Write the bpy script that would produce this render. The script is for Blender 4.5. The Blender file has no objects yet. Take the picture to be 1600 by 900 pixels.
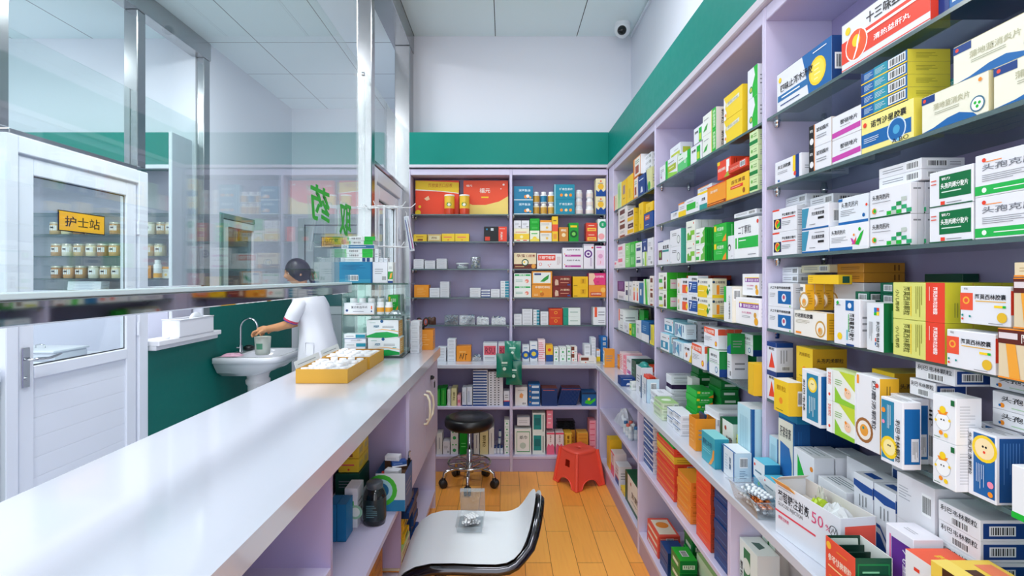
import bpy, math, random
from mathutils import Matrix, Vector
random.seed(7)
S = bpy.context.scene
COL = S.collection
PI = math.pi
def lin(c):
    return tuple((v/12.92 if v <= .04045 else ((v+.055)/1.055)**2.4) for v in c)
def rgb(h):
    h = h.lstrip('#'); h = ''.join(q*2 for q in h) if len(h) == 3 else h; return lin(tuple(int(h[i:i+2], 16)/255 for i in (0, 2, 4)))

# ---------------------------------------------------------------- camera
cd = bpy.data.cameras.new('camera'); cam = bpy.data.objects.new('camera', cd); COL.objects.link(cam)
cam.location = (0, 0, 1.4); cam.rotation_euler = (PI/2, 0, 0)
cd.sensor_width = 36; cd.lens = 18; cd.shift_x = 11/1600; cd.shift_y = -17/1600; cd.clip_start = .02
S.camera = cam
# ---------------------------------------------------------------- light
w = bpy.data.worlds.new('daylight'); S.world = w; w.use_nodes = True
bg = w.node_tree.nodes['Background']; bg.inputs[0].default_value = (.91, .945, 1, 1); bg.inputs[1].default_value = 2.6
S.view_settings.view_transform = 'Standard'; S.view_settings.look = 'None'
S.view_settings.gamma = 1; S.view_settings.use_curve_mapping = False
S.view_settings.exposure = 0.02
S.cycles.transparent_max_bounces = 32; S.cycles.max_bounces = 9; S.cycles.diffuse_bounces = 5
S.cycles.sample_clamp_indirect = 6; S.cycles.use_denoising = True
S.cycles.caustics_reflective = False; S.cycles.caustics_refractive = False
LAMPS = [(.2465, 2.545), (.2465, .595), (.2465, -1.2), (-1.69, 3.195), (-1.69, 1.245), (-3.63, 2.545), (-3.63, .6)]
LAMP_W = [12.5, 12.5, 12.5, 38.0, 32.0, 32.0, 24.0]

# ---------------------------------------------------------------- materials
MC = {}
def node_mat(name):
    m = bpy.data.materials.new(name); m.use_nodes = True
    nt = m.node_tree; return m, nt, nt.nodes['Principled BSDF']
def M(col, rough=.42, metal=0.0, bump=0.0, spec=.5, coat=0.0):
    k = (col, rough, metal, bump, spec, coat)
    if k in MC: return MC[k]
    m, nt, b = node_mat('paint_' + col.strip('#'))
    N = nt.nodes; Lk = nt.links
    tc = N.new('ShaderNodeTexCoord'); no = N.new('ShaderNodeTexNoise'); no.inputs['Scale'].default_value = 28
    no.inputs['Detail'].default_value = 2
    Lk.new(tc.outputs['Object'], no.inputs['Vector'])
    mr = N.new('ShaderNodeMapRange'); mr.inputs[3].default_value = max(.02, rough*.85); mr.inputs[4].default_value = min(1, rough*1.15)
    Lk.new(no.outputs[0], mr.inputs[0]); Lk.new(mr.outputs[0], b.inputs['Roughness'])
    b.inputs['Base Color'].default_value = (*rgb(col), 1); b.inputs['Metallic'].default_value = metal
    b.inputs['Specular IOR Level'].default_value = spec
    if coat: b.inputs['Coat Weight'].default_value = coat; b.inputs['Coat Roughness'].default_value = .05
    if bump:
        n2 = N.new('ShaderNodeTexNoise'); n2.inputs['Scale'].default_value = 90
        Lk.new(tc.outputs['Object'], n2.inputs['Vector'])
        bp = N.new('ShaderNodeBump'); bp.inputs['Strength'].default_value = bump; bp.inputs['Distance'].default_value = .002
        Lk.new(n2.outputs[0], bp.inputs['Height']); Lk.new(bp.outputs[0], b.inputs['Normal'])
    MC[k] = m; return m
def clear_mat(name, tint, r0=.05, rmax=.9, rough=.0, gcol=(1, 1, 1), milky=0.0):
    """clear sheet: see-through with a Schlick reflection, so that light still passes"""
    if name in MC: return MC[name]
    m = bpy.data.materials.new(name); m.use_nodes = True; nt = m.node_tree; N = nt.nodes; Lk = nt.links
    N.clear(); out = N.new('ShaderNodeOutputMaterial')
    tr = N.new('ShaderNodeBsdfTransparent'); tr.inputs[0].default_value = (*tint, 1)
    gl = N.new('ShaderNodeBsdfGlossy'); gl.inputs[0].default_value = (*gcol, 1); gl.inputs['Roughness'].default_value = rough
    lw = N.new('ShaderNodeLayerWeight'); lw.inputs[0].default_value = .5
    pw = N.new('ShaderNodeMath'); pw.operation = 'POWER'; pw.inputs[1].default_value = 4.5
    mr = N.new('ShaderNodeMapRange'); mr.inputs[3].default_value = r0; mr.inputs[4].default_value = rmax
    mx = N.new('ShaderNodeMixShader')
    Lk.new(lw.outputs['Facing'], pw.inputs[0]); Lk.new(pw.outputs[0], mr.inputs[0]); Lk.new(mr.outputs[0], mx.inputs[0])
    last = tr
    if milky:
        df = N.new('ShaderNodeBsdfDiffuse'); df.inputs[0].default_value = (.8, .85, .88, 1)
        m2 = N.new('ShaderNodeMixShader'); m2.inputs[0].default_value = milky
        Lk.new(tr.outputs[0], m2.inputs[1]); Lk.new(df.outputs[0], m2.inputs[2]); last = m2
    Lk.new(last.outputs[0], mx.inputs[1]); Lk.new(gl.outputs[0], mx.inputs[2]); Lk.new(mx.outputs[0], out.inputs[0])
    MC[name] = m; return m
W = '#e3e5ec'; LAV = '#a89dc4'
GLASS = clear_mat('pane_glass', (.935, .975, .965))
SHELFG = clear_mat('shelf_glass', (.60, .73, .70), .06, .8)
PLAST = clear_mat('clear_plastic', (.90, .92, .93), .08, .7, .08, milky=.10)
GEDGE = M('#54696b', .2)
WALL = M('#dcdee8', .7, bump=.15); LAM = M(LAV, .38); LAMW = M('#cbc4de', .38, spec=.35); TOPW = M('#c6c9d5', .16, coat=.3)
GREEN = M('#068074', .45, spec=.22); DKG = M('#04685f', .5, bump=.1, spec=.25); STEEL = M('#a9abae', .22, 1.0); CHROME = M('#c8cace', .07, 1.0)
MIRROR = M('#b4b6b8', .045, 1.0); PVC = M('#e2e6f0', .3)
def black(c='#17181b', r=.4): return M(c, r)
def grid_mat():
    m, nt, b = node_mat('ceiling_tiles'); N = nt.nodes; Lk = nt.links
    g = N.new('ShaderNodeNewGeometry'); sx = N.new('ShaderNodeSeparateXYZ'); Lk.new(g.outputs['Position'], sx.inputs[0])
    def line(out, off):
        a = N.new('ShaderNodeMath'); a.operation = 'ADD'; a.inputs[1].default_value = off
        d = N.new('ShaderNodeMath'); d.operation = 'DIVIDE'; d.inputs[1].default_value = .645
        f = N.new('ShaderNodeMath'); f.operation = 'FRACT'
        c = N.new('ShaderNodeMath'); c.operation = 'LESS_THAN'; c.inputs[1].default_value = .0095
        Lk.new(out, a.inputs[0]); Lk.new(a.outputs[0], d.inputs[0]); Lk.new(d.outputs[0], f.inputs[0]); Lk.new(f.outputs[0], c.inputs[0]); return c
    c1 = line(sx.outputs[0], .076+6.45+.003); c2 = line(sx.outputs[1], 6.45-4.17+.645+.003)
    mx = N.new('ShaderNodeMath'); mx.operation = 'MAXIMUM'; Lk.new(c1.outputs[0], mx.inputs[0]); Lk.new(c2.outputs[0], mx.inputs[1])
    mc = N.new('ShaderNodeMix'); mc.data_type = 'RGBA'; mc.inputs[6].default_value = (*rgb('#eaf6fa'), 1); mc.inputs[7].default_value = (*rgb('#30383c'), 1)
    Lk.new(mx.outputs[0], mc.inputs[0]); Lk.new(mc.outputs[2], b.inputs['Base Color']); b.inputs['Roughness'].default_value = .6
    return m
def wood_floor():
    m, nt, b = node_mat('floor_boards'); N = nt.nodes; Lk = nt.links
    g = N.new('ShaderNodeNewGeometry'); mp = N.new('ShaderNodeMapping'); mp.inputs['Rotation'].default_value = (0, 0, PI/2)
    mp.inputs['Location'].default_value = (.03, .03, 0)
    Lk.new(g.outputs['Position'], mp.inputs[0])
    br = N.new('ShaderNodeTexBrick'); br.inputs['Scale'].default_value = 1; br.inputs['Brick Width'].default_value = .62; br.inputs['Row Height'].default_value = .128
    br.inputs['Mortar Size'].default_value = .0016; br.inputs['Mortar Smooth'].default_value = .3
    br.inputs['Color1'].default_value = (*rgb('#fdb354'), 1); br.inputs['Color2'].default_value = (*rgb('#f29d42'), 1); br.inputs['Mortar'].default_value = (*rgb('#7d4a18'), 1)
    Lk.new(mp.outputs[0], br.inputs[0])
    m2 = N.new('ShaderNodeMapping'); m2.inputs['Scale'].default_value = (55, 3, 1); Lk.new(g.outputs['Position'], m2.inputs[0])
    no = N.new('ShaderNodeTexNoise'); no.inputs['Scale'].default_value = 1.5; no.inputs['Detail'].default_value = 6; Lk.new(m2.outputs[0], no.inputs['Vector'])
    cr = N.new('ShaderNodeMapRange'); cr.inputs[3].default_value = .86; cr.inputs[4].default_value = 1.22; Lk.new(no.outputs[0], cr.inputs[0])
    mu = N.new('ShaderNodeVectorMath'); mu.operation = 'SCALE'; Lk.new(br.outputs[0], mu.inputs[0]); Lk.new(cr.outputs[0], mu.inputs['Scale'])
    Lk.new(mu.outputs[0], b.inputs['Base Color']); b.inputs['Roughness'].default_value = .33
    return m
def emit_mat(name, col, s):
    m, nt, b = node_mat(name); b.inputs['Base Color'].default_value = (*col, 1)
    b.inputs['Emission Color'].default_value = (*col, 1); b.inputs['Emission Strength'].default_value = s; return m

# ---------------------------------------------------------------- mesh builder
class MB:
    def __init__(s): s.v = []; s.f = []; s.m = []; s.sm = []; s.slots = []; s.T = Matrix.Identity(4)
    def slot(s, m):
        if isinstance(m, str): m = M(m)
        if m not in s.slots: s.slots.append(m)
        return s.slots.index(m)
    def raw(s, vs, fs, m, smooth=False):
        o = len(s.v); k = s.slot(m)
        for p in vs: s.v.append(tuple(s.T @ Vector(p)))
        for f in fs: s.f.append(tuple(o+i for i in f)); s.m.append(k); s.sm.append(smooth)
        return s
    def box(s, x0, x1, y0, y1, z0, z1, m, c=.0015):
        lo = (min(x0, x1), min(y0, y1), min(z0, z1)); hi = (max(x0, x1), max(y0, y1), max(z0, z1))
        c = min(c, .24*min(h-l for h, l in zip(hi, lo)))
        vs = []; ix = {}
        for sx in (0, 1):
            for sy in (0, 1):
                for sz in (0, 1):
                    q = (sx, sy, sz); e = [hi[i] if q[i] else lo[i] for i in range(3)]; n = [e[i]+(-c if q[i] else c) for i in range(3)]
                    for a in range(3):
                        p = list(n); p[a] = e[a]; ix[(q, a)] = len(vs); vs.append(tuple(p))
        fs = []
        for a in range(3):
            b, d = (a+1) % 3, (a+2) % 3
            for sa in (0, 1):
                def Q(ub, ud):
                    q = [0, 0, 0]; q[a] = sa; q[b] = ub; q[d] = ud; return tuple(q)
                fs.append([ix[(Q(0, 0), a)], ix[(Q(1, 0), a)], ix[(Q(1, 1), a)], ix[(Q(0, 1), a)]])
            for sb in (0, 1):
                for sd in (0, 1):
                    def R(ua):
                        q = [0, 0, 0]; q[a] = ua; q[b] = sb; q[d] = sd; return tuple(q)
                    fs.append([ix[(R(0), b)], ix[(R(1), b)], ix[(R(1), d)], ix[(R(0), d)]])
        for q in {k[0] for k in ix}: fs.append([ix[(q, 0)], ix[(q, 1)], ix[(q, 2)]])
        cc = Vector([(l+h)/2 for l, h in zip(lo, hi)]); out = []
        for f in fs:
            P = [Vector(vs[i]) for i in f]; n = (P[1]-P[0]).cross(P[2]-P[0]); mid = sum(P, Vector())/len(P)
            out.append(f if n.dot(mid-cc) > 0 else f[::-1])
        return s.raw(vs, out, m)
    def prism(s, pts, z0, z1, m, smooth=False):
        n = len(pts); a = sum(pts[i][0]*pts[(i+1) % n][1]-pts[(i+1) % n][0]*pts[i][1] for i in range(n))
        if a < 0: pts = pts[::-1]
        vs = [(x, y, z0) for x, y in pts]+[(x, y, z1) for x, y in pts]
        s.raw(vs, [tuple(range(n))[::-1], tuple(range(n, 2*n))], m)
        return s.raw(vs, [(i, (i+1) % n, n+(i+1) % n, n+i) for i in range(n)], m, smooth)
    def lathe(s, prof, m, c=(0, 0, 0), seg=20, smooth=True, sx=1, sy=1):
        """prof: (r, z) pairs from bottom to top about the z axis at c"""
        vs = []; fs = []
        for r, z in prof:
            for k in range(seg):
                a = 2*PI*k/seg; vs.append((c[0]+r*sx*math.cos(a), c[1]+r*sy*math.sin(a), c[2]+z))
        for i in range(len(prof)-1):
            for k in range(seg):
                k2 = (k+1) % seg; fs.append((i*seg+k, i*seg+k2, (i+1)*seg+k2, (i+1)*seg+k))
        s.raw(vs, fs, m, smooth)
        n = len(prof)-1
        caps = []
        if prof[0][0] > 1e-5: caps.append(tuple(range(seg))[::-1])
        if prof[-1][0] > 1e-5: caps.append(tuple(n*seg+k for k in range(seg)))
        if caps: s.raw(vs, caps, m)
        return s
    def tube(s, pts, r, m, seg=8, closed=False, flat=(1, 1)):
        P = [Vector(p) for p in pts]; n = len(P); vs = []; up = None
        rs = r if isinstance(r, (list, tuple)) else [r]*n
        for i in range(n):
            if closed: t = P[(i+1) % n]-P[i-1]
            else: t = P[min(i+1, n-1)]-P[max(i-1, 0)]
            t.normalize()
            if up is None:
                up = Vector((0, 0, 1)) if abs(t.z) < .9 else Vector((1, 0, 0))
            a = t.cross(up)
            if a.length < 1e-4: a = t.orthogonal()
            a.normalize(); b = a.cross(t).normalized(); up = b
            for k in range(seg):
                q = 2*PI*k/seg; vs.append(tuple(P[i]+a*math.cos(q)*rs[i]*flat[0]+b*math.sin(q)*rs[i]*flat[1]))
        fs = []
        for i in range(n if closed else n-1):
            j = (i+1) % n
            for k in range(seg): k2 = (k+1) % seg; fs.append((i*seg+k, i*seg+k2, j*seg+k2, j*seg+k))
        s.raw(vs, fs, m, True)
        if not closed: s.raw(vs, [tuple(range(seg))[::-1], tuple((n-1)*seg+k for k in range(seg))], m)
        return s
    def grid(s, rows, m, smooth=True):
        n = len(rows[0]); vs = [p for r in rows for p in r]
        return s.raw(vs, [(i*n+j, i*n+j+1, (i+1)*n+j+1, (i+1)*n+j) for i in range(len(rows)-1) for j in range(n-1)], m, smooth)
    def mesh(s, name):
        me = bpy.data.meshes.new(name); me.from_pydata(s.v, [], s.f)
        for m in s.slots: me.materials.append(m)
        me.polygons.foreach_set('material_index', s.m); me.polygons.foreach_set('use_smooth', s.sm); me.update()
        return me
def at(x, y, z, rz=0, rx=0, ry=0):
    return Matrix.Translation((x, y, z)) @ Matrix.Rotation(rz, 4, 'Z') @ Matrix.Rotation(ry, 4, 'Y') @ Matrix.Rotation(rx, 4, 'X')
LABELS = {}
def tag(o, label, cat, group=None, kind=None):
    o['label'] = label; o['category'] = cat
    if group: o['group'] = group
    if kind: o['kind'] = kind
    LABELS.setdefault(label, []).append(o.name)
    n = len(label.replace(',', ' ').split())
    if n > 16 or n < 4: print('LABELLEN', n, label)
    return o
def obj(name, mb, parent=None, loc=None, rz=None):
    me = mb if isinstance(mb, bpy.types.Mesh) else mb.mesh(name)
    o = bpy.data.objects.new(name, me); COL.objects.link(o)
    if parent: o.parent = parent
    if loc: o.location = loc
    if rz is not None: o.rotation_euler = (0, 0, rz)
    return o
def thing(name, label, cat, loc=(0, 0, 0), rz=0, group=None):
    o = bpy.data.objects.new(name, None); COL.objects.link(o); o.location = loc; o.rotation_euler = (0, 0, rz)
    o.empty_display_size = .05
    return tag(o, label, cat, group)
def struct(name, mb, parent=None):
    o = obj(name, mb, parent); o['kind'] = 'structure'; return o
def B(*a, c=.0015): return MB().box(*a, c=c)
def dup(root, loc, rz, label, group=None):
    r = root.copy(); COL.objects.link(r); r.location = loc; r.rotation_euler = (0, 0, rz)
    tag(r, label, root['category'], group or root.get('group'))
    for ch in root.children:
        c = ch.copy(); COL.objects.link(c); c.parent = r
        for g in ch.children:
            d = g.copy(); COL.objects.link(d); d.parent = c
    return r
# ================================================================ SETTING
CEIL = 3.31; XL = -2.42
struct('floor', B(-.97, 1.1, -2.6, 5.9, -.06, 0, wood_floor(), c=.0))
struct('floor_passage', B(-5.3, -.97, -2.6, 5.9, -.06, 0, M('#c6cacf', .3), c=.0))
struct('ceiling', B(-5.3, 1.1, -2.6, 5.9, CEIL, CEIL+.06, grid_mat(), c=.0))
struct('wall_right', B(1.0, 1.06, -2.6, 5.9, 0, CEIL, WALL, c=0))
struct('wall_back', B(-.80, 1.0, 4.06, 4.12, 0, CEIL, WALL, c=0))
struct('wall_passage_side', B(-.86, -.80, 4.06, 5.81, 0, CEIL, WALL, c=0))
struct('wall_passage_end', B(-2.48, -.80, 5.81, 5.87, 0, CEIL, WALL, c=0))
struct('wall_nurse_back', B(-5.2, -2.48, 4.10, 4.16, 0, CEIL, WALL, c=0))
struct('wall_nurse_side', B(-5.26, -5.2, -2.6, 4.16, 0, CEIL, WALL, c=0))
# left wall of the passage beyond the glass partition: green below, white above, with an inner window
mb = B(XL-.06, XL, 4.20, 5.81, 0, 1.32, DKG, c=0)
struct('wall_left', mb)
mb = B(XL-.06, XL, 4.20, 4.34, 1.32, CEIL, WALL, c=0); mb.box(XL-.06, XL, 4.93, 5.81, 1.32, CEIL, WALL, c=0); mb.box(XL-.06, XL, 4.34, 4.93, 1.95, CEIL, WALL, c=0)
struct('wall_left_upper', mb)
struct('wall_left_low', B(XL-.06, XL, 3.445, 4.20, 0, .93, DKG, c=0))
struct('wall_left_front', B(XL-.06, XL, -.6, 2.44, 0, .90, DKG, c=0))
# inner window over the basin
wn = struct('window_1', B(XL-.05, XL+.012, 4.34, 4.385, 1.32, 1.95, '#6f8d86', c=.003))
struct('window_frame', B(XL-.05, XL+.012, 4.385, 4.93, 1.905, 1.95, '#6f8d86', c=.003), wn)
struct('window_frame', B(XL-.045, XL+.006, 4.39, 4.47, 1.32, 1.90, '#b8cfc8', c=.003), wn)
struct('window_frame', B(XL-.045, XL+.006, 4.47, 4.93, 1.84, 1.90, '#b8cfc8', c=.003), wn)
struct('window_pane', B(XL-.03, XL-.022, 4.47, 4.93, 1.32, 1.84, clear_mat('grey_glass', (.70, .80, .80), .08, .35)), wn)
struct('wall_beyond_window', B(XL-.34, XL-.30, 4.17, 6.3, 0, 2.6, '#8fa9a8', c=0))
struct('wall_beyond_window_low', B(XL-.30, XL-.295, 4.2, 6.3, 0, 1.46, '#2f5f5c', c=0))

# ---------- steel partition on the far side of the passage
def post(name, x0, x1, y0, y1, z0=0, z1=3.165, m=None):
    return struct(name, B(x0, x1, y0, y1, z0, z1, m or STEEL, c=.004))
post('trim_1', XL-.09, XL, 3.37, 3.45, 2.13); post('trim_2', XL-.11, XL, 4.115, 4.20, .97); post('trim_3', XL-.09, XL, 2.42, 2.50, 2.13)
struct('trim_4', B(XL-.09, XL+.01, -.6, 4.20, 3.165, CEIL, STEEL, c=.004))
struct('trim_5', B(XL-.06, XL+.0, 2.5, 3.37, 2.105, 2.13, STEEL, c=.003))
for i, (a, b, z0) in enumerate(((2.50, 3.37, 2.13), (3.45, 4.10, 1.335), (.4, 2.42, .94))):
    p = struct('window_%d' % (i+2), B(XL-.05, XL-.042, a, b, z0, 2.64, GLASS, c=0))
struct('trim_6', B(XL-.07, XL-.01, 3.45, 4.10, 1.31, 1.335, PVC, c=.003))
struct('trim_7', B(XL-.07, XL+.02, .4, 2.44, .90, .955, PVC, c=.004))
sl = struct('window_5', B(XL-.10, XL+.075, 3.47, 4.235, .93, .965, '#e9e9ee', c=.004))
struct('window_sill', B(XL-.08, XL+.055, 3.47, 4.22, .90, .93, '#dcdde3', c=.004), sl)
struct('trim_8', B(XL-.07, XL+.0, 4.085, 4.11, .965, 1.31, PVC, c=.003))

# ---------- door of the nurse station: white frame, glazed leaf, panel below
def glazed_door(n, x, ya, yb, ztop, side=1, hinge_far=True):
    """door in a plane of constant x; frame, leaf with stiles, glass and boarded panel; side = +1 when it faces +x"""
    t = bpy.data.objects.new('door_%d' % n, None); COL.objects.link(t); t['kind'] = 'structure'; t.location = (x, 0, 0)
    def q(name, y0, y1, z0, z1, d0, d1, m, c=.004):
        o = struct(name, B(d0, d1, y0, y1, z0, z1, m, c=c), t); return o
    q('door_frame', ya, ya+.065, 0, ztop, -.05, .02, PVC); q('door_frame', yb-.085, yb, 0, ztop, -.05, .02, PVC)
    q('door_frame', ya+.065, yb-.085, ztop-.085, ztop, -.05, .02, PVC)
    a, b, zt = ya+.075, yb-.095, ztop-.095
    q('door_stile', a, a+.085, .02, zt, -.035, .008, PVC); q('door_stile', b-.085, b, .02, zt, -.035, .008, PVC)
    q('door_rail', a+.085, b-.085, zt-.085, zt, -.035, .008, PVC); q('door_rail', a+.085, b-.085, .88, .945, -.035, .012, PVC)
    q('door_rail', a+.085, b-.085, .02, .16, -.035, .008, PVC)
    q('door_glass', a+.08, b-.08, .94, zt-.08, -.018, -.010, GLASS, c=0)
    G_ = M('#2a2e30', .5)
    for (u0, u1, v0, v1) in ((a+.080, a+.086, .945, zt-.085), (b-.086, b-.080, .945, zt-.085), (a+.086, b-.086, .945, .951), (a+.086, b-.086, zt-.091, zt-.085)): q('door_gasket', u0, u1, v0, v1, -.012, .0085 if False else -.006, G_, .0005)
    mb = MB(); nb = 7
    for i in range(nb):
        z0 = .16+(.72/nb)*i; mb.box(-.022, -.004, a+.085, b-.085, z0, z0+.72/nb-.0006, PVC, c=.0012)
    struct('door_panel', mb, t)
    for z in (1.02 if n == 1 else 1.2, 1.68):
        struct('door_hinge', MB().lathe([(.009, 0), (.009, .085)], PVC, (.018, b+.004, z), seg=8), t)
    return t
d1 = glazed_door(1, XL, 2.463, 3.445, 2.10)
hp = MB(); hp.box(.008, .016, 2.555, 2.60, .86, 1.06, CHROME, c=.004)
hp.lathe([(.014, 0), (.014, .006)], black(), (.0, 0, 0), seg=12)
struct('door_handle', B(.008, .016, 2.553, 2.593, .845, 1.045, CHROME, c=.006), d1)
struct('door_handle', MB().tube([(.016, 2.573, .985), (.045, 2.573, .985), (.052, 2.60, .985), (.052, 2.66, .98), (.05, 2.70, .985), (.046, 2.74, .992)], [.011, .011, .011, .010, .009, .006], CHROME, flat=(1, .7)), d1)
struct('door_lock', MB().tube([(.014, 2.573, .89), (.022, 2.573, .89)], .011, CHROME), d1)
d2 = glazed_door(2, -.80, 3.06, 3.90, 2.07)
# door at the end of the passage
d3 = bpy.data.objects.new('door_3', None); COL.objects.link(d3); d3['kind'] = 'structure'
def q3(n, x0, x1, z0, z1, y0, y1, m): struct(n, B(x0, x1, y0, y1, z0, z1, m, c=.003), d3)
FG = M('#b9c6c8', .4)
q3('door_frame', -2.33, -2.26, 0, 2.06, 5.76, 5.81, FG); q3('door_frame', -1.37, -1.30, 0, 2.06, 5.76, 5.81, FG); q3('door_frame', -2.26, -1.37, 1.99, 2.06, 5.76, 5.81, FG)
q3('door_stile', -2.25, -2.16, .02, 1.98, 5.775, 5.805, FG); q3('door_stile', -1.47, -1.38, .02, 1.98, 5.775, 5.805, FG)
q3('door_rail', -2.16, -1.47, 1.89, 1.98, 5.775, 5.805, FG); q3('door_rail', -2.16, -1.47, .98, 1.07, 5.775, 5.805, FG)
q3('door_panel', -2.16, -1.47, .02, .98, 5.785, 5.80, M('#a7b3b8', .4)); q3('door_glass', -2.16, -1.47, 1.07, 1.89, 5.79, 5.80, M('#9fb3b6', .12)); q3('door_pane', -2.155, -1.475, 1.075, 1.25, 5.782, 5.789, M('#3f6f70', .15))

# ---------- steel partition over the counter
struct('trim_9', B(-.86, -.72, -.6, 4.06, 3.165, CEIL, STEEL, c=.004))
post('trim_10', -.862, -.776, 2.98, 3.055, .969); post('trim_11', -.84, -.725, 3.90, 4.055)
struct('trim_12', B(-.765, -.735, 4.035, 4.06, 2.5, 3.165, M('#c98a55', .5), c=.002))
gp = struct('window_6', B(-.823, -.815, .02, 2.975, 1.375, 2.60, GLASS, c=0))
struct('window_7', B(-.823, -.815, 3.06, 3.89, 2.10, 2.60, GLASS, c=0))
struct('trim_13', B(-.84, -.80, .02, 2.68, 1.318, 1.362, MIRROR, c=.003))
struct('trim_14', B(-.836, -.80, .02, 2.68, 1.3625, 1.3745, M('#cfe0e2', .25), c=.002))
struct('trim_15', B(-.86, -.775, 3.055, 3.895, 2.072, 2.10, STEEL, c=.003))
struct('trim_16', B(-.86, -.78, -.0, .04, .97, 3.165, STEEL, c=.003))
# patch plates that hold the tall glass to the steel posts
for yy in (2.90,):
    struct('window_clip', MB().tube([(-.81, yy, 2.55), (-.795, yy, 2.55)], .012, CHROME), gp)

# ---------- green boards over the cabinets, thin white strip under them
struct('trim_17', B(.78, .995, -.2, 4.055, 2.245, 2.49, GREEN, c=.002))
struct('trim_18', B(-.72, .78, 3.85, 4.055, 2.245, 2.49, GREEN, c=.002))
struct('trim_19', B(.765, .80, -.2, 3.87, 2.212, 2.245, M('#c9c3ce', .4), c=.004))
struct('trim_20', B(-.72, .77, 3.838, 3.87, 2.222, 2.245, M('#d3cedb', .4), c=.004))
struct('trim_21', B(-4.9, -2.522, 3.85, 4.09, 2.246, 2.49, GREEN, c=.002))
struct('trim_22', B(.985, 1.0, 3.2, 4.03, 3.285, 3.30, PVC, c=.002))

# ================================================================ ceiling lamps
diff = emit_mat('lamp_diffuser', (.92, .96, 1), 2.2)
for i, (x, y) in enumerate(LAMPS):
    where = ('white square ceiling light panel over the pharmacy aisle near the back cabinets', 'white square ceiling light panel over the middle of the pharmacy aisle', 'white square ceiling light panel over the front of the pharmacy aisle',
             'white square ceiling light panel over the far part of the passage', 'white square ceiling light panel over the near part of the passage', 'white square ceiling light panel deep in the nurse room', 'white square ceiling light panel at the front of the nurse room')[i]
    t = thing('ceiling_light', where, 'light', (x, y, CEIL), 0, 'square ceiling light panels')
    mb = B(-.30, .30, -.30, -.285, -.012, 0, PVC); mb.box(-.30, .30, .285, .30, -.012, 0, PVC); mb.box(-.30, -.285, -.285, .285, -.012, 0, PVC); mb.box(.285, .30, -.285, .285, -.012, 0, PVC)
    obj('frame', mb, t); obj('diffuser', B(-.285, .285, -.285, .285, -.009, -.002, diff), t)
    ld = bpy.data.lights.new('panel_light', 'AREA'); ld.shape = 'SQUARE'; ld.size = .56; ld.energy = LAMP_W[i]; ld.color = (.965, .98, 1)
    lo = bpy.data.objects.new('panel_light', ld); COL.objects.link(lo); lo.location = (0, 0, -.014); lo.parent = t

# ================================================================ CABINETS
SH = [1.866, 1.661, 1.454, 1.239, 1.03]; LEDGE = .774; MID = .4676; LOW = .112
def bracket(mb, x, y, z): mb.lathe([(.0, -.022), (.006, -.021), (.008, -.014), (.0085, -.008), (.010, -.007), (.010, -.0005)], CHROME, (x, y, z), seg=10)
def wall_cabinet(label, along, a, b, front, back, right=True):
    """open cabinet with glass shelves; along='y': runs along y between a and b, front and back are x"""
    t = thing('medicine_cabinet', label, 'cabinet', (0, 0, 0), 0, 'open lavender cabinets with glass shelves')
    def bx(u0, u1, v0, v1, z0, z1, m, c=.002):
        return B(v0, v1, u0, u1, z0, z1, m, c=c) if along == 'y' else B(u0, u1, v0, v1, z0, z1, m, c=c)
    obj('side_panel', bx(a, a+.010, front, back, LEDGE, 2.212, LAMW), t); obj('side_panel', bx(b-.010, b, front, back, LEDGE, 2.212, LAMW), t)
    obj('back_panel', bx(a+.010, b-.010, back-.006, back, LEDGE, 2.168, LAM), t)
    obj('top_panel', bx(a+.010, b-.010, front+.002, back, 2.168, 2.212, LAMW), t)
    for z in SH:
        g = obj('glass_shelf', bx(a+.012, b-.012, front+.006, back-.008, z, z+.008, SHELFG, c=0), t)
        obj('shelf_edge', bx(a+.012, b-.012, front+.0045, front+.006, z, z+.008, GEDGE, c=.0), g)
        for u in (a+.021, b-.021):
            for v in (front+.03, back-.035):
                mb = MB(); bracket(mb, *((v, u) if along == 'y' else (u, v)), z); obj('shelf_support', mb, g)
    return t
def base_cabinet(label, along, a, b, front, back, mids=(MID,)):
    t = thing('base_cabinet', label, 'cabinet', (0, 0, 0), 0, 'open lavender base cabinets')
    def bx(u0, u1, v0, v1, z0, z1, m, c=.002):
        return B(v0, v1, u0, u1, z0, z1, m, c=c) if along == 'y' else B(u0, u1, v0, v1, z0, z1, m, c=c)
    obj('side_panel', bx(a, a+.010, front, back, 0, .744, LAMW), t); obj('side_panel', bx(b-.010, b, front, back, 0, .744, LAMW), t)
    obj('back_panel', bx(a+.010, b-.010, back-.006, back, 0, .744, LAM), t)
    obj('plinth', bx(a+.010, b-.010, front+.004, front+.02, 0, .092, LAM), t)
    for z in (*mids, LOW): obj('shelf', bx(a+.010, b-.010, front+.001, back-.006, z-.02, z, LAMW), t)
    return t
YR = [(.40, 1.545), (1.545, 2.665), (2.665, 3.70)]
NB = ['near', 'middle', 'far']
for n, (a, b) in zip(NB, YR): wall_cabinet('open lavender wall cabinet with five glass shelves of medicine, %s bay of long wall' % n, 'y', a, b, .78, .985)
for n, (a, b) in zip(NB, [(.40, 1.545), (1.545, 2.60), (2.60, 3.66)]): base_cabinet('open lavender base cabinet under the ledge of the long wall, %s bay' % n, 'y', a, b, .675, .985)
wall_cabinet('open cabinet on back wall holding two big red gift boxes on its top shelf', 'x', -.72, .045, 3.85, 4.05)
wall_cabinet('open cabinet on back wall packed with coloured medicine boxes, next to the corner', 'x', .045, .775, 3.85, 4.05)
base_cabinet('base cabinet on back wall behind the black round stool', 'x', -.72, .045, 3.68, 4.05)
base_cabinet('base cabinet on back wall behind the red plastic stool', 'x', .045, .672, 3.68, 4.05)
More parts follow.
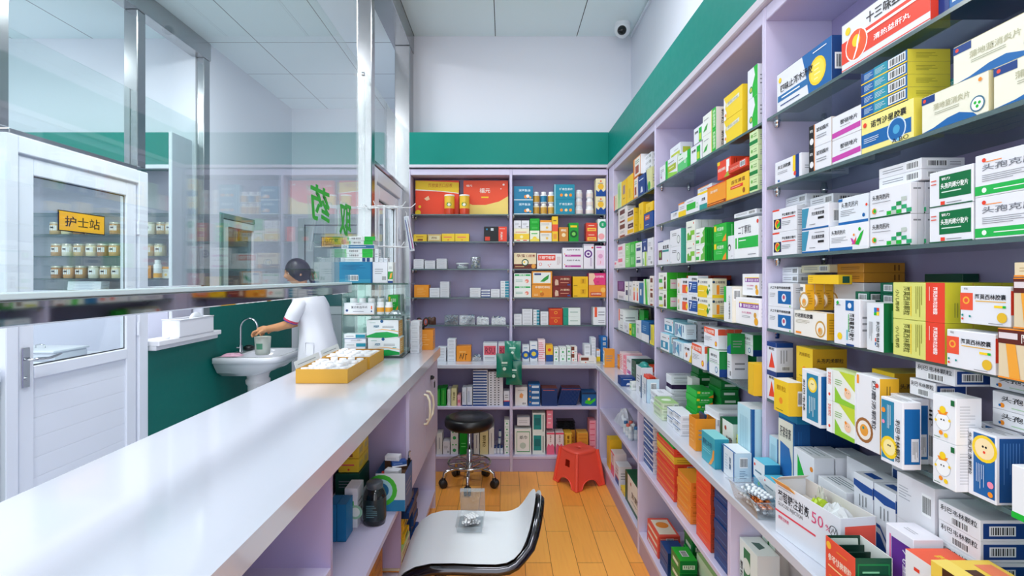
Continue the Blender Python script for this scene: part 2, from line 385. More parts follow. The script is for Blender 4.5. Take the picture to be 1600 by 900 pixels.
t = obj('ledge_board', B(.650, .985, .40, 3.66, .744, LEDGE, TOPW, c=.004)); tag(t, 'long white ledge board running under the glass shelves of the long wall', 'ledge')
t = obj('ledge_board', B(-.72, .985, 3.661, 4.05, .744, LEDGE, TOPW, c=.004)); tag(t, 'white ledge board along the back wall under its glass shelves', 'ledge')
# corner filler panels
struct('trim_23', B(.78, .985, 3.70, 3.849, LEDGE, 2.212, LAMW, c=.002))
struct('trim_24', B(.672, .985, 3.662, 4.05, 0, .744, LAM, c=.002))

# nurse room cabinet with shelves for the jars
t = thing('nurse_cabinet', 'tall white cabinet with jars on shelves behind the nurse station door', 'cabinet')
obj('side_panel', B(-2.52, -2.50, 3.85, 4.09, 0, 2.49, '#c4c3d2', c=.002), t); obj('side_panel', B(-4.9, -4.88, 3.85, 4.09, 0, 2.245, '#c4c3d2', c=.002), t)
obj('front_strip', B(-2.522, -2.498, 3.838, 3.85, 0, 2.49, '#e4e6ee', c=.002), t)
obj('top_strip', B(-4.9, -2.523, 3.838, 3.87, 2.215, 2.245, '#e4e6ee', c=.002), t)
obj('back_panel', B(-4.88, -2.52, 4.075, 4.09, 0, 2.245, '#a9a9bb', c=.002), t)
obj('front_panel', B(-4.88, -2.536, 3.855, 3.87, 0, 1.30, '#cfcfe0', c=.002), t)
NSH = [1.885, 1.725, 1.56, 1.39]
for z in NSH: obj('glass_shelf', B(-4.88, -2.53, 3.865, 4.07, z-.008, z, SHELFG, c=0), t)
for x in (-3.46, -3.48):
    pass
# ================================================================ PRINTED CARTONS
TXT = {}
def text_data(s, bold=None):
    if s in TXT: return TXT[s]
    c = bpy.data.curves.new('lettering', 'FONT'); c.body = s; c.resolution_u = 1 if any(ord(ch) > 999 for ch in s) else 2
    if any(ord(ch) > 999 for ch in s): c.offset = bold or .012
    o = bpy.data.objects.new('lettering', c); COL.objects.link(o)
    bpy.context.view_layer.update()
    me = bpy.data.meshes.new_from_object(o.evaluated_get(bpy.context.evaluated_depsgraph_get()))
    vs = [(v.co.x, v.co.y) for v in me.vertices]; fs = [tuple(p.vertices) for p in me.polygons]
    bpy.data.objects.remove(o); bpy.data.curves.remove(c); bpy.data.meshes.remove(me)
    x0 = min(v[0] for v in vs); x1 = max(v[0] for v in vs); y0 = min(v[1] for v in vs); y1 = max(v[1] for v in vs)
    TXT[s] = ([((x-x0)/(x1-x0), (y-y0)/(y1-y0)) for x, y in vs], fs); return TXT[s]
# face elements, in a unit square seen from outside
def r(x0, y0, x1, y1, c): return ('r', x0, y0, x1, y1, c)
def t(s, x0, y0, x1, y1, c='#22242a'): return ('t', s, x0, y0, x1, y1, c)
def v(s, x0, y0, x1, y1, c='#22242a'): return ('v', s, x0, y0, x1, y1, c)
def o(cx, cy, rr, c): return ('o', cx, cy, rr, c)
def g(pts, c): return ('g', pts, c)
def L(x0, y0, x1, y1, n, c='#8d9096'): return ('L', x0, y0, x1, y1, n, c)
def LV(x0, y0, x1, y1, n, c='#8d9096'): return ('LV', x0, y0, x1, y1, n, c)
def BC(x0, y0, x1, y1): return ('b', x0, y0, x1, y1)
CM = {}
def cm(c):
    return M(c, .38, spec=.3)
def put_face(mb, F, O, U, V, N, w, h, eps=.00025):
    """F: elements; O: lower corner; U, V: unit directions; N: outward"""
    O, U, V, N = Vector(O), Vector(U), Vector(V), Vector(N)
    def P(x, y, k): return tuple(O+U*(x*w)+V*(y*h)+N*(eps+.00012*k))
    for k, e in enumerate(F):
        q = e[0]
        if q == 'r': _, x0, y0, x1, y1, c = e; mb.raw([P(x0, y0, k), P(x1, y0, k), P(x1, y1, k), P(x0, y1, k)], [(0, 1, 2, 3)], cm(c))
        elif q == 'g': mb.raw([P(x, y, k) for x, y in e[1]], [tuple(range(len(e[1])))], cm(e[2]))
        elif q == 'o':
            _, cx, cy, rr, c = e; n = 18; mb.raw([P(cx+rr*math.cos(2*PI*i/n)*h/w, cy+rr*math.sin(2*PI*i/n), k) for i in range(n)], [tuple(range(n))], cm(c))
        elif q == 't':
            _, s, x0, y0, x1, y1, c = e; vs, fs = text_data(s); mb.raw([P(x0+a*(x1-x0), y0+b*(y1-y0), k) for a, b in vs], fs, cm(c))
        elif q == 'v':
            _, s, x0, y0, x1, y1, c = e; vs, fs = text_data(s); mb.raw([P(x0+b*(x1-x0), y1-a*(y1-y0), k) for a, b in vs], fs, cm(c))
        elif q == 'L':
            _, x0, y0, x1, y1, n, c = e; rn = random.Random(n)
            for i in range(n):
                y = y1-(y1-y0)*(i+.5)/n; hh = (y1-y0)/n*.16; xe = x1-(x1-x0)*rn.choice((0, .1, .25, .4)); mb.raw([P(x0, y-hh, k), P(xe, y-hh, k), P(xe, y+hh, k), P(x0, y+hh, k)], [(0, 1, 2, 3)], cm(c))
        elif q == 'LV':
            _, x0, y0, x1, y1, n, c = e; rn = random.Random(n)
            for i in range(n):
                x = x0+(x1-x0)*(i+.5)/n; hh = (x1-x0)/n*.16; ye = y0+(y1-y0)*rn.choice((0, .1, .25, .4)); mb.raw([P(x-hh, ye, k), P(x+hh, ye, k), P(x+hh, y1, k), P(x-hh, y1, k)], [(0, 1, 2, 3)], cm(c))
        elif q == 'b':
            _, x0, y0, x1, y1 = e; mb.raw([P(x0, y0, k), P(x1, y0, k), P(x1, y1, k), P(x0, y1, k)], [(0, 1, 2, 3)], cm('#eef0f2')); rn = random.Random(3)
            x = x0+(x1-x0)*.08
            while x < x1-(x1-x0)*.1:
                ww = (x1-x0)*rn.choice((.025, .04, .06)); mb.raw([P(x, y0+(y1-y0)*.12, k+1), P(x+ww, y0+(y1-y0)*.12, k+1), P(x+ww, y1-(y1-y0)*.12, k+1), P(x, y1-(y1-y0)*.12, k+1)], [(0, 1, 2, 3)], cm('#2a2c30')); x += ww+(x1-x0)*rn.choice((.03, .045))
RED, ORG, YEL, GRN, DGR, TEA, BLU, NAV, PUR, MAG, PNK, CRM, TAN, BRN, GRY, BLK, LIM, CYN = '#e4442f', '#f0902a', '#f4cf27', '#1fb238', '#0b5a38', '#1c8f8b', '#1763a6', '#143c80', '#5d2a86', '#c246a6', '#ee8fae', '#ebe5bd', '#cdb98a', '#5b2a22', '#9ba1a8', '#1d1f24', '#a9cf3e', '#7fc4d6'
INK = '#22242a'
END = [L(.15, .3, .85, .7, 3)]
# design: description, colour, front, near end, top
D = {
 'sw': ('white and blue box with yellow gut emblem', W, [g([(.62, 0), (1, 0), (1, 1), (.50, 1), (.56, .6)], BLU), r(.02, .24, .62, .40, '#2b6ea8'), t('ལོ་མེ་རྟག', .10, .27, .5, .38, '#ffffff') if 0 else L(.10, .27, .5, .37, 1, '#ffffff'), o(.77, .42, .33, YEL), o(.77, .42, .27, '#f8dc50'), L(.72, .2, .82, .62, 4, '#fff3a0'), t('四味止泻木汤散', .08, .46, .70, .66), o(.07, .8, .07, YEL), L(.08, .08, .5, .16, 1, NAV), L(.70, .86, .95, .92, 1, '#ffffff')], [r(0, 0, 1, 1, '#1b3f78'), BC(.1, .25, .7, .62)], [r(0, 0, 1, 1, BLU)], BLU),
 'ssw': ('long white and red box with round red emblem', W, [r(0, .16, 1, .62, RED), r(0, .02, 1, .04, RED), o(.20, .42, .33, '#f3f0ee'), o(.20, .42, .30, '#ea5a30'), o(.20, .5, .12, YEL), g([(.155, .14), (.20, .34), (.21, .5), (.255, .68), (.235, .5), (.225, .34), (.18, .16)], '#f3f0ee'), o(.09, .80, .08, YEL), t('十三味红花丸', .33, .68, .92, .9), L(.34, .44, .95, .6, 1, '#ffffff'), t('清热益肝丸', .42, .26, .82, .38, '#ffffff')], [r(0, 0, 1, .7, RED), r(0, .7, 1, 1, W), BC(.2, .5, .8, .8)], [r(0, 0, 1, 1, W)]),
 'blu1': ('dark blue box with fine white print', BLU, [L(.1, .1, .7, .22, 1, '#d8e6f4'), L(.1, .3, .5, .36, 1, '#d8e6f4'), r(0, 0, .08, 1, NAV)], [], []),
 'yls': ('white box with navy and yellow stripe', W, [r(.70, .3, .80, 1, YEL), r(.80, 0, .93, 1, NAV), o(.78, .2, .1, RED), t('炎立消胶囊', .12, .62, .62, .8), L(.12, .38, .5, .52, 2), r(.12, .05, .2, .14, BLU)], [L(.2, .3, .8, .5, 2)], []),
 'hbp': ('white box with black end strip', W, [r(0, 0, .24, 1, BLK), r(.24, 0, .28, 1, '#e8935a'), o(.13, .3, .14, '#e8e8ec'), t('琥珀', .05, .7, .18, .82, '#ffffff'), t('琥珀酸片', .36, .62, .9, .8), L(.36, .3, .8, .5, 2)], [r(0, 0, 1, 1, '#ddd3cb')], []),
 'mgp': ('white box with magenta dotted stripe', W, [g([(0, .08), (1, .16), (1, .38), (0, .3)], MAG), t('替硝唑片', .3, .55, .9, .75), L(.3, .44, .7, .5, 1)], [], [r(0, 0, 1, 1, '#e5dcd8')]),
 'nfs': ('yellow capsule box with round blue emblem', '#f0e58d', [r(0, .16, .96, .54, BLU), o(.70, .36, .33, '#cfe0ee'), o(.70, .36, .29, BLU), o(.70, .36, .12, '#4aa0cc'), t('诺氟沙星胶囊', .20, .66, .88, .86), t('A BO', .62, .02, .92, .13), o(.735, .075, .045, '#6ab0d8'), o(.08, .8, .07, RED), L(.06, .26, .4, .42, 3, '#d8e6f4')], [r(0, 0, 1, 1, '#e6d858')], []),
 'slim': ('slim blue and teal box with yellow end', BLU, [r(0, 0, .06, 1, NAV), r(.3, 0, .6, 1, '#2a93a8'), r(0, 0, 1, .1, YEL), BC(.62, .22, .97, .92), L(.08, .3, .28, .8, 4, '#cfe2ea'), L(.33, .3, .56, .8, 4, '#cfe2ea')], [r(0, 0, 1, 1, '#d3c944'), L(.2, .3, .7, .75, 4, '#8c8a30')], [r(0, 0, 1, 1, '#d3c944')]),
 'pdl': ('cream box with blue wave and green ring', '#e9e8d6', [g([(0, 0), (.85, 0), (.8, .1), (.6, .24), (.42, .2), (.2, .06), (0, .0)], BLU), r(0, .78, .22, .98, NAV), o(.05, .88, .05, RED), t('蒲地蓝消炎片', .20, .52, .75, .70, '#b9b89a'), L(.22, .38, .6, .48, 2, '#a5a892'), o(.86, .28, .2, '#3f6f8c'), o(.86, .28, .165, '#eef2ee'), o(.83, .32, .04, GRN), o(.89, .3, .04, GRN), o(.86, .22, .04, GRN), o(.9, .86, .05, ORG)], [r(.0, 0, 1, 1, '#e0d8b0'), LV(.3, .2, .7, .9, 2, '#9c9468')], [r(0, 0, 1, 1, '#e8e2c0')]),
 'vego': ('white box with orange and green emblem', W, [r(0, .93, .3, 1, RED), r(.06, .14, .38, .58, '#2a2250'), o(.22, .36, .2, YEL), o(.22, .38, .14, RED), g([(.2, .18), (.34, .3), (.32, .46), (.2, .34)], GRN), t('罗红霉素分散片', .42, .66, .97, .78), r(.42, .56, .95, .60, RED), L(.42, .25, .8, .45, 3)], [r(0, 0, 1, 1, '#c9cdd4'), L(.1, .15, .9, .85, 7, '#8a8f98')], []),
 'blt': ('white box with blue triangle corner', W, [g([(0, .1), (.15, .1), (.28, .95), (0, .95)], '#3d8fae'), r(0, 0, 1, .07, BLU), t('克拉霉素胶囊', .38, .58, .85, .74), r(.62, .40, .84, .50, BLK), L(.3, .16, .55, .26, 1), L(.5, .8, .9, .9, 1)], [BC(.25, .2, .6, .75)], []),
 'tkb1': ('white and blue tablet box with lozenge logo', '#dfe6ee', [t('头孢克肟片', .10, .62, .68, .82), r(0, 0, 1, .1, BLU), L(.08, .3, .6, .55, 4), o(.86, .25, .07, BLU), o(.95, .6, .05, RED), r(0, .88, .15, .98, BLU)], [], []),
 'tkb2': ('white tablet box with leaping figures print', '#e8eaf0', [r(0, 0, .62, .12, BLU), r(.62, 0, 1, .12, '#dfe4ea'), t('头孢克肟片', .06, .64, .44, .82), L(.06, .3, .5, .55, 4), g([(.66, .2), (.72, .3), (.82, .6), (.9, .72), (.84, .4), (.78, .16)], GRN), o(.80, .76, .07, GRN), g([(.6, .2), (.66, .3), (.72, .5), (.7, .2)], RED), o(.66, .56, .05, ORG), g([(.58, .45), (.63, .42), (.7, .22), (.64, .2)], MAG)], [], []),
 'chk': ('white tablet box with green checkerboard corner', W, [r(0, 0, 1, .05, DGR)]+[r(.44+.12*i, .06+.13*j, .56+.12*i, .06+.13*(j+1), c) for i, j, c in ((0, 0, GRN), (1, 1, '#2aa06a'), (2, 0, GRN), (3, 1, '#2aa06a'), (2, 2, '#1c8f4c'), (3, 3, '#b9c4bc'), (1, -0, '#b9c4bc'), (4, 0, '#2aa06a'))]+[t('头孢克肟片', .08, .62, .52, .80), L(.08, .5, .6, .56, 1), o(.13, .26, .10, ORG), o(.15, .26, .07, GRN), L(.26, .2, .4, .26, 1)], [L(.2, .72, .8, .88, 1), r(.48, 0, .52, 1, '#c2c8cc')], []),
 'tbx': ('white box with dark green name panel', W, [r(.24, .22, .96, .86, '#0a6b3d'), t('头孢丙烯分散片', .28, .48, .90, .64, '#ffffff'), L(.3, .34, .8, .44, 1, '#cfe6d8'), t('锐力', .30, .72, .5, .80, '#ffffff'), r(.28, .04, .38, .14, RED), L(.42, .05, .8, .12, 1), r(0, 0, 1, .03, DGR), L(.05, .6, .18, .8, 2, '#d86a5c')], [], []),
 'tkn': ('large white capsule box with green base band', W, [r(0, .04, 1, .26, '#25b04e'), o(.10, .15, .06, '#e8f4ea'), L(.2, .11, .75, .18, 1, '#e8f4ea'), t('头孢克肟胶囊', .08, .60, .88, .76, '#777b84'), L(.08, .34, .6, .52, 4), o(.1, .86, .05, RED), L(.12, .78, .3, .84, 1, ORG)], [], []),
 'rng': ('white capsule box with navy square emblem', W, [r(.42, .14, .93, .68, BLU), o(.66, .40, .17, '#dfe6f0'), o(.66, .42, .09, '#c0506a'), t('人工牛黄甲硝唑胶囊', .1, .76, .92, .88), L(.08, .4, .34, .6, 3), o(.9, .06, .04, GRN)], [r(0, 0, 1, 1, '#cfd2da'), L(.2, .6, .8, .85, 3)], []),
 'gold': ('white box with golden swirl and yellow end', '#ece9e2', [o(.82, .38, .32, '#c79a4c'), o(.82, .38, .25, '#ece9e2'), o(.82, .30, .15, '#d8b070'), o(.80, .34, .07, ORG), t('四君颗粒胶囊', .04, .72, .6, .90), L(.06, .5, .55, .66, 3, '#a89c84'), r(.06, .08, .24, .16, ORG)], [r(0, 0, 1, 1, '#eab12a'), L(.2, .2, .8, .8, 6, '#b98418')], [r(0, 0, 1, 1, '#ece4d2')]),
 'azi': ('tall white box with blue square and gold seal', W, [r(.46, .76, .78, .98, BLU), o(.62, .87, .06, '#dfe6f0'), v('阿奇霉素分散片', .60, .12, .80, .70), r(.57, .3, .595, .68, GRN), o(.24, .18, .08, YEL), r(.5, .12, .56, .34, CYN), r(.5, 0, .8, .04, NAV), o(.16, .92, .04, GRN), L(.1, .84, .3, .9, 1)], [], []),
 'rib': ('tall white box with rainbow square and green side', '#dfe4ea', [r(.45, .74, .75, .90, '#2a7ac0'), r(.6, .74, .75, .82, YEL), r(.45, .74, .6, .80, GRN), r(.62, .84, .75, .9, RED), v('利巴韦林片', .58, .08, .78, .62), r(.52, .2, .58, .27, RED), r(.52, .12, .58, .18, BLU), LV(.15, .2, .4, .6, 4)], [r(0, 0, 1, 1, '#0e6a3c'), LV(.3, .2, .7, .85, 2, '#5fb080')], [r(0, 0, 1, 1, '#cdd6d4')]),
 'ygr': ('yellow-green box with red side panel', '#d6d878', [r(.66, 0, 1, 1, RED), v('阿莫西林颗粒', .22, .12, .36, .88, '#55561e'), v('小儿用药', .06, .2, .14, .8, '#55561e'), r(.37, .1, .385, .9, YEL), LV(.46, .1, .6, .9, 4, '#8a8c34'), v('阿莫西林克拉维酸', .80, .2, .88, .88, '#ffffff'), LV(.72, .5, .75, .9, 1, '#f7d8c8')], [r(0, 0, 1, 1, '#d0c832'), LV(.3, .1, .6, .5, 3, '#8a8c34')], [r(0, 0, 1, 1, '#b8b83c')]),
 'amx': ('white capsule box with red square and gold coin', W, [r(.0, .36, .27, .82, '#e8553a'), o(.13, .62, .10, '#f2b23c'), o(.13, .62, .06, '#e8553a'), t('阿莫西林胶囊', .32, .66, .92, .80), r(.33, .60, .92, .625, '#e0b050'), r(.7, .46, .86, .52, YEL), r(.86, .46, .92, .52, GRN), o(.85, .22, .13, '#e2b730'), o(.06, .22, .03, TEA), o(.06, .12, .03, RED), o(.22, .2, .03, TEA), L(.6, .03, .9, .08, 1), t('华北', .1, .9, .18, .96)], [r(0, .3, .3, .9, RED)], []),
 'aml': ('tan box with brown band and orange ribbon', '#dccbaa', [r(0, .70, 1, .98, '#5f2620'), r(0, .98, 1, 1, ORG), r(.0, .0, 1, .03, ORG), g([(.20, .03), (.38, .03), (.30, .7), (.14, .7)], '#eba23a'), t('阿莫西林', .40, .74, .98, .92, '#efe9e4'), r(.02, .80, .34, .92, '#ded4d8'), t('Amoxil', .45, .54, .8, .64, '#9a6c3a'), o(.6, .1, .03, ORG)], [], [r(0, 0, 1, 1, '#b98c64')]),
 'tanf': ('flat tan box with orange band', '#e2d2b0', [L(.1, .3, .9, .7, 2, '#c2a878'), r(0, 0, 1, .12, ORG)], [], [r(0, 0, 1, 1, '#8c4030')]),
 'rtri': ('white box with red triangle and blue top', '#dcdee8', [g([(.2, .1), (.85, .14), (.5, .66)], RED), t('颗粒', .2, .72, .8, .82), r(0, .84, 1, 1, NAV)], [r(0, .84, 1, 1, NAV), LV(.2, .25, .7, .75, 3), BC(.3, .05, .8, .2)], [r(0, 0, 1, 1, NAV)]),
 'yel': ('yellow box with dark print on its end', '#edc52e', [t('丙烯颗粒', .2, .72, .85, .84, '#9a6f10'), o(.5, .32, .1, ORG), L(.2, .08, .7, .14, 1, '#5b5a20')], [r(0, 0, 1, 1, '#d9a428'), t('头孢丙烯颗粒', .12, .58, .9, .72), L(.15, .2, .7, .45, 4, '#8c6418')], [r(0, 0, 1, 1, '#efcf50')]),
 'yel2': ('bright yellow box with side barcode', '#f0c82c', [t('颗粒', .2, .68, .85, .84, '#b98410'), o(.5, .38, .1, ORG), L(.15, .06, .7, .12, 1, '#5b5a20')], [r(0, 0, 1, 1, '#e6bc30'), BC(.62, .3, .95, .75)], [r(0, 0, 1, 1, '#e8e4dc')]),
 'chick': ('tall white box with blue panel and sunny badge', '#e6e8ef', [r(.28, .08, .92, .94, '#2d83a8'), o(.60, .74, .14, YEL), o(.60, .74, .10, '#f7e6a0'), o(.56, .76, .012, INK), o(.64, .76, .012, INK), v('利巴韦林', .06, .2, .2, .8), LV(.4, .16, .8, .52, 4, '#d6e8ee')], [r(0, 0, 1, 1, '#e3e6ec'), r(.1, .06, .9, .94, BLU), r(.5, .12, .85, .4, '#e3e6ec')], []),
 'baby': ('white and green box with smiling baby print', '#e9ece6', [g([(.45, 1), (1, 1), (1, .5)], '#c2d43c'), g([(.3, 0), (1, 0), (1, .12), (.55, .18), (.3, .5)], '#8fc838'), o(.76, .38, .15, '#f3c9a8'), o(.73, .41, .014, INK), o(.80, .41, .014, INK), o(.70, .5, .05, ORG), r(0, 0, .22, 1, '#eceff2'), v('氨酚颗粒', .05, .5, .17, .9, '#d86a5c'), o(.11, .2, .05, RED), L(.32, .55, .6, .75, 3, '#7fb050')], [r(0, 0, 1, 1, '#dfe2ea')], [r(0, 0, 1, 1, '#d8e8a8')]),
 'tiger': ('tall white box with brown curly medallion', '#e8e9ee', [o(.36, .24, .17, '#a06a3a'), o(.36, .24, .13, '#f0e8e0'), o(.36, .24, .08, '#e8a040'), o(.33, .27, .02, TEA), v('四磨汤颗粒', .68, .3, .86, .95, '#55575e'), r(.05, .86, .14, .98, ORG), o(.9, .9, .03, RED)], [r(0, 0, 1, 1, '#eab12a'), LV(.3, .1, .6, .9, 2, '#7a5a18')], []),
 'lionb': ('white and blue box with round yellow sun face', '#e6e8ef', [r(.04, .06, .62, .96, '#2d83a8'), o(.40, .25, .17, YEL), o(.40, .25, .12, '#f7e6a0'), o(.36, .28, .014, INK), o(.45, .28, .014, INK), o(.14, .8, .04, ORG), o(.14, .62, .03, PNK), LV(.3, .5, .5, .9, 3, '#d6e8ee'), v('利巴韦林颗粒', .70, .08, .90, .72)], [r(.08, .08, .92, .9, BLU), r(.45, .12, .85, .46, '#dfe3ea'), LV(.5, .16, .8, .42, 5, '#333')], [L(.1, .2, .9, .8, 3)]),
 'egg': ('white box with little egg figure in a hat', '#e9ebf0', [o(.45, .42, .20, '#c4c8ce'), o(.45, .42, .185, '#f2f4f6'), g([(.22, .64), (.68, .66), (.6, .58), (.3, .56)], ORG), o(.45, .68, .08, YEL), o(.39, .46, .018, INK), o(.51, .46, .018, INK), o(.38, .17, .05, ORG), o(.6, .14, .05, YEL), o(.16, .42, .03, YEL), o(.76, .48, .03, YEL), r(.82, .82, .97, .94, '#1d6a3a'), L(.1, .04, .4, .08, 1, '#1d6a3a')], [L(.15, .15, .8, .85, 11, '#c6cad0')], [r(0, 0, 1, 1, '#dfe2e6')]),
 'lbw': ('slim white granule box with black lettering', '#e6e7ec', [t('利巴韦林颗粒', .06, .55, .94, .85), BC(.32, .08, .75, .48)], [r(.05, .12, .95, .85, NAV), BC(.15, .25, .6, .72)], [r(0, 0, 1, 1, '#e0e2e8')]),
 'lionB': ('large white and blue box with yellow sun badge', '#e6e8ef', [r(.20, .06, .96, .97, '#1d5fa0'), o(.60, .76, .20, YEL), o(.60, .76, .155, '#f7e0b0'), o(.55, .79, .017, INK), o(.66, .79, .017, INK), o(.60, .71, .02, RED), o(.82, .26, .05, PNK), o(.82, .12, .04, ORG), LV(.3, .15, .62, .52, 5, '#c6d8ee'), v('头孢克洛颗粒', .03, .30, .16, .95)], [r(.1, .04, .9, .97, '#1c4f8c'), LV(.2, .3, .8, .9, 6, '#4a7ab4')], [L(.1, .2, .9, .8, 4)]),
 'tkl': ('slim white granule box with orange flower mark', '#e6e7ec', [t('头孢克洛颗粒', .12, .48, .95, .82), o(.13, .26, .14, ORG), o(.10, .24, .08, BLU), L(.25, .12, .9, .3, 1, '#b4d4b4')], [], [r(0, 0, 1, 1, '#e0e2e8')]),
 'straw': ('white box with strawberry and green base', '#e8eaee', [r(0, 0, 1, .12, GRN), o(.6, .3, .10, RED), t('颗粒', .3, .7, .6, .8, '#3a9a4a')], [], [L(.1, .2, .9, .8, 3)]),
 'plain': ('plain white box with small print', '#e2e3ea', [L(.15, .4, .75, .7, 3), BC(.6, .1, .92, .34)], [L(.2, .3, .8, .7, 2)], []),
 'flat': ('flat white box with grey print', '#e4e6ec', [L(.1, .3, .6, .75, 2), BC(.66, .15, .95, .85)], [BC(.12, .2, .6, .8), L(.65, .3, .9, .7, 2)], [L(.2, .3, .7, .6, 3)]),
 'cflat': ('flat cream box with grey print', '#d9d2b4', [L(.1, .3, .6, .75, 2), BC(.66, .15, .95, .85)], [r(.3, .1, .8, .9, '#6a6450')], []),
 'oflat': ('flat orange-brown box', '#c98a2e', [L(.15, .3, .85, .7, 2, '#8c5a18')], [LV(.7, .2, .9, .8, 2, '#6a4210')], []),
 'yflat': ('flat yellow box', '#f0c52a', [L(.05, .2, .2, .8, 3, '#c0901a')], [r(.3, .15, .8, .85, '#2a5a48')], []),
 'gflat': ('slim dark green box with white barcode end', '#0c5a42', [BC(.25, .2, .85, .8)], [BC(.1, .2, .7, .8)], []),
 'dgl': ('long dark green box', '#0e4a3a', [L(.1, .3, .6, .7, 2, '#3a8068')], [], []),
 'gwb': ('green and white tall box with yellow label', W, [r(0, 0, .2, 1, GRN), g([(.2, 0), (1, 0), (1, .1), (.2, .3)], '#8fcf4a'), r(.2, .3, .9, .62, '#a8b82a'), L(.25, .7, .8, .85, 1), L(.3, .4, .8, .55, 1, '#e8eac0')], [r(0, 0, 1, 1, '#e4ead8'), r(.2, 0, .4, 1, GRN)], []),
 'ylb': ('white box with lime label', W, [r(.1, .12, .95, .5, '#b9c43c'), o(.28, .3, .12, '#6a8c2a'), L(.4, .62, .85, .72, 1), L(.45, .25, .85, .38, 1, '#eef0c8')], [r(.2, .3, .8, .7, '#b9c43c')], []),
 'hrt': ('green and white box with heart mark', '#5fc478', [g([(0, .5), (1, .62), (1, 1), (0, 1)], '#dfeee0'), o(.62, .48, .15, '#eef4ee'), o(.62, .48, .10, '#9ac8a0'), r(.8, 0, 1, 1, GRN), L(.1, .66, .5, .78, 1, '#4a7a54')], [r(0, 0, 1, 1, GRN)], []),
 'wgh': ('white box with green right half', W, [r(.58, 0, .9, .86, GRN), r(.62, .1, .84, .5, '#b9d43c'), t('胶囊', .12, .62, .5, .78)], [], []),
 'wlf': ('tall white box with green leaves and lime strip', '#e6e9e2', [r(.68, 0, 1, 1, GRN), r(.66, 0, .72, 1, '#d6c84a'), v('板蓝根颗粒', .78, .1, .95, .9, '#dff0d0'), g([(.05, .2), (.3, .24), (.4, .52), (.2, .42)], '#3aa83c'), L(.1, .7, .5, .8, 1)], [r(0, 0, 1, 1, '#e2dede'), v('颗粒', .4, .2, .6, .9)], []),
 'bigy': ('big yellow box with white name strip', '#efcf28', [g([(0, 0), (.12, 0), (.16, .3), (.08, .5), (.12, .7), (0, 1)], '#e9e8ea'), g([(.15, .52), (.85, .6), (.85, .76), (.15, .68)], '#dcdcc8'), t('颗粒冲剂', .22, .58, .78, .70, '#a8a898'), o(.1, .2, .07, ORG)], [r(0, 0, 1, 1, '#e6c428'), LV(.6, .4, .9, .9, 2, '#8c7c20')], [r(0, 0, 1, 1, '#e0c030')]),
 'wav': ('white box with wavy green side', W, [g([(.5, 0), (1, 0), (1, 1), (.62, 1), (.75, .7), (.5, .4)], GRN), o(.36, .28, .12, '#3a9a4a'), o(.36, .28, .07, '#c8c44a')], [], []),
 'smw': ('small white box with coloured dot mark', W, [r(.1, .3, .45, .6, '#c8cad6'), o(.3, .3, .08, MAG), L(.2, .6, .8, .8, 2)], [], []),
 'bts': ('low white box with blue top edge', W, [r(0, .88, 1, 1, BLU), L(.3, .3, .9, .7, 3), t('片', .6, .5, .75, .75)], [], []),
 'wyb': ('white box with yellow base', W, [r(0, 0, 1, .4, YEL), r(0, .9, .8, 1, ORG), L(.2, .5, .8, .75, 2)], [], []),
 'wgl': ('white box with green label', W, [r(.04, .25, .72, .68, GRN), o(.84, .4, .18, '#9ac8a8'), o(.84, .4, .12, '#e8efe8'), L(.1, .76, .6, .86, 1)], [], []),
 'wtb': ('white box with teal base', W, [r(0, 0, 1, .34, TEA), t('胶囊', .3, .55, .75, .75)], [], []),
 'ors': ('orange box with brown lattice base', '#ee9a30', [r(0, .02, 1, .16, '#8c3a1c'), L(0, .02, 1, .16, 1, ORG), t('清热颗粒', .18, .62, .6, .76, '#f6e8d0'), r(0, .96, 1, 1, RED)], [r(0, 0, 1, 1, '#e88c30')], [r(0, 0, 1, 1, '#ec9a50')]),
 'red1': ('red box with white figure one', '#ea4a34', [t('感冒灵颗粒', .05, .42, .62, .6, '#f6f0ea'), t('1', .68, .25, .9, .92, '#f6f6f6'), g([(.5, 0), (.9, 0), (.8, .3)], '#9ab83a'), r(0, .8, .2, 1, YEL)], [r(0, 0, 1, 1, '#e0482c'), LV(.2, .1, .6, .9, 2, '#a82a1c')], [r(0, 0, 1, 1, '#c8402c')]),
 'ylr': ('yellow box with red ribbon label', '#f0c436', [t('连花清瘟', .22, .66, .85, .84, '#7a3a18'), r(.2, .44, .76, .58, RED), L(.25, .48, .7, .54, 1, '#f6e0c8'), o(.8, .24, .12, '#a05a1c'), r(0, 0, 1, .03, ORG)], [r(0, 0, 1, 1, '#f0b838')], [r(0, 0, 1, 1, '#e8c050')]),
 'rfl': ('flat red box with small barcode', '#d8452f', [L(.1, .3, .6, .6, 2, '#f0c8b8'), BC(.64, .2, .92, .85)], [], []),
 'pgs': ('pale green box with dark green bands', '#cfe3b0', [r(0, .12, 1, .38, '#15803c'), o(.3, .7, .12, '#6ab04a'), L(.5, .55, .9, .85, 2, '#7aa060')], [], []),
 'dlg': ('white box with dark round logo', W, [r(.08, .2, .38, .62, '#5a2a3a'), o(.22, .42, .13, '#7ab84a'), r(.4, .52, .95, .6, TEA), t('黄连素', .45, .64, .95, .8), o(.85, .15, .04, ORG), r(0, .96, .5, 1, NAV)], [], []),
 'cir': ('white box with ring emblem and teal end', W, [o(.78, .4, .25, '#5a6a68'), o(.78, .4, .2, '#dfe4e4'), L(.2, .62, .6, .82, 2, '#55575e'), o(.1, .1, .04, TEA)], [r(0, 0, 1, 1, '#4fb09c')], []),
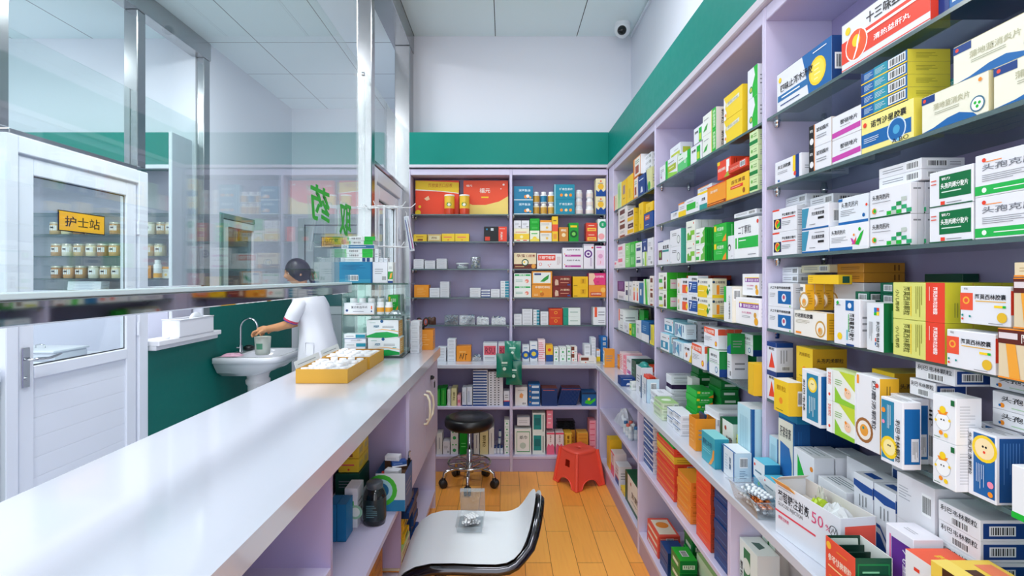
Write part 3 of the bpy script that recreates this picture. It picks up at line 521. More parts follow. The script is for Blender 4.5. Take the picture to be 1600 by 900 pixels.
 'pln': ('white box with green plant print', '#e6eae0', [g([(.12, .08), (.6, .08), (.66, .42), (.4, .3), (.3, .46), (.14, .4)], '#5fae2c'), r(.5, .3, .95, .52, '#7fc23c'), o(.85, .86, .05, RED), L(.2, .62, .7, .76, 1)], [r(0, 0, 1, 1, '#dfe2e2'), BC(.3, .08, .8, .3)], []),
 'grnb': ('bright green box', '#24b23e', [r(.05, .6, .22, .9, YEL), t('板蓝根', .3, .6, .8, .8, '#e8f6e0'), L(.2, .3, .7, .5, 2, '#8ad890'), g([(.7, 0), (1, 0), (1, .4), (.8, .2)], ORG)], [r(0, 0, 1, 1, '#1a9a38'), LV(.3, .1, .7, .9, 2, '#7ad084')], [r(0, 0, 1, 1, '#2a9a40')]),
 'leafg': ('white box with ferns and green end', '#e8ede6', [g([(.55, .05), (1, .1), (1, .95), (.75, .7), (.85, .5), (.6, .4)], '#6cb84a'), L(.1, .45, .5, .62, 1, RED), L(.1, .65, .5, .8, 1, '#55575e'), r(.02, .1, .4, .3, '#3fb848')], [r(0, 0, 1, 1, '#16982f'), LV(.3, .05, .7, .9, 2, '#0a6a1e')], [r(0, 0, 1, 1, '#bcd8bc')]),
 'pand': ('white box with panda-like round mark', W, [o(.3, .5, .14, '#33353a'), o(.3, .48, .09, '#eee'), L(.6, .1, .9, .16, 1)], [], []),
 'edk': ('large white granule box with green panel', '#e9ecef', [t('二丁颗粒', .18, .62, .72, .84, '#55575e'), r(.06, .26, .12, .54, GRN), r(.18, .26, 1, .54, '#25b24a'), L(.22, .42, .55, .5, 1, '#e8f4ea'), o(.98, .88, .05, RED), L(.6, .06, .95, .12, 1)], [], []),
 'peo': ('white box with dancing figure and green patch', '#eaece6', [r(.06, .42, .46, .64, '#34a84c'), o(.76, .62, .11, '#e8b890'), g([(.66, .1), (.9, .1), (.86, .5), (.7, .5)], '#5a3c34'), g([(.66, .55), (.9, .6), (.86, .78), (.7, .76)], '#3c2c28'), g([(.06, .06), (.5, .04), (.6, .2), (.1, .16)], '#c8cc3c'), L(.2, .76, .6, .86, 1)], [r(0, 0, 1, 1, '#35b02c'), r(.35, .1, 1, .62, '#e3ddd4'), L(.45, .3, .9, .5, 1, PNK)], [r(0, 0, 1, 1, '#2a9a34')]),
 'wgs': ('white box with small green figure', '#ece9e4', [g([(.3, .1), (.6, .1), (.5, .5)], '#2a9a34'), o(.4, .6, .14, '#e8b890')], [], []),
 'orw': ('white box with orange-red cup panel', W, [r(.18, .12, .9, .62, '#ea5a34'), o(.85, .36, .17, YEL), t('胶囊', .3, .70, .9, .86)], [], []),
 'b7': ('white and blue box marked seven', W, [r(.08, .12, 1, .70, '#17509a'), t('7', .16, .2, .42, .62, '#ffffff'), L(.5, .3, .9, .6, 3, '#9fc0e4'), t('灵颗粒', .4, .76, .95, .9)], [], []),
 'leafy': ('yellow and white box with green leaves', '#e9eadf', [g([(0, 0), (.66, 0), (.7, .6), (.2, .66), (0, .58)], '#f0cf28'), g([(.72, .1), (.8, .3), (.7, .5), (.62, .3)], '#2a8a34'), o(.80, .62, .08, '#2a8a34'), o(.84, .4, .06, '#4aa83c'), o(.08, .84, .08, '#2a4a7a'), t('止咳颗粒', .2, .74, .7, .88, '#8a8c94'), L(.08, .28, .5, .4, 1, '#fff6c0')], [r(0, 0, 1, 1, '#e2dcb8'), r(0, 0, 1, .16, YEL), r(.3, .18, .5, .66, ORG), t('止咳颗粒', .2, .74, .9, .88, '#55575e'), o(.1, .82, .07, '#2a4a6a'), L(.55, .2, .95, .6, 4, '#8f938c')], [r(0, 0, 1, 1, '#dcd6b4')]),
 'tgs': ('tall white box with green corner stripe', '#e6e9ec', [r(0, .55, .3, 1, '#22b03c'), v('小儿咳喘灵颗粒', .60, .08, .78, .75, '#4a4c54')], [r(0, 0, 1, 1, '#e3dfd2'), BC(.1, .62, .55, .92)], []),
 'prp': ('white box with purple band and gold jar', '#ecebee', [r(.16, .62, 1, .80, '#8a3ca0'), r(.16, .8, 1, .84, YEL), t('蒲地蓝口服液', .34, .65, .98, .77, '#f4e8f8'), o(.24, .72, .08, '#f0f0f4'), t('小儿清热', .28, .42, .7, .5, '#c8508c'), L(.3, .26, .65, .36, 2), o(.86, .40, .10, '#d8a040'), o(.90, .18, .14, '#e8a82c')], [], []),
 'brl': ('long red-brown box', '#a8321e', [L(.1, .3, .5, .6, 1, '#e8c0a0'), r(0, 0, .22, 1, '#ea5a34')], [], []),
 'nvl': ('navy box row end', '#183c7a', [t('灵', .3, .3, .7, .7, '#e0e6f0')], [], []),
 'wbb': ('white box with blue lower panel', '#e6eaf0', [r(.05, .12, .85, .56, '#2f8fb4'), r(.3, .2, .55, .5, '#dfe8ee'), o(.92, .8, .05, RED), L(.2, .7, .7, .85, 1)], [r(0, 0, 1, 1, '#8cc4d8'), BC(.2, .5, .8, .9)], [r(0, 0, 1, 1, '#8cc8da')]),
 'bws': ('pale blue box with bow-tie stripes', '#d8e8f0', [LV(.2, .1, .9, .9, 4, '#2a5a9a'), g([(.3, .5), (.6, .15), (.6, .85)], '#5fa8c8'), r(.1, .1, .18, .9, NAV)], [], [r(0, 0, 1, 1, '#8fc4d8')]),
 'wyc': ('white box with yellow side and blue figure', '#e8eaf0', [t('胶囊', .15, .66, .8, .82), o(.4, .36, .16, ORG), o(.4, .3, .08, NAV), g([(.7, 0), (1, 0), (1, .5)], YEL)], [r(0, 0, 1, 1, '#e8d45c')], []),
 'ort': ('white box with orange-red name band', '#e6e7ee', [g([(0, .72), (.78, .62), (.78, .96), (0, 1)], '#ea5a34'), t('强力枇杷露', .05, .72, .72, .90, '#f8efe8'), L(.08, .3, .6, .55, 4), o(.86, .25, .13, RED), o(.86, .25, .09, YEL)], [r(0, .7, 1, 1, '#d8553c')], [r(0, 0, 1, 1, '#dfe0e6')]),
 'gbl': ('green and blue narrow box', '#178a3c', [g([(0, 0), (1, 0), (1, .5), (0, .3)], '#174f9a')], [], []),
 'wgb': ('white box with blue snowflake and green end', '#e2e8ec', [t('颗粒', .15, .72, .8, .84, '#55575e'), L(.1, .5, .8, .64, 2), o(.72, .24, .13, '#3a7aa8'), o(.72, .24, .09, '#dfe8ec'), r(0, .48, 1, .49, GRN)], [r(0, .3, 1, 1, '#14803a'), r(0, 0, 1, .3, NAV)], [r(0, 0, 1, 1, '#c8d8cc')]),
 'mustard': ('plain mustard yellow box', '#e6b92c', [], [r(0, 0, 1, 1, '#e6b92c')], []),
 'rci': ('cream box with red edge', '#e8dcc0', [r(0, 0, .3, 1, RED), LV(.5, .1, .8, .8, 2, '#a0703a')], [], []),
 'pg': ('tall pale green box', '#b8dca0', [LV(.3, .1, .7, .9, 3, '#4a9a4a')], [r(0, 0, 1, 1, '#dfe8d0')], []),
 'ytl': ('tall yellow box with picture window', '#f0c628', [r(.3, .45, .7, .8, '#a08090'), L(.3, .2, .7, .35, 1, '#a07818')], [r(0, 0, 1, 1, '#ecc024')], []),
 'ytw': ('tall yellow box', '#f2c92a', [LV(.3, .15, .6, .5, 2, '#b08818')], [r(0, 0, 1, 1, '#eec028')], []),
 'grt': ('deep green box', '#12a52c', [L(.2, .3, .8, .6, 2, '#6adc74')], [], [r(0, 0, 1, 1, '#12a52c')]),
 'obw': ('orange box with brown and white front', '#e8892c', [r(.2, .05, .95, .95, '#e9e4dc'), r(.3, .15, .75, .55, '#a0492a'), L(.3, .65, .8, .85, 2, '#3a7a6a')], [r(0, 0, 1, 1, '#e3e3e6'), LV(.5, .15, .8, .85, 2)], []),
 'nvy': ('navy box with small white mark', '#1c4284', [g([(.35, .12), (.7, .12), (.6, .4), (.45, .4)], '#d8dce8'), L(.15, .7, .85, .86, 1, '#cdd8ec')], [r(0, 0, 1, 1, '#163770')], []),
 'nvc': ('cream and navy box', '#d8d9a0', [g([(0, 0), (.4, 0), (.1, 1), (0, 1)], NAV), o(.6, .2, .2, '#3aa83c')], [], []),
 'wbr': ('white box with brown square', '#e8e2de', [r(.2, .55, .8, .85, '#6a3a34'), r(.2, .0, .8, .12, '#8c3a24'), L(.25, .25, .75, .42, 2)], [r(0, 0, 1, 1, '#e6e2e2'), L(.2, .2, .4, .8, 3)], []),
 'wyd': ('white box with yellow base and dark plate', '#eadfd8', [r(.15, .5, .95, .86, '#4a3040'), L(.3, .6, .8, .75, 1, '#e0d0c0'), r(.1, .08, .95, .38, '#f0be28')], [r(0, 0, 1, 1, '#f0c62c'), L(.3, .55, .7, .7, 1, '#a07818')], []),
 'blr': ('navy blue box with red patch', '#1d4c94', [r(.15, .55, .65, .85, '#d86a50'), L(.2, .62, .6, .78, 1, '#f0e0d8'), L(.2, .15, .6, .3, 1, '#b8c8e4')], [], [r(0, 0, 1, 1, '#1b5ca0')]),
 'grl': ('lime and green box with fine lettering', '#7cd46a', [r(.5, 0, 1, 1, '#2fb836'), LV(.6, .2, .9, .8, 2, '#c0f0b8'), L(.1, .4, .4, .8, 3, '#e8f8e0')], [r(0, 0, 1, 1, '#38c03c')], []),
 'wnv': ('white box with navy badge', '#e6e8e6', [r(.15, .3, .8, .56, '#1c3f74'), L(.2, .66, .8, .84, 1, '#3a4a5a')], [r(0, 0, 1, 1, '#1d4a8c')], []),
 'wlm': ('white and lime box', '#e4ebe2', [r(.6, 0, 1, 1, '#a4d03c'), g([(.15, .1), (.5, .1), (.4, .5), (.2, .6)], '#7ab88c')], [], []),
 'wpk': ('white box with pink square', '#e9e2e4', [r(.1, .5, .7, .8, '#e86a80'), L(.2, .15, .7, .35, 2, '#c0a8a8')], [], []),
 'pps': ('purple and white upright box', '#e2e0ea', [r(0, .45, 1, 1, '#4a2a7a'), LV(.2, .5, .8, .95, 3, '#9a80c8'), r(.2, .08, .8, .22, '#b8b8c4')], [], [r(0, 0, 1, 1, '#3a2060')]),
 'wred': ('slanted white box with red figure', '#e8e6e6', [g([(.3, .1), (.8, .1), (.7, .5), (.4, .5)], '#ea4a34'), o(.55, .62, .1, YEL), L(.3, .75, .8, .9, 1)], [], []),
 'btl': ('tall blue box with white window', '#1a72a4', [r(.25, .4, .6, .7, '#e0e4e6')], [r(0, 0, 1, 1, '#1a72a4')], [r(0, 0, 1, 1, '#1a72a4')]),
 'gws': ('white box with green serpentine stripe', '#dfeadb', [g([(.4, 0), (.8, 0), (.5, 1), (.2, 1)], '#3fc03c'), LV(.6, .3, .9, .9, 2, '#6a9a6a')], [], []),
 'dkp': ('long dark purple box', '#2c1c40', [L(.1, .4, .9, .6, 1, '#6a4a8a')], [], []),
 'gyv': ('white box with grey tag', '#dfe0e4', [r(.25, .3, .6, .6, '#b8bcc2'), L(.2, .7, .8, .85, 1)], [], []),
 'gye': ('green and yellow upright box', '#2fb23c', [r(0, 0, .4, 1, '#e8e02c'), LV(.55, .2, .85, .8, 2, '#d8f0c0'), r(.1, .4, .3, .6, '#334')], [], []),
 'bwt': ('blue box with white base', '#1c6aa8', [r(0, 0, 1, .38, '#e4e6ea'), L(.2, .5, .7, .8, 3, '#9cc4e0')], [r(0, 0, 1, 1, '#17508c')], []),
 'ybl': ('yellow and blue narrow box', '#e8d84c', [r(0, .2, .3, 1, '#2a6aa0'), LV(.5, .1, .8, .9, 2, '#8c7c20')], [], []),
 # back wall
 'fuR': ('big red gift box with yellow upper band', '#e84a2e', [g([(0, .72), (0, 1), (1, .94), (1, .62), (.6, .68), (.3, .70)], '#e8c42a'), g([(0, .72), (.3, .70), (.6, .68), (1, .62), (1, .645), (.6, .70), (.3, .725), (0, .745)], '#f0f0ea'), t('阿胶黄芪口服液', .3, .80, .85, .92, '#d08a1a'), g([(.2, .48), (.3, .56), (.33, .46), (.26, .42)], '#f0c8a0'), o(.06, .08, .08, YEL), o(.1, .25, .04, YEL), g([(.66, .0), (.7, .5), (.76, .5), (.74, 0)], '#f08a2a')], [], []),
 'fuY': ('big red gift box with golden lower wave', '#e8502f', [g([(0, 0), (1, 0), (1, .55), (.8, .40), (.5, .30), (.2, .30), (0, .42)], '#ead071'), t('福元', .36, .64, .6, .78, '#f6ece0'), t('福元', .06, .82, .2, .88, '#f6ece0'), L(.4, .46, .58, .58, 1, YEL), o(.9, .88, .03, '#f6ece0'), o(.84, .76, .015, '#f6ece0')], [], []),
 'ysm': ('small yellow tonic box', '#ecc83c', [r(.3, .1, .7, .35, '#8a4a20'), L(.2, .5, .8, .8, 1, '#b0781c')], [], []),
 'tsm': ('small tan tonic box', '#d8bc74', [r(.1, .2, .9, .8, '#e6dcb4'), t('药贴', .3, .35, .7, .65, '#7a4a20')], [], []),
 'ypk': ('small yellow box with pink print', '#f0cc38', [L(.15, .4, .85, .7, 1, '#e8506a'), o(.5, .2, .08, RED)], [], []),
 'blk': ('black box with red end panel', '#16171c', [r(.64, 0, 1, 1, '#ea4630'), r(.05, .05, .26, .32, '#d8402c'), r(.3, .72, .42, .9, '#c8d0d8'), o(.13, .82, .06, '#2a8ab8'), v('天麻片', .72, .1, .82, .66, '#f6e8e0'), L(.68, .8, .94, .9, 1, '#f6e8e0')], [], []),
 'orb': ('orange box', '#e8932a', [L(.2, .2, .8, .8, 5, '#f0b060')], [], [r(0, 0, 1, 1, '#e89a3a')]),
 'orv': ('orange box with pen scribble', '#e8902a', [L(.2, .55, .7, .7, 1, '#f4c070'), g([(.2, .2), (.3, .55), (.4, .2), (.5, .55), (.55, .52), (.42, .12), (.3, .4), (.24, .18)], '#3a2a18'), g([(.6, .1), (.63, .5), (.75, .5), (.72, .44), (.66, .42), (.64, .1)], '#3a2a18')], [], []),
 'smf': ('small flat white box', '#dcdfe6', [L(.15, .3, .8, .7, 2, '#a8acb4')], [], []),
 'sfn': ('small flat box with navy edge', '#dfe2e8', [r(0, 0, 1, .4, '#1c3f84'), L(.15, .55, .8, .85, 1, '#8a8f98')], [], []),
 'sft': ('small flat box with teal end', '#dfe4e8', [r(.55, .1, 1, .9, '#1f88a0'), L(.1, .3, .5, .7, 1)], [], []),
 'wpb': ('white box with pink label and dark scrawl', '#e0e2e6', [r(.06, .35, .9, .85, '#e25a6c'), t('RSU', .15, .42, .82, .76, '#5a1a30'), L(.1, .1, .8, .25, 2)], [], []),
 'blb': ('blue box with orange and white petals', '#1b78a0', [t('深海鱼油', .25, .62, .85, .8, '#d8ecf4'), o(.62, .25, .12, ORG), o(.72, .3, .12, '#f0e8e0'), o(.85, .2, .08, '#e8b060'), r(0, 0, 1, .06, '#d8e4ea')], [], []),
 'blc': ('teal box with three orange discs', '#1f8aa6', [t('钙维生素片', .25, .6, .9, .76, '#dceef2'), o(.35, .28, .10, ORG), o(.58, .28, .10, '#f0d8a0'), o(.80, .28, .10, ORG), r(0, 0, .06, 1, '#8cc4d0')], [], []),
 'nvg': ('cream box with navy zigzag and gold seal', '#e8e0b4', [g([(0, 0), (1, 0), (1, .38), (.75, .25), (.5, .42), (.25, .25), (0, .38)], '#174a94'), o(.5, .55, .17, '#e8b838'), o(.5, .85, .05, '#e86030'), L(.2, .7, .8, .78, 1, NAV)], [], []),
 'yrm': ('white and yellow box with red marks', '#eee8cc', [r(0, .15, 1, .6, '#f0cc38'), r(.15, .05, .4, .12, RED), r(.6, .05, .85, .12, RED), L(.1, .64, .9, .8, 1, '#d8704a'), o(.5, .35, .12, '#f6ecb0')], [], []),
 'wym': ('white box with yellow fruit print', '#e8ecd8', [o(.5, .25, .2, YEL), L(.15, .6, .85, .85, 1, GRN), g([(0, 0), (1, 0), (1, .2), (.5, .35), (0, .15)], '#f0d858')], [], []),
 'owx': ('white box with orange top band', '#e9e6dc', [r(0, .8, 1, 1, '#e89a34'), o(.6, .3, .12, '#e8c060'), L(.1, .5, .8, .7, 2, '#8a8c94')], [], []),
 'yrt': ('tall yellow box with red cap band', '#f2c830', [r(0, .4, 1, .68, '#ea5a3c'), r(.2, .1, .8, .3, '#e89a3c'), L(.2, .76, .8, .9, 1, '#8a6a10')], [], []),
 'obn': ('orange-brown box with pale seal', '#d08a3c', [o(.5, .45, .14, '#f0dcb0'), t('颗粒', .2, .7, .8, .86, '#f6ecd8')], [], []),
 'gdk': ('dark green upright box with round seal', '#1a9a34', [o(.5, .4, .2, '#0c5a2a'), o(.5, .4, .1, '#7ad05c'), r(.15, .75, .85, .86, YEL)], [], []),
 'ryb': ('red and yellow box', '#dd4a38', [r(.1, .1, .9, .45, '#f0d048'), L(.2, .6, .8, .8, 1, '#f4dcc8'), r(.2, .2, .8, .34, '#ea7a50')], [], []),
 'wgc': ('white box with green and pink rounds', '#e6ece8', [o(.62, .75, .16, '#1fa06a'), o(.45, .22, .14, '#f0a8a8'), t('贴', .5, .68, .72, .82, '#e8f6ea')], [], []),
 'yunb': ('cream and brown box with flower plate', '#ead9b4', [r(0, 0, 1, .3, '#6a2c20'), t('孕宝', .12, .72, .5, .92, '#7a2a1c'), t('口服液', .55, .72, .95, .9, '#a03a28'), o(.5, .4, .22, '#2a5a3c'), o(.5, .4, .16, '#f0ecd8'), o(.46, .42, .06, YEL), o(.88, .16, .14, '#e8a040'), L(.05, .08, .5, .2, 1, '#e8c88c')], [], []),
 'sjm': ('white box with red heart and red name band', '#ece9ec', [r(.04, .55, .74, .92, '#e44a3a'), t('三精葡萄糖', .08, .62, .70, .84, '#fae8e4'), o(.14, .3, .1, '#e86a5c'), o(.14, .3, .07, '#ece9ec'), o(.45, .25, .03, RED), o(.55, .3, .03, RED), o(.5, .15, .03, RED), LV(.8, .2, .95, .8, 3, '#b89898')], [], []),
 'mgw': ('white box with magenta script', '#e9e7ee', [t('妇科千金片', .2, .72, .85, .88, '#3a3a4a'), r(.12, .16, .88, .34, '#b8489c'), t('Jin', .2, .2, .4, .32, '#f4e0f0'), o(.1, .4, .05, ORG)], [r(0, 0, 1, 1, '#d8d2e2')], []),
 'ptw': ('tall white box with purple knot', '#e9e6ee', [o(.45, .6, .16, '#6a3a8c'), o(.45, .6, .10, '#e9e6ee'), o(.45, .6, .05, '#6a3a8c'), r(0, .93, 1, 1, '#c8c0d0'), LV(.6, .1, .85, .45, 2, '#8a5aa0'), o(.85, .85, .04, RED)], [], []),
 'pkt': ('tall white box with pink dotted pattern', '#eae6ee', [r(.15, .15, .85, .8, '#ecd0e0'), v('丸', .45, .2, .55, .36, '#e05a4a'), o(.5, .55, .1, '#d8a0c0'), r(.1, .9, .6, .96, '#b8489c')], [], [r(0, 0, 1, 1, '#d87ab0')]),
 'wgf': ('white box with green strip and pink flower', '#e8ece8', [r(.05, .78, .95, .92, '#2fae5c'), t('颗粒', .3, .8, .7, .9, '#f0f8f0'), o(.75, .35, .16, '#ea8a78'), o(.7, .3, .08, '#f4d8c8'), L(.1, .25, .5, .5, 2, '#7ab0a0')], [], []),
 'orl': ('white box with leaf in orange frame', '#ea9a38', [r(.06, .1, .92, .9, '#e6ebe6'), g([(.4, .2), (.6, .5), (.85, .75), (.8, .4), (.6, .2)], '#2f9a3c'), r(.12, .7, .45, .84, '#2a3a7a')], [], []),
 'org2': ('orange box with herbal print', '#e89630', [t('金银花颗粒', .15, .70, .9, .88, '#f6e8d0'), o(.5, .25, .16, '#c87018'), o(.45, .45, .08, '#d8c040'), L(.1, .1, .3, .3, 2, '#f6d8a0')], [], []),
 'mrn': ('maroon box with horse figure', '#7a2420', [t('片颗粒', .4, .6, .9, .8, '#e8c8a8'), g([(.12, .1), (.3, .15), (.28, .6), (.14, .7), (.1, .4)], '#d8b8a0'), r(.78, .1, .95, .24, '#2a4a8c'), L(.4, .3, .9, .45, 1, '#d89a80')], [], []),
 'ymb': ('yellow box with framed plate', '#eebd20', [r(.5, .3, .85, .8, '#e0a818'), v('颗粒', .62, .38, .72, .74, '#7a4a10'), r(.05, .1, .3, .16, '#7a5a10')], [], []),
 'pnb': ('pink box with peach wave', '#e0407c', [g([(0, 0), (.35, 0), (.25, .4), (.4, .7), (.3, 1), (0, 1)], '#f0c8a8'), t('益母颗粒', .42, .62, .9, .8, '#fae0ec'), r(.45, .2, .6, .3, '#c83a6c')], [], []),
 'ordr': ('orange box with red name band', '#ec9434', [r(.1, .12, .75, .42, '#c8402c'), t('益母草颗粒', .14, .2, .72, .36, '#f6e0c8'), o(.85, .6, .2, '#f4c060')], [], []),
 'rdy': ('orange-red box with gold oval', '#cc3c1e', [o(.5, .5, .2, '#e8a030'), o(.5, .5, .13, '#cc3c1e'), L(.1, .8, .9, .92, 1, '#f0b050')], [], []),
 'tlw': ('white box with teal left side', '#dfe8e4', [r(0, 0, .3, 1, '#179078'), L(.4, .4, .9, .6, 1, '#4a8a70')], [], []),
 'wrs': ('white box with orange-red stripe', '#e6e9ea', [r(.1, .45, .3, 1, '#ea5a34'), L(.4, .5, .9, .8, 2), L(.4, .1, .9, .3, 2)], [], []),
 'nvo': ('navy box with white cap window', '#1a4a94', [o(.5, .35, .2, '#e0e6f0'), L(.2, .7, .8, .85, 1, '#b8cce8')], [], []),
 'wbl': ('white box with blue round', '#e4e8ec', [o(.5, .4, .26, '#1f5fae'), o(.5, .4, .12, '#e8d04c'), L(.2, .8, .8, .9, 1, BLU)], [], []),
 'pkr': ('pink and white box with fine red stripes', '#f0d8dc', [L(.05, .1, .95, .9, 9, '#e04868')], [], []),
 'yob': ('yellow box with blue base', '#f0b830', [r(0, 0, 1, .4, '#174a90'), o(.5, .7, .1, RED)], [], []),
 'gws2': ('small white box with green cross dots', '#e8ece8', [o(.5, .35, .14, '#3aa85c'), o(.3, .8, .06, GRN), o(.7, .8, .06, GRN)], [], []),
 'bnw': ('small white and brown box', '#e6e0da', [r(0, .5, .5, 1, '#7a3c2c'), L(.5, .2, .9, .4, 1), o(.3, .2, .1, RED)], [], []),
 'pkgr': ('small pink box', '#f0b0b8', [r(.2, .3, .8, .6, '#e86a80')], [], []),
 'blf': ('flat blue box', '#1c68a8', [BC(.3, .25, .75, .8)], [], []),
 'bkg': ('upright green book-like pack', '#1a9a34', [LV(.3, .1, .7, .9, 2, '#7ad05c')], [], []),
 'bkw': ('upright white pack', '#dfe0dc', [LV(.3, .2, .7, .8, 1)], [], []),
 'bkc': ('upright cream pack with writing', '#e2d8a0', [v('颗粒', .3, .3, .7, .8, '#6a6034')], [], []),
 'bkb': ('upright white pack with blue lines', '#dfe2ea', [LV(.2, .2, .5, .8, 2, '#3a5a9a'), r(0, 0, 1, .06, NAV)], [], []),
 'vry': ('flat white box with navy band', '#dcdee6', [r(0, 0, .95, .55, '#1f4488'), L(.1, .65, .8, .9, 1, '#9aa0a8')], [], []),
 'vrq': ('flat white box with small dark squares', '#dfe0e6', [r(.12, .3, .22, .7, '#44464c'), r(.4, .3, .5, .7, '#44464c'), r(.65, .3, .75, .7, '#44464c')], [], []),
 'wnb': ('white box with navy base', '#dfe0e8', [r(0, 0, 1, .3, '#1c4a94'), r(0, .3, 1, .36, RED), L(.2, .5, .8, .8, 2)], [], []),
 'wbk': ('white box with kidney emblem', '#e4e4e2', [g([(.35, .45), (.6, .4), (.68, .6), (.5, .7), (.36, .6)], '#e8a060'), L(.2, .8, .8, .88, 1), BC(.55, .06, .9, .2)], [], []),
 'blo': ('blue box with orange dots and label', '#1a5f9c', [o(.15, .7, .12, ORG), r(.3, .3, .9, .7, '#d8e4ee'), L(.35, .4, .85, .6, 1)], [], []),
 'nvt': ('navy folder-like pack', '#15356c', [L(.1, .85, .9, .95, 1, '#d86a50')], [], [r(0, 0, 1, 1, '#8a4a3c')]),
 'blkg': ('dark blue box with green snake print', '#1d5c94', [g([(.2, .2), (.6, .1), (.95, .4), (.95, .6), (.6, .35), (.3, .45)], '#3fc02c'), o(.5, .5, .1, YEL), r(0, .85, 1, 1, '#142c4c')], [], []),
 'wgfr': ('white box with green frame', '#e9ece8', [r(.12, .1, .92, .9, '#2a9a4c'), r(.15, .13, .89, .87, '#e9ece8'), t('纸巾', .3, .6, .75, .74, '#2a3a34'), o(.5, .35, .12, '#b8ccc0')], [], []),
 'tlb': ('white and teal box with screen print', '#dde8e4', [r(.08, .2, .7, .92, '#178a88'), r(.16, .4, .6, .75, '#0f6c70'), LV(.76, .1, .92, .9, 2, '#33484a')], [], []),
 'pkw': ('white box with pink clouds', '#ecdfe0', [g([(0, 0), (1, 0), (1, .35), (.7, .5), (.5, .4), (.2, .5), (0, .3)], '#e86a8c'), v('棉片', .4, .55, .6, .9, '#8a5a3a'), r(0, .92, 1, 1, '#e8506a')], [], []),
 'ywt': ('yellow box with ornate writing', '#e8b840', [v('藿香正气', .35, .15, .65, .9, '#6a3a14'), r(.06, .05, .12, .95, '#7a4a1c'), r(.88, .05, .94, .95, '#7a4a1c')], [], []),
 'ofl': ('flat orange box with stripe', '#e8a038', [L(.1, .3, .9, .7, 2, '#c04a2c')], [], [r(0, 0, 1, 1, '#e8b04a')]),
 'pfl': ('flat pink box', '#ee9aa8', [L(.1, .3, .9, .7, 1, '#d8405c')], [], []),
 'pktn': ('pink tall box', '#f08aa0', [L(.2, .2, .8, .9, 3, '#f8d0d8')], [], []),
 # long wall lower part
 'bsw': ('flat blue and white box', '#1b4a90', [r(0, 0, 1, .3, '#dfe2ea'), L(.1, .5, .7, .8, 2, '#9cb8dc')], [r(0, 0, 1, 1, '#dcdce4'), L(.1, .3, .9, .7, 2)], []),
 'gtop': ('green box with gold picture', '#1fae3c', [L(.1, .2, .9, .5, 1, '#0c5a20')], [L(.1, .2, .8, .7, 2, '#0c5a20')], [r(.3, .4, .7, .8, '#b8903c'), L(.1, .05, .9, .25, 1, '#0c4a1a')]),
 'rst': ('red box with gold strip and barcode end', '#e8503a', [r(0, .4, 1, .48, '#f0c83c')], [BC(.4, .3, .62, .7), L(.1, .2, .3, .8, 2, '#b83020')], []),
 'yst': ('yellow flat box', '#e8c43c', [r(0, .3, 1, .4, '#e8503a')], [L(.1, .2, .9, .7, 2, '#b08820')], []),
 'ost': ('orange box with barcode end', '#ee8a34', [L(.1, .3, .9, .6, 1, '#f6c05c')], [BC(.68, .2, .92, .75), L(.1, .2, .5, .6, 2, '#b85a1c')], [r(0, 0, 1, 1, '#f0a038')]),
 'orst': ('orange-red box with fine gold lines', '#ee5030', [L(.1, .4, .8, .6, 1, '#f4a040')], [r(0, 0, 1, 1, '#a84632'), L(.1, .3, .9, .6, 1, '#7a2c20')], []),
 'nvs': ('dark blue box', '#16407c', [L(.2, .4, .8, .6, 1, '#4a78b4')], [r(0, 0, 1, 1, '#123464')], []),
 'rcs': ('red and cream box with round seal', '#dd5040', [r(.1, .2, .9, .6, '#e8dccc')], [L(.1, .2, .9, .7, 2, '#e8c8b8'), BC(.35, .2, .7, .7)], [r(.1, .1, .9, .9, '#e8dcc8'), o(.4, .5, .3, ORG)]),
 'gnb': ('dark green box with white labels', '#137a34', [r(.2, .3, .8, .6, '#d8e4d0')], [r(.15, .3, .85, .65, '#d8e4d0'), LV(.2, .35, .8, .6, 5, '#333')], [r(0, 0, 1, 1, '#2ab03a'), BC(.3, .3, .7, .7)]),
 'gwst': ('pale green box with floral top', '#d0dcc0', [L(.1, .3, .8, .7, 2, '#4a7a4a')], [L(.1, .3, .6, .7, 2, '#3a4a3a'), BC(.7, .2, .95, .8)], [r(0, 0, 1, 1, '#9ac07c'), o(.5, .5, .3, '#dfe8d8')]),
 'cut': ('white and green box with stone top print', '#e2ece8', [r(.25, .35, .62, .9, '#24784a'), o(.42, .6, .14, '#dfe8e0'), v('颗粒剂', .05, .1, .2, .6)], [r(0, 0, 1, 1, '#dde4e2')], [g([(.3, .3), (.7, .35), (.6, .7), (.35, .65)], '#4a6a60')]),
 'elf': ('green box with little elf figure', '#2a9a3c', [g([(0, .5), (1, .4), (1, 1), (0, 1)], '#d8e8dc'), o(.5, .62, .12, '#e8b88c'), g([(.36, .66), (.64, .66), (.5, .9)], '#1a6a2c'), g([(.4, .2), (.62, .2), (.6, .5), (.42, .5)], '#3a5a2c')], [r(0, 0, 1, 1, '#d8d4cc'), BC(.2, .1, .7, .4)], []),
 'gryc': ('grey carton with barcode', '#b4afae', [L(.2, .6, .8, .8, 2)], [BC(.2, .2, .7, .7)], []),
 'fufa': ('white box with dark green rim and black name', '#e4e8e4', [r(0, 0, .2, 1, '#0c5a3c'), r(0, 0, 1, .12, '#0c5a3c'), t('复方颗粒', .5, .4, .98, .62), o(.45, .8, .06, '#a8402c'), L(.5, .26, .9, .34, 1)], [], [r(0, 0, 1, 1, '#0c5a3c')]),
 'tallb': ('tall pale blue box with navy spine', '#b8dce8', [LV(.15, .15, .75, .85, 8, '#86b4c8'), r(.92, 0, 1, 1, '#1d5c9c')], [r(0, 0, .1, 1, '#1d5c9c'), LV(.3, .1, .85, .9, 5, '#5a7a9c')], [r(0, 0, 1, 1, '#d8dce0')]),
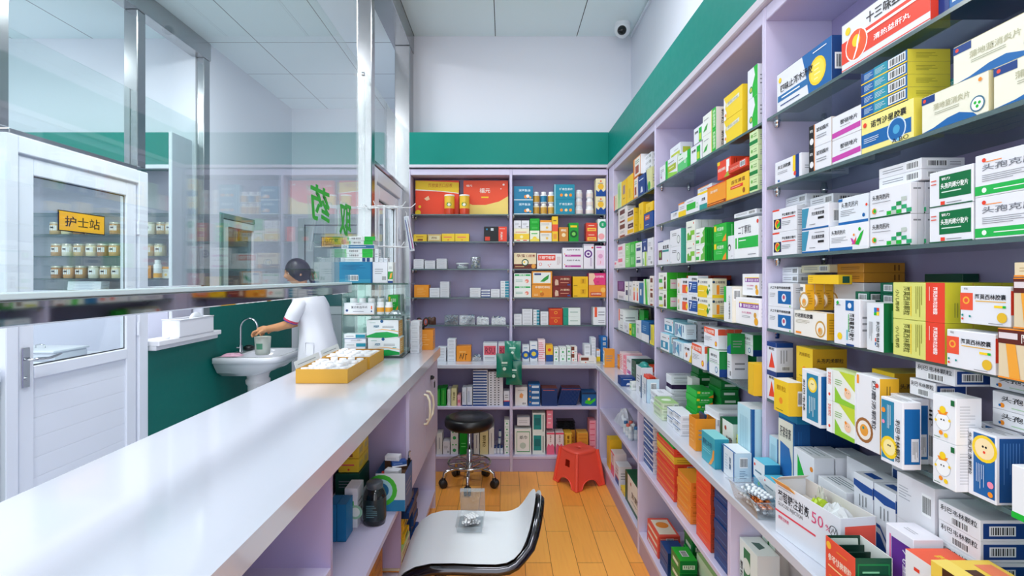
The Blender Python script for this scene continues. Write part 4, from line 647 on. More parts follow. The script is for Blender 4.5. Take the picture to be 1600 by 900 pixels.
 'tealb': ('teal box with navy lettering and orange arc', '#3fa4b4', [t('颗粒冲剂', .08, .56, .8, .78, '#174a6c'), L(.1, .35, .7, .5, 2, '#8fd0dc'), g([(.55, .0), (.75, .05), (.95, .3), (.98, .6), (.88, .6), (.8, .3)], '#f09a3c')], [r(0, 0, 1, 1, '#2c8ea4')], [r(0, 0, 1, 1, '#8ad0d4')]),
 'ltbc': ('pale blue box with navy edge and barcode side', '#dfe4ea', [r(0, 0, .18, 1, '#1d5080'), r(.92, 0, 1, 1, '#1d5c9c'), v('胶囊', .6, .3, .75, .75, '#55708c'), L(.3, .2, .5, .8, 6, '#b0c4d4')], [r(0, 0, 1, 1, '#c4dcea'), BC(.3, .48, .78, .85), L(.3, .1, .75, .4, 5, '#5a7a9c')], [r(0, 0, 1, 1, '#e2e6ea'), r(0, 0, 1, .1, '#1d5c9c')]),
 'tlab': ('blue box with white corner label', '#2f93b8', [g([(0, .45), (1, .3), (1, 1), (0, 1)], '#e4eaee'), o(.12, .82, .05, RED), L(.15, .55, .8, .72, 1, '#6a8a9c'), o(.5, .28, .06, GRN)], [r(0, 0, 1, 1, '#1d6c98'), L(.2, .3, .8, .5, 1, '#7cbcd8')], [r(0, 0, 1, 1, '#56b4cc')]),
 'blcap': ('flat dark blue box', '#1d74a0', [o(.4, .5, .2, '#4aa4c4')], [r(0, 0, 1, 1, '#164c88')], [r(0, 0, 1, 1, '#d6d4a8')]),
 'bpan': ('dark blue box with white panel and blue leaf', '#1c5f98', [r(.0, .0, .92, .98, '#e2e0d0'), t('肝素软膏', .1, .76, .8, .9), g([(.12, .15), (.6, .02), (.85, .1), (.85, .5), (.7, .66), (.12, .7)], '#2a6aac')], [r(0, 0, 1, 1, '#174e88'), LV(.2, .1, .5, .9, 2, '#1f60a0')], [r(0, 0, 1, 1, '#1c5f98')]),
 'wgt': ('white box with green and yellow triangle', '#e6e8ee', [g([(.2, .1), (.75, .45), (.2, .92)], GRN), g([(.2, .1), (.55, .32), (.2, .5)], YEL), o(.88, .8, .04, ORG)], [r(0, 0, 1, 1, '#dadde4')], [L(.1, .1, .9, .9, 3, '#a8b4b8')]),
 'wtc': ('white box with teal capital and green cap band', '#e6e8ee', [o(.12, .7, .12, TEA), t('医院颗粒', .25, .5, .7, .75, '#1c6a7a'), r(.0, .1, .8, .3, '#0f7050')], [L(.2, .2, .8, .8, 2)], [L(.1, .2, .9, .8, 4, '#5a6a74')]),
 'wbw': ('white carton with two blue waves', '#e4e6ee', [g([(0, .84), (.5, .80), (1, .82), (1, .90), (0, .92)], '#1f4c98'), g([(0, .0), (1, .0), (1, .22), (.8, .20), (.55, .30), (.3, .42), (0, .44)], '#1f4c98'), g([(0, .50), (.3, .49), (.6, .36), (1, .28), (1, .31), (.6, .40), (.3, .53), (0, .54)], '#1f4c98'), o(.80, .40, .035, '#f0b83c'), LV(.25, .60, .75, .76, 3)], [g([(0, .78), (1, .7), (1, .84), (0, .92)], '#1f4c98'), LV(.3, .4, .7, .6, 2)], [r(.2, .2, .8, .5, '#1f4c98')]),
 'wbn': ('white box with navy bars and barcode', '#e4e6ee', [r(.06, .1, .28, .9, '#1f4488'), BC(.36, .1, .62, .9), r(.72, .1, .92, .9, '#1f4488')], [], []),
 'wbig': ('tall plain white box with barcode', '#e2e2e8', [L(.06, .78, .4, .9, 5, '#a8acb6'), BC(.68, .74, .92, .92), L(.1, .3, .35, .5, 4, '#bcbec8'), r(0, .60, 1, .603, '#c8cad0')], [r(0, 0, 1, 1, '#dadbe2')], []),
 'purp': ('white box with purple children label', '#e4e2ec', [r(.22, .0, .98, .88, '#5f2c8c'), r(.14, 0, .20, .9, '#e87aa8'), v('儿童颗粒', .62, .1, .9, .8, '#e6e0f0'), o(.55, .05, .16, '#e84a50')], [r(.1, .1, .9, .7, '#e2ccbc')], [L(.3, .3, .7, .5, 2, '#9a9ca4')]),
 'rdo': ('white and red box with gold lettering', '#e8e4e4', [t('咳嗽糖浆', .15, .35, .8, .65, '#b8842c'), L(.3, .76, .5, .9, 1, RED)], [], [r(0, 0, 1, 1, '#ea5a38'), t('糖浆', .35, .4, .65, .6, YEL)]),
 'ybr': ('yellow and brown lozenge box', '#ecc850', [r(.15, 0, .35, 1, '#4a2a1c'), t('含片', .2, .2, .3, .7, '#e8d8c0')], [], [r(.0, 0, 1, .3, '#f0d468'), r(.2, .3, .9, .5, '#4a2a1c'), r(.1, .6, .9, .9, '#e8805c')]),
 'rorg': ('orange-red pack of white columns', '#e85a34', [t('70', .2, .5, .8, .62, '#d8a03c'), r(0, .62, 1, .95, '#e4e4e8')], [], []),
}
MESHES = {}
def carton_mesh(key, w, d, h):
    k = (key, round(w, 3), round(d, 3), round(h, 3))
    if k in MESHES: return MESHES[k]
    e = D[key]; mb = MB(); mb.box(-w/2, w/2, -d/2, d/2, 0, h, cm(e[1]), c=.0008)
    put_face(mb, e[2], (-w/2, -d/2, 0), (1, 0, 0), (0, 0, 1), (0, -1, 0), w, h)
    s = e[3] or END
    put_face(mb, s, (w/2, -d/2, 0), (0, 1, 0), (0, 0, 1), (1, 0, 0), d, h)
    if h > .02: put_face(mb, [r(.02, .995, .98, .999, '#8c8f96')] if not e[4] else e[4], (-w/2, -d/2, h), (1, 0, 0), (0, 1, 0), (0, 0, 1), w, d)
    MESHES[k] = mb.mesh('medicine_box'); return MESHES[k]
ORD = ['first', 'second', 'third', 'fourth', 'fifth', 'sixth', 'seventh', 'eighth', 'ninth', 'tenth', 'eleventh', 'twelfth', 'thirteenth', 'fourteenth', 'fifteenth', 'sixteenth', 'seventeenth', 'eighteenth', 'nineteenth', 'twentieth', 'twenty-first', 'twenty-second', 'twenty-third', 'twenty-fourth', 'twenty-fifth', 'twenty-sixth', 'twenty-seventh', 'twenty-eighth']
def level(i, n):
    if n == 1: return ''
    if n == 2: return ('lower of two', 'upper of two')[i]
    return 'bottom of stack' if i == 0 else 'top of stack' if i == n-1 else ('%s from bottom' % ORD[i])
def short(desc, n=7):
    return desc
NBOX = [0]
def carton(key, x, y, z, w, d, h, rz, label, group=None, name='medicine_box', rx=0, ry=0):
    ob = bpy.data.objects.new(name, carton_mesh(key, w, d, h)); COL.objects.link(ob)
    ob.location = (x, y, z); ob.rotation_euler = (rx, ry, rz); NBOX[0] += 1
    return tag(ob, label, 'medicine box', group)
DROP = (' with ', ' and ')
def compose(desc, parts):
    """description plus place words, kept within 16 words by shortening the description at its end"""
    tail = ', '.join(p for p in parts if p); nt = len(tail.replace(',', ' ').split()); dw = desc.split()
    if nt+len(dw) > 16:
        dw = dw[:16-nt]
        while dw and dw[-1] in ('with', 'and', 'of', 'in', 'its', 'a', 'small', 'round', 'big', 'side', 'white', 'red', 'blue', 'green', 'orange', 'yellow', 'navy', 'gold', 'dark', 'fine', 'little', 'teal', 'pink', 'brown'): dw = dw[:-1]
        if not any(q.startswith('box') or q in ('pack', 'carton') for q in dw): dw.append('box') if nt+len(dw) < 16 else None
    return ' '.join(dw)+', '+tail
BAYS = {'near': (.412, 1.533), 'middle': (1.557, 2.653), 'far': (2.677, 3.688)}
CEILZ = {.774: 1.03, .4676: .744, .112: .4476}
PLACED = []
def fit(b, bounds, back, zmax, names):
    """b = [u0, u1, f0, f1, z0, z1] of one stack: keep it inside its bay and clear of the stacks placed before"""
    b[0] = max(b[0], bounds[0]); b[1] = min(b[1], bounds[1]); b[5] = min(b[5], zmax-(.024 if b[0] < bounds[0]+.022 or b[1] > bounds[1]-.022 else .002))
    if b[1]-b[0] < .008: print('NARROW', names, b)
    for _ in range(8):
        hit = None
        for p in PLACED:
            ov = [min(b[2*i+1], p[2*i+1])-max(b[2*i], p[2*i]) for i in range(3)]
            if min(ov) > .0006: hit = (p, ov); break
        if not hit: break
        p, ov = hit; w, d, h = b[1]-b[0], b[3]-b[2], b[5]-b[4]; c = []
        full = min(b[1], p[1])-max(b[0], p[0])
        if b[0] < p[0] or b[1] > p[1]: c.append((ov[0]/w, 'u'))
        if p[3]+d*.45 < back+.008: c.append((ov[1]/d*.9, 'f'))
        if p[4] > b[4] and ov[2] < h*.8: c.append((ov[2]/h, 'top'))
        if p[5] < b[5] and ov[2] < h*.5 and b[4] > p[4]+.01: c.append((ov[2]/h*.5, 'raise'))
        if not c: print('STUCK', names, [round(q, 3) for q in ov]); break
        k = min(c)[1]
        if k == 'u':
            if p[0]+p[1] > b[0]+b[1]: b[1] = p[0]-.0008
            else: b[0] = p[1]+.0008
        elif k == 'f': b[2] = p[3]+.0008; b[3] = min(b[2]+d, back+.005)
        elif k == 'top': b[5] = p[4]-.0008
        else: q = p[5]+.0006-b[4]; b[4] += q; b[5] = min(b[5]+q, zmax-.002)
    PLACED.append(tuple(b)); return b
def row(place, z, items, wall='R', xf=.785, back=.972, dflt=.10, gap=.0012):
    """items: (design, px left, px right, px top or height in m, n in stack[, options]); pixels are turned into places on the shelf once, here"""
    zmax = CEILZ.get(z) or min([q for q in SH+[2.168] if q > z+.03])
    items = sorted(items, key=lambda q: q[1]); work = []; del PLACED[:]
    for o_, it in enumerate(items):
        key, pl, pr, top, n = it[:5]; op = it[5] if len(it) > 5 else {}
        f = op.get('xf', xf); k = op.get('k', 1); z0 = z+op.get('z0', 0)+.0004
        if wall == 'R': u1 = f*800/(pl-789); u0 = f*800/(pr-789)
        else: u0 = (pl-789)/800*f; u1 = (pr-789)/800*f
        hh = (1.4+(433-top)/800*(u1 if wall == 'R' else f)-z0) if top > 1 else top*n
        d = op.get('d', min(dflt, (back-f)/k-.001))
        work.append((op.get('z0', 0) > 0, f, o_, it, op, [u0+gap/2, u1-gap/2, f, f+d*k, z0, z0+hh]))
    for _, f, o_, it, op, b in sorted(work, key=lambda q: q[:3]):
        key, n, k = it[0], it[4], op.get('k', 1)
        bounds = BAYS[place.split()[0]] if wall == 'R' and place.split()[0] in BAYS else op.get('bounds', (-9, 9))
        if wall == 'B' : bounds = (-.705, .033) if it[1] < 800 else (.057, .760 if z > .7 else .66)
        b = fit(b, bounds, back, zmax, (place, key)); w = b[1]-b[0]; c = (b[0]+b[1])/2; d = (b[3]-b[2])/k-.001; h = (b[5]-b[4])/n-.0004
        if h < .008 or d < .012 or w < .008: print('SMALL', place, key, w, d, h); continue
        for i in range(n):
            for j in range(k):
                zz = b[4]+i*(h+.0004); ff = b[2]+j*(d+.001)+d/2; grp = None
                pos = '%s from left' % ORD[min(o_, len(ORD)-1)]
                if j == 0: lab = compose(op.get('desc', D[key][0]), [level(i, n), pos, place])
                else: lab = compose(op.get('desc', D[key][0]), ['hidden row behind', pos, place]); grp = 'boxes queued behind the %s stack, %s' % (pos, place)
                nm = op.get('name') or ('flat_medicine_box' if h < .045 else 'tall_medicine_box' if h > w*1.15 else 'medicine_box')
                if wall == 'R': carton(key, ff, c, zz, w, d, h, -PI/2, lab, grp, nm)
                else: carton(key, c, ff, zz, w, d, h, 0, lab, grp, nm)
# ================================================================ LONG WALL, NEAR BAY
ST = .008
X1, X2, X3, X4, X5 = [z+ST for z in SH]
row('near bay top shelf', X1, [('sw', 1214, 1300, 118, 1, {'d': .07}), ('ssw', 1315, 1454, 42, 1, {'d': .06}), ('blu1', 1462, 1760, .12, 1, {'d': .12, 'xf': .80})])
row('near bay second shelf', X2, [('yls', 1211, 1252, 255, 1, {'d': .05}), ('hbp', 1264, 1299, 198.6, 2, {'d': .05}), ('mgp', 1300, 1345, 184.5, 2, {'d': .03, 'k': 3}),
     ('nfs', 1346, 1428, 188, 1, {'d': .06}), ('pdl', 1440, 1545, 154, 1, {'d': .035, 'k': 4}), ('pdl', 1552, 1760, .066, 1, {'d': .06}),
     ('slim', 1336, 1418, .0248, 4, {'z0': .0775, 'd': .085, 'xf': .786}), ('pdl', 1489, 1640, .066, 1, {'z0': .068, 'd': .05, 'xf': .79}),
     ('slim', 1470, 1505, .0248, 2, {'z0': .068, 'd': .05, 'xf': .87})])
row('near bay third shelf', X3, [('vego', 1207, 1245, 329.4, 2, {'d': .03}), ('blt', 1253, 1295, 325.6, 2, {'d': .045}), ('tkb2', 1296, 1357, .0588, 1, {'d': .05}), ('tkb1', 1310, 1357, .0625, 1, {'z0': .0595, 'd': .05, 'xf': .79}),
     ('chk', 1359, 1423, 298.6, 2, {'d': .028, 'k': 3}), ('tbx', 1452, 1521, .0645, 2, {'d': .05}), ('tkn', 1523, 1700, .0695, 2, {'d': .06}),
     ('flat', 1222, 1260, .024, 3, {'xf': .84, 'd': .12, 'z0': .10}), ('flat', 1222, 1260, .10, 1, {'xf': .84, 'd': .12, 'desc': 'plain white box'}), ('flat', 1264, 1302, .026, 6, {'xf': .85, 'd': .11}),
     ('flat', 1373, 1440, .0215, 2, {'z0': .125, 'd': .085, 'xf': .80})])
row('near bay fourth shelf', X4, [('rng', 1200, 1239, .0675, 2, {'d': .04}), ('gold', 1241, 1292, .065, 1, {'d': .03, 'xf': .775}), ('gold', 1250, 1301, .068, 1, {'d': .025, 'k': 4, 'xf': .785, 'z0': .0662}),
     ('azi', 1303, 1344, .103, 1, {'d': .035, 'xf': .765}), ('rib', 1354, 1381, .100, 1, {'d': .045, 'xf': .765}), ('ygr', 1395, 1477, .0715, 2, {'d': .05, 'xf': .77, 'k': 3}),
     ('amx', 1479, 1556, .064, 1, {'d': .045, 'xf': .760}), ('amx', 1500, 1580, .062, 1, {'d': .045, 'xf': .765, 'z0': .0655}), ('aml', 1559, 1660, .0755, 1, {'d': .06, 'xf': .755}), ('aml', 1583, 1680, .0755, 1, {'d': .06, 'xf': .76, 'z0': .0765}), ('tanf', 1584, 1680, .022, 1, {'d': .06, 'xf': .762, 'z0': .153}),
     ('flat', 1216, 1247, .0225, 2, {'xf': .83, 'd': .05, 'z0': .137}), ('plain', 1216, 1247, .1365, 1, {'xf': .83, 'd': .05}), ('cflat', 1252, 1296, .021, 1, {'xf': .84, 'd': .12, 'z0': .165}),
     ('oflat', 1303, 1350, .0235, 2, {'xf': .86, 'd': .10, 'z0': .140}), ('plain', 1303, 1350, .139, 1, {'xf': .86, 'd': .10}), ('yflat', 1262, 1310, .0235, 1, {'xf': .80, 'd': .035, 'z0': .135}),
     ('gflat', 1336, 1358, .024, 5, {'xf': .815, 'd': .04}), ('gflat', 1375, 1398, .0235, 6, {'xf': .83, 'd': .11}), ('dgl', 1440, 1500, .16, 1, {'xf': .935, 'd': .035})])
row('near bay fifth shelf', X5, [('rtri', 1191, 1213, .0855, 2, {'d': .05}), ('yel2', 1209, 1232, .087, 1, {'d': .04, 'xf': .735}), ('yel', 1244, 1270, .087, 2, {'d': .09, 'xf': .80}),
     ('chick', 1253, 1281, .132, 1, {'d': .035, 'xf': .752}), ('baby', 1292, 1336, .074, 2, {'d': .04, 'xf': .76}), ('tiger', 1336, 1375, .155, 1, {'d': .04, 'xf': .762}),
     ('lionb', 1376, 1411, .127, 1, {'d': .036, 'xf': .745}), ('lionb', 1388, 1424, .127, 1, {'d': .036, 'xf': .783}), ('yel', 1362, 1398, .078, 2, {'d': .10, 'xf': .83}),
     ('egg', 1457, 1494, .079, 2, {'d': .045, 'xf': .757}), ('lbw', 1421, 1462, .032, 1, {'z0': .132, 'd': .06, 'xf': .80}), ('lbw', 1424, 1465, .1315, 1, {'d': .06, 'xf': .803, 'desc': 'white box below the slim granule box'}), ('lbw', 1430, 1492, .034, 1, {'z0': .1665, 'd': .085, 'xf': .80, 'rz': .0}),
     ('lionB', 1496, 1557, .1095, 1, {'d': .05, 'xf': .777}), ('lionB', 1528, 1590, .1095, 1, {'d': .05, 'xf': .83}), ('straw', 1580, 1680, .08, 1, {'d': .05, 'xf': .765}),
     ('tkl', 1550, 1690, .029, 2, {'z0': .1115, 'xf': .83, 'd': .06}), ('tkl', 1546, 1690, .029, 1, {'z0': .172, 'xf': .84, 'd': .05})])
# ================================================================ LONG WALL, MIDDLE BAY
row('middle bay top shelf', X1, [('smw', 1031, 1039, 262, 1, {'d': .08}), ('gwb', 1040, 1058, 253, 1, {'d': .06}), ('ylb', 1047, 1063, .07, 1, {'d': .06, 'xf': .82, 'z0': .068}), ('plain', 1047, 1063, .067, 1, {'d': .06, 'xf': .85}),
     ('hrt', 1059, 1078, 245, 1, {'d': .05}), ('wgh', 1079, 1096, 232, 1, {'d': .05}), ('wgh', 1084, 1098, .065, 1, {'z0': .073, 'd': .05}), ('wlf', 1098, 1119, 183, 2, {'d': .05}),
     ('bigy', 1131, 1160, 154, 2, {'d': .055}), ('wav', 1168, 1184, .095, 2, {'d': .05})])
row('middle bay second shelf', X2, [('bts', 1048, 1060, 332, 1), ('wyb', 1060, 1072, 319, 1), ('wgl', 1072, 1093, 313, 1, {'d': .08}), ('wtb', 1093, 1105, 305, 1, {'d': .06}), ('wyb', 1090, 1112, .035, 1, {'z0': .075, 'xf': .83, 'd': .06, 'desc': 'white box with orange top edge'}), ('plain', 1090, 1104, .074, 1, {'xf': .85, 'd': .06}),
     ('ors', 1105, 1134, 294, 1, {'d': .07}), ('red1', 1121, 1142, .066, 1, {'z0': .094, 'd': .04, 'k': 3, 'xf': .80}), ('ylr', 1135, 1170, 281, 1, {'d': .06}), ('rfl', 1138, 1167, .028, 1, {'z0': .093, 'd': .05}), ('pgs', 1171, 1184, .048, 4, {'d': .05})])
row('middle bay third shelf', X3, [('dlg', 1028, 1046, 378, 1, {'d': .06}), ('cir', 1047, 1064, 361, 2, {'d': .07}), ('pln', 1072, 1086, 347, 2, {'d': .028, 'k': 4}), ('leafg', 1087, 1101, .066, 2, {'d': .03, 'k': 5, 'xf': .775}), ('grnb', 1115, 1135, .066, 2, {'d': .05, 'xf': .78}),
     ('pand', 1136, 1146, .082, 1, {'d': .05}), ('edk', 1147, 1185, 346, 1, {'d': .07}), ('flat', 1147, 1182, .015, 1, {'z0': .142, 'd': .07, 'xf': .80})])
row('middle bay fourth shelf', X4, [('peo', 1029, 1042, 426, 2, {'d': .05, 'k': 3}), ('wgs', 1058, 1064, 435, 2, {'d': .05}), ('orw', 1064, 1075, 434.6, 2, {'d': .05}), ('b7', 1075, 1090, 431, 2, {'d': .045}), ('leafy', 1090, 1113, 435, 2, {'d': .055, 'xf': .78}),
     ('tgs', 1131, 1144, 447, 1, {'d': .05, 'xf': .76}), ('cflat', 1133, 1148, .12, 1, {'d': .08, 'xf': .85}), ('prp', 1149, 1186, 464, 1, {'d': .06, 'xf': .772}), ('prp', 1160, 1186, .07, 1, {'z0': .0935, 'd': .05, 'xf': .79}), ('brl', 1073, 1110, .02, 1, {'z0': .14, 'xf': .87, 'd': .09}), ('nvl', 1075, 1112, .139, 1, {'xf': .88, 'd': .08, 'desc': 'navy box under the red-brown box'})])
row('middle bay fifth shelf', X5, [('wbb', 1032, 1046, 519, 1, {'d': .05}), ('wbb', 1038, 1052, .066, 1, {'z0': .088, 'd': .07, 'xf': .81}), ('plain', 1038, 1052, .087, 1, {'d': .05, 'xf': .84}), ('bws', 1051, 1067, 530, 1, {'d': .06}), ('bws', 1054, 1071, .066, 1, {'z0': .085, 'd': .05, 'xf': .80}), ('wyc', 1068, 1080, 536, 1, {'d': .05}),
     ('flat', 1074, 1090, .0205, 8, {'d': .09, 'xf': .86}), ('ort', 1081, 1101, .092, 1, {'d': .05, 'xf': .775}), ('ort', 1100, 1122, .075, 1, {'z0': .094, 'd': .03, 'k': 3, 'xf': .785}), ('gbl', 1102, 1108, .088, 1, {'d': .05}), ('wgb', 1108, 1124, .092, 1, {'d': .045, 'k': 3, 'xf': .775}),
     ('gbl', 1136, 1142, .07, 1, {'z0': .094, 'd': .05}), ('plain', 1136, 1143, .092, 1, {'d': .06, 'xf': .80}), ('wgb', 1142, 1160, .072, 1, {'z0': .094, 'd': .045, 'k': 3, 'xf': .80}), ('plain', 1145, 1162, .092, 1, {'d': .10, 'xf': .86}), ('mustard', 1168.5, 1186, .098, 1, {'d': .05, 'xf': .757})])
# ================================================================ LONG WALL, FAR BAY
row('far bay top shelf', X1, [('rci', 959, 964, 307, 1), ('pg', 965, 970, 288, 1), ('ytl', 971, 979, 285, 1), ('grt', 971, 981, .05, 1, {'z0': .146, 'xf': .83}), ('plain', 971, 981, .144, 1, {'xf': .88, 'd': .08}), ('ytw', 980, 989, 277, 1), ('obw', 989.5, 1001, .115, 1, {'z0': .125, 'd': .06}), ('obw', 990, 996, .122, 1, {'d': .06, 'desc': 'orange box under the larger orange box'}), ('nvy', 997, 1008, .113, 1, {'d': .06}), ('nvc', 1009, 1018, .12, 1, {'d': .06}), ('flat', 1006, 1018, .032, 3, {'z0': .125, 'd': .08, 'xf': .81}), ('plain', 1003, 1013, .123, 1, {'xf': .875, 'd': .08})])
row('far bay second shelf', X2, [('wbr', 966, 979, 328, 2, {'d': .06}), ('wyd', 979.5, 990, 330, 2, {'d': .035, 'k': 4}), ('ytw', 998, 1005, .08, 2, {'d': .05}), ('blr', 1006, 1020, .085, 1, {'d': .06}), ('ytw', 1009, 1020, .05, 1, {'z0': .087, 'd': .06})])
row('far bay third shelf', X3, [('wpk', 960, 964, 408, 1), ('wpk', 965, 976, 383, 2, {'d': .06, 'desc': 'white box with faint pink print'}), ('grl', 977, 992, 381, 2, {'d': .06}), ('wnv', 993, 1003, 380, 2, {'d': .05}), ('wlm', 1003.5, 1010, .08, 1), ('nvy', 1003.5, 1011, .07, 1, {'z0': .082, 'd': .06}), ('plain', 1011.5, 1020, .075, 2, {'d': .06})])
row('far bay fourth shelf', X4, [('pps', 965, 976, 439, 1), ('wnv', 977, 982, 440, 1), ('gyv', 982.5, 988, 440, 1), ('wred', 988.5, 993, 439, 1), ('wred', 993.5, 998, 440, 1, {'desc': 'white box with red figure next to blue box'}), ('btl', 998.5, 1005, 442, 1), ('gws', 1005.5, 1014, 436, 1), ('wbr', 1015, 1021, .08, 2, {'d': .06}), ('dkp', 972, 996, .155, 1, {'xf': .90, 'd': .07})])
row('far bay fifth shelf', X5, [('wrs', 966, 974, 482, 1), ('plain', 975, 982, 502, 1), ('gye', 983, 993, 505, 1), ('gyv', 993.5, 1001, 500, 1), ('bwt', 1002, 1014, 500, 1), ('ybl', 1015, 1021, 507, 1), ('cflat', 976, 1000, .026, 6, {'xf': .895, 'd': .075}), ('grt', 993, 1000, .15, 1, {'xf': .86, 'd': .03})])
# ================================================================ BACK WALL SHELVES
bk = dict(wall='B', xf=3.862, back=4.035)
row('back-left bay top shelf', X1, [('fuR', 649, 717, 277, 1, {'d': .085, 'xf': 3.94}), ('fuY', 724, 794, 279, 1, {'d': .085, 'xf': 3.94})], **bk)
row('back-left bay second shelf', X2, [('ysm', 646, 667, 366, 1), ('tsm', 668, 689, 366, 1), ('ypk', 690, 710.5, 365, 1), ('ypk', 711, 733, 365, 1), ('blk', 756, 792, 354, 1)], **bk)
row('back-left bay third shelf', X3, [('smf', 646, 662, 405, 4), ('smf', 663.5, 680, 407, 4), ('smf', 682, 698, 404, 5)], **bk)
row('back-left bay fourth shelf', X4, [('orb', 647, 670, 445, 1), ('smf', 671, 687, 450, 3), ('smf', 687.5, 702, 440, 7), ('smf', 719, 733, 464, 1), ('smf', 734, 751, 450, 4), ('sfn', 752, 766, 453, 3), ('smf', 767, 781, 452, 3), ('sft', 782, 795, 439, 6)], **bk)
row('back-right bay top shelf', X1, [('blb', 803, 833, 291, 2, {'d': .08}), ('blc', 866, 898, 288, 2, {'d': .08}), ('nvg', 931, 951, 275, 2, {'d': .08})], **bk)
row('back-right bay second shelf', X2, [('yrm', 803, 827, 357, 1), ('plain', 803, 814.5, .06, 1, {'z0': .075}), ('plain', 815, 827, .06, 1, {'z0': .075}), ('wym', 828, 843, .082, 1), ('grt', 828, 843, .045, 2, {'z0': .083, 'desc': 'small bright green box with white badge'}), ('owx', 844, 862, 344, 2), ('yrt', 862.5, 872, 338, 1), ('obn', 873.5, 888, 355, 1), ('gdk', 889, 904, 348, 1), ('ryb', 916, 933, 348, 2), ('wgc', 934, 951, 342, 1)], **bk)
row('back-right bay third shelf', X3, [('yunb', 803, 838, 395, 1), ('sjm', 839, 878, 396, 1), ('mgw', 879, 911.5, 387, 2), ('ptw', 912, 928, 381, 1), ('pkt', 930, 951, 383, 1)], **bk)
row('back-right bay fourth shelf', X4, [('wgf', 803, 830, 427, 2), ('org2', 831, 863, .097, 1), ('orl', 831, 863, .10, 1, {'z0': .098}), ('mrn', 864, 893, 431, 2), ('ymb', 895, 919, 432, 2), ('ordr', 920, 951, .093, 1), ('pnb', 920, 951, .105, 1, {'z0': .094})], **bk)
row('back-right bay fifth shelf', X5, [('smf', 803, 815.5, 491, 3), ('smf', 816, 832, 483, 5), ('sft', 833, 843, 484, 5), ('smf', 844.5, 857, 487, 4), ('rdy', 858, 879, 482, 2), ('tlw', 880, 907, 481, 2), ('wrs', 927, 949, 480, 1)], **bk)
lg = dict(wall='B', xf=3.80, back=4.03)
row('back ledge', LEDGE, [('smf', 683, 697, 543, 5), ('smf', 699, 712, 530, 6), ('orv', 713, 736, 541, 1), ('wpb', 755, 777, 536, 1), ('wpb', 778.5, 798, 536, 1),
     ('nvo', 803, 813, 535, 1), ('wbl', 816, 827, 540, 1), ('wbl', 828, 840, 535, 1, {'desc': 'white and blue box with domed top print'}), ('pkr', 841, 852, 531, 1), ('yob', 853, 864, 539, 1), ('gws2', 865, 873, .05, 2), ('gws2', 874, 885, .052, 2), ('gws2', 886, 892, .055, 2), ('bnw', 893, 902, .055, 2), ('pkgr', 903, 909, .05, 1), ('smf', 913, 923, .042, 3), ('smf', 924, 931, .022, 8), ('wyb', 932, 938, .09, 1), ('blf', 939, 953, .037, 5)], **lg)
md = dict(wall='B', xf=3.705, back=4.03)
row('shelf under back ledge', MID, [('bkg', 681, 688, 608, 1, {'d': .14}), ('bkg', 688.5, 697, 607, 1, {'d': .14}), ('bkw', 699, 704, 609, 1, {'d': .13}), ('bkc', 705, 713.5, 607, 1, {'d': .13}), ('pkgr', 714.5, 720, 618, 1), ('bkb', 722, 729, 606, 1), ('bkb', 729.5, 738, 605, 1), ('vry', 739, 762, 578, 13, {'d': .08}), ('vrq', 763, 786, 581, 14, {'d': .08}), ('wnb', 787, 798, 611, 1), ('wbk', 805, 824, 605, 1), ('blo', 825.5, 844, 600, 4), ('nvt', 846, 871, 607, 1, {'d': .12}), ('blkg', 909, 935, 613, 1, {'d': .12})], **md)
lw = dict(wall='B', xf=3.715, back=4.03)
row('bottom shelf of back wall', LOW, [('bkw', 682, 691, 677, 1, {'desc': 'upright white pack'}), ('plain', 692, 703, 690, 1), ('gws2', 704, 716, .09, 2), ('grt', 718, 730, 677, 1), ('bkw', 740, 749, 672, 1, {'desc': 'upright white pack'}), ('bkc', 750, 763, 672, 1, {'desc': 'upright cream pack'}), ('bkw', 764, 772, 668, 1, {'desc': 'upright white pack'}), ('gws2', 788, 797, .042, 6), ('wgfr', 804, 830, 670, 1, {'d': .09}), ('smf', 808, 828, .06, 1, {'z0': .21, 'd': .08, 'desc': 'white box lying on the green-framed box'}), ('tlb', 832, 852, 645, 2, {'d': .08}), ('pkw', 854, 866.5, 676, 1), ('pktn', 854, 864, .13, 1, {'z0': .19}), ('pkw', 868, 881, 676, 1), ('ywt', 882, 894, 677, 1), ('ofl', 902, 919, .026, 6, {'d': .10}), ('pfl', 921, 934, .041, 6, {'d': .10})], **lw)
for i in range(14):
    x = .383+i*.0100; mb_key = 'nvt'
    ob = carton('nvt', x+.0, 3.77, MID+.0022, .0085, .10, .13, 0, 'thin dark pack leaning in the row next to the navy folder pack', 'thin dark packs leaning in a row', name='thin_sachet_pack', ry=.28)
# ================================================================ BACK WALL: cans, bottles, tubs, bag
def can(x, y, z, rr, h, label, group=None, body='#d8492c', top='#e8d48c'):
    tt = thing('milk_powder_can', label, 'can', (x, y, z), 0, group)
    mb = MB().lathe([(rr*.96, 0), (rr, .004), (rr, h*.30)], M('#d8492c', .25), seg=24); mb.lathe([(rr, h*.30), (rr, h*.93)], M('#e8bf3a', .25), seg=24)
    n = 12
    mb.raw([(.5*rr*math.sin(a), -rr*1.004*math.cos(.5*math.sin(a))-.0008, h*.5+.42*rr*math.cos(a)) for a in [2*PI*i/n for i in range(n)]], [tuple(range(n))], M('#3a8a3c', .3))
    mb.raw([(.30*rr*math.sin(a), -rr*1.004-.0016, h*.48+.27*rr*math.cos(a)) for a in [2*PI*i/n for i in range(n)]], [tuple(range(n))], M('#e9e4d8', .3))
    obj('body', mb, tt); obj('lid', MB().lathe([(rr*1.03, h*.93), (rr*1.03, h*.985), (rr*.98, h), (0.0001, h)], M('#eceae6', .3), seg=24), tt)
bz = X1+.0006
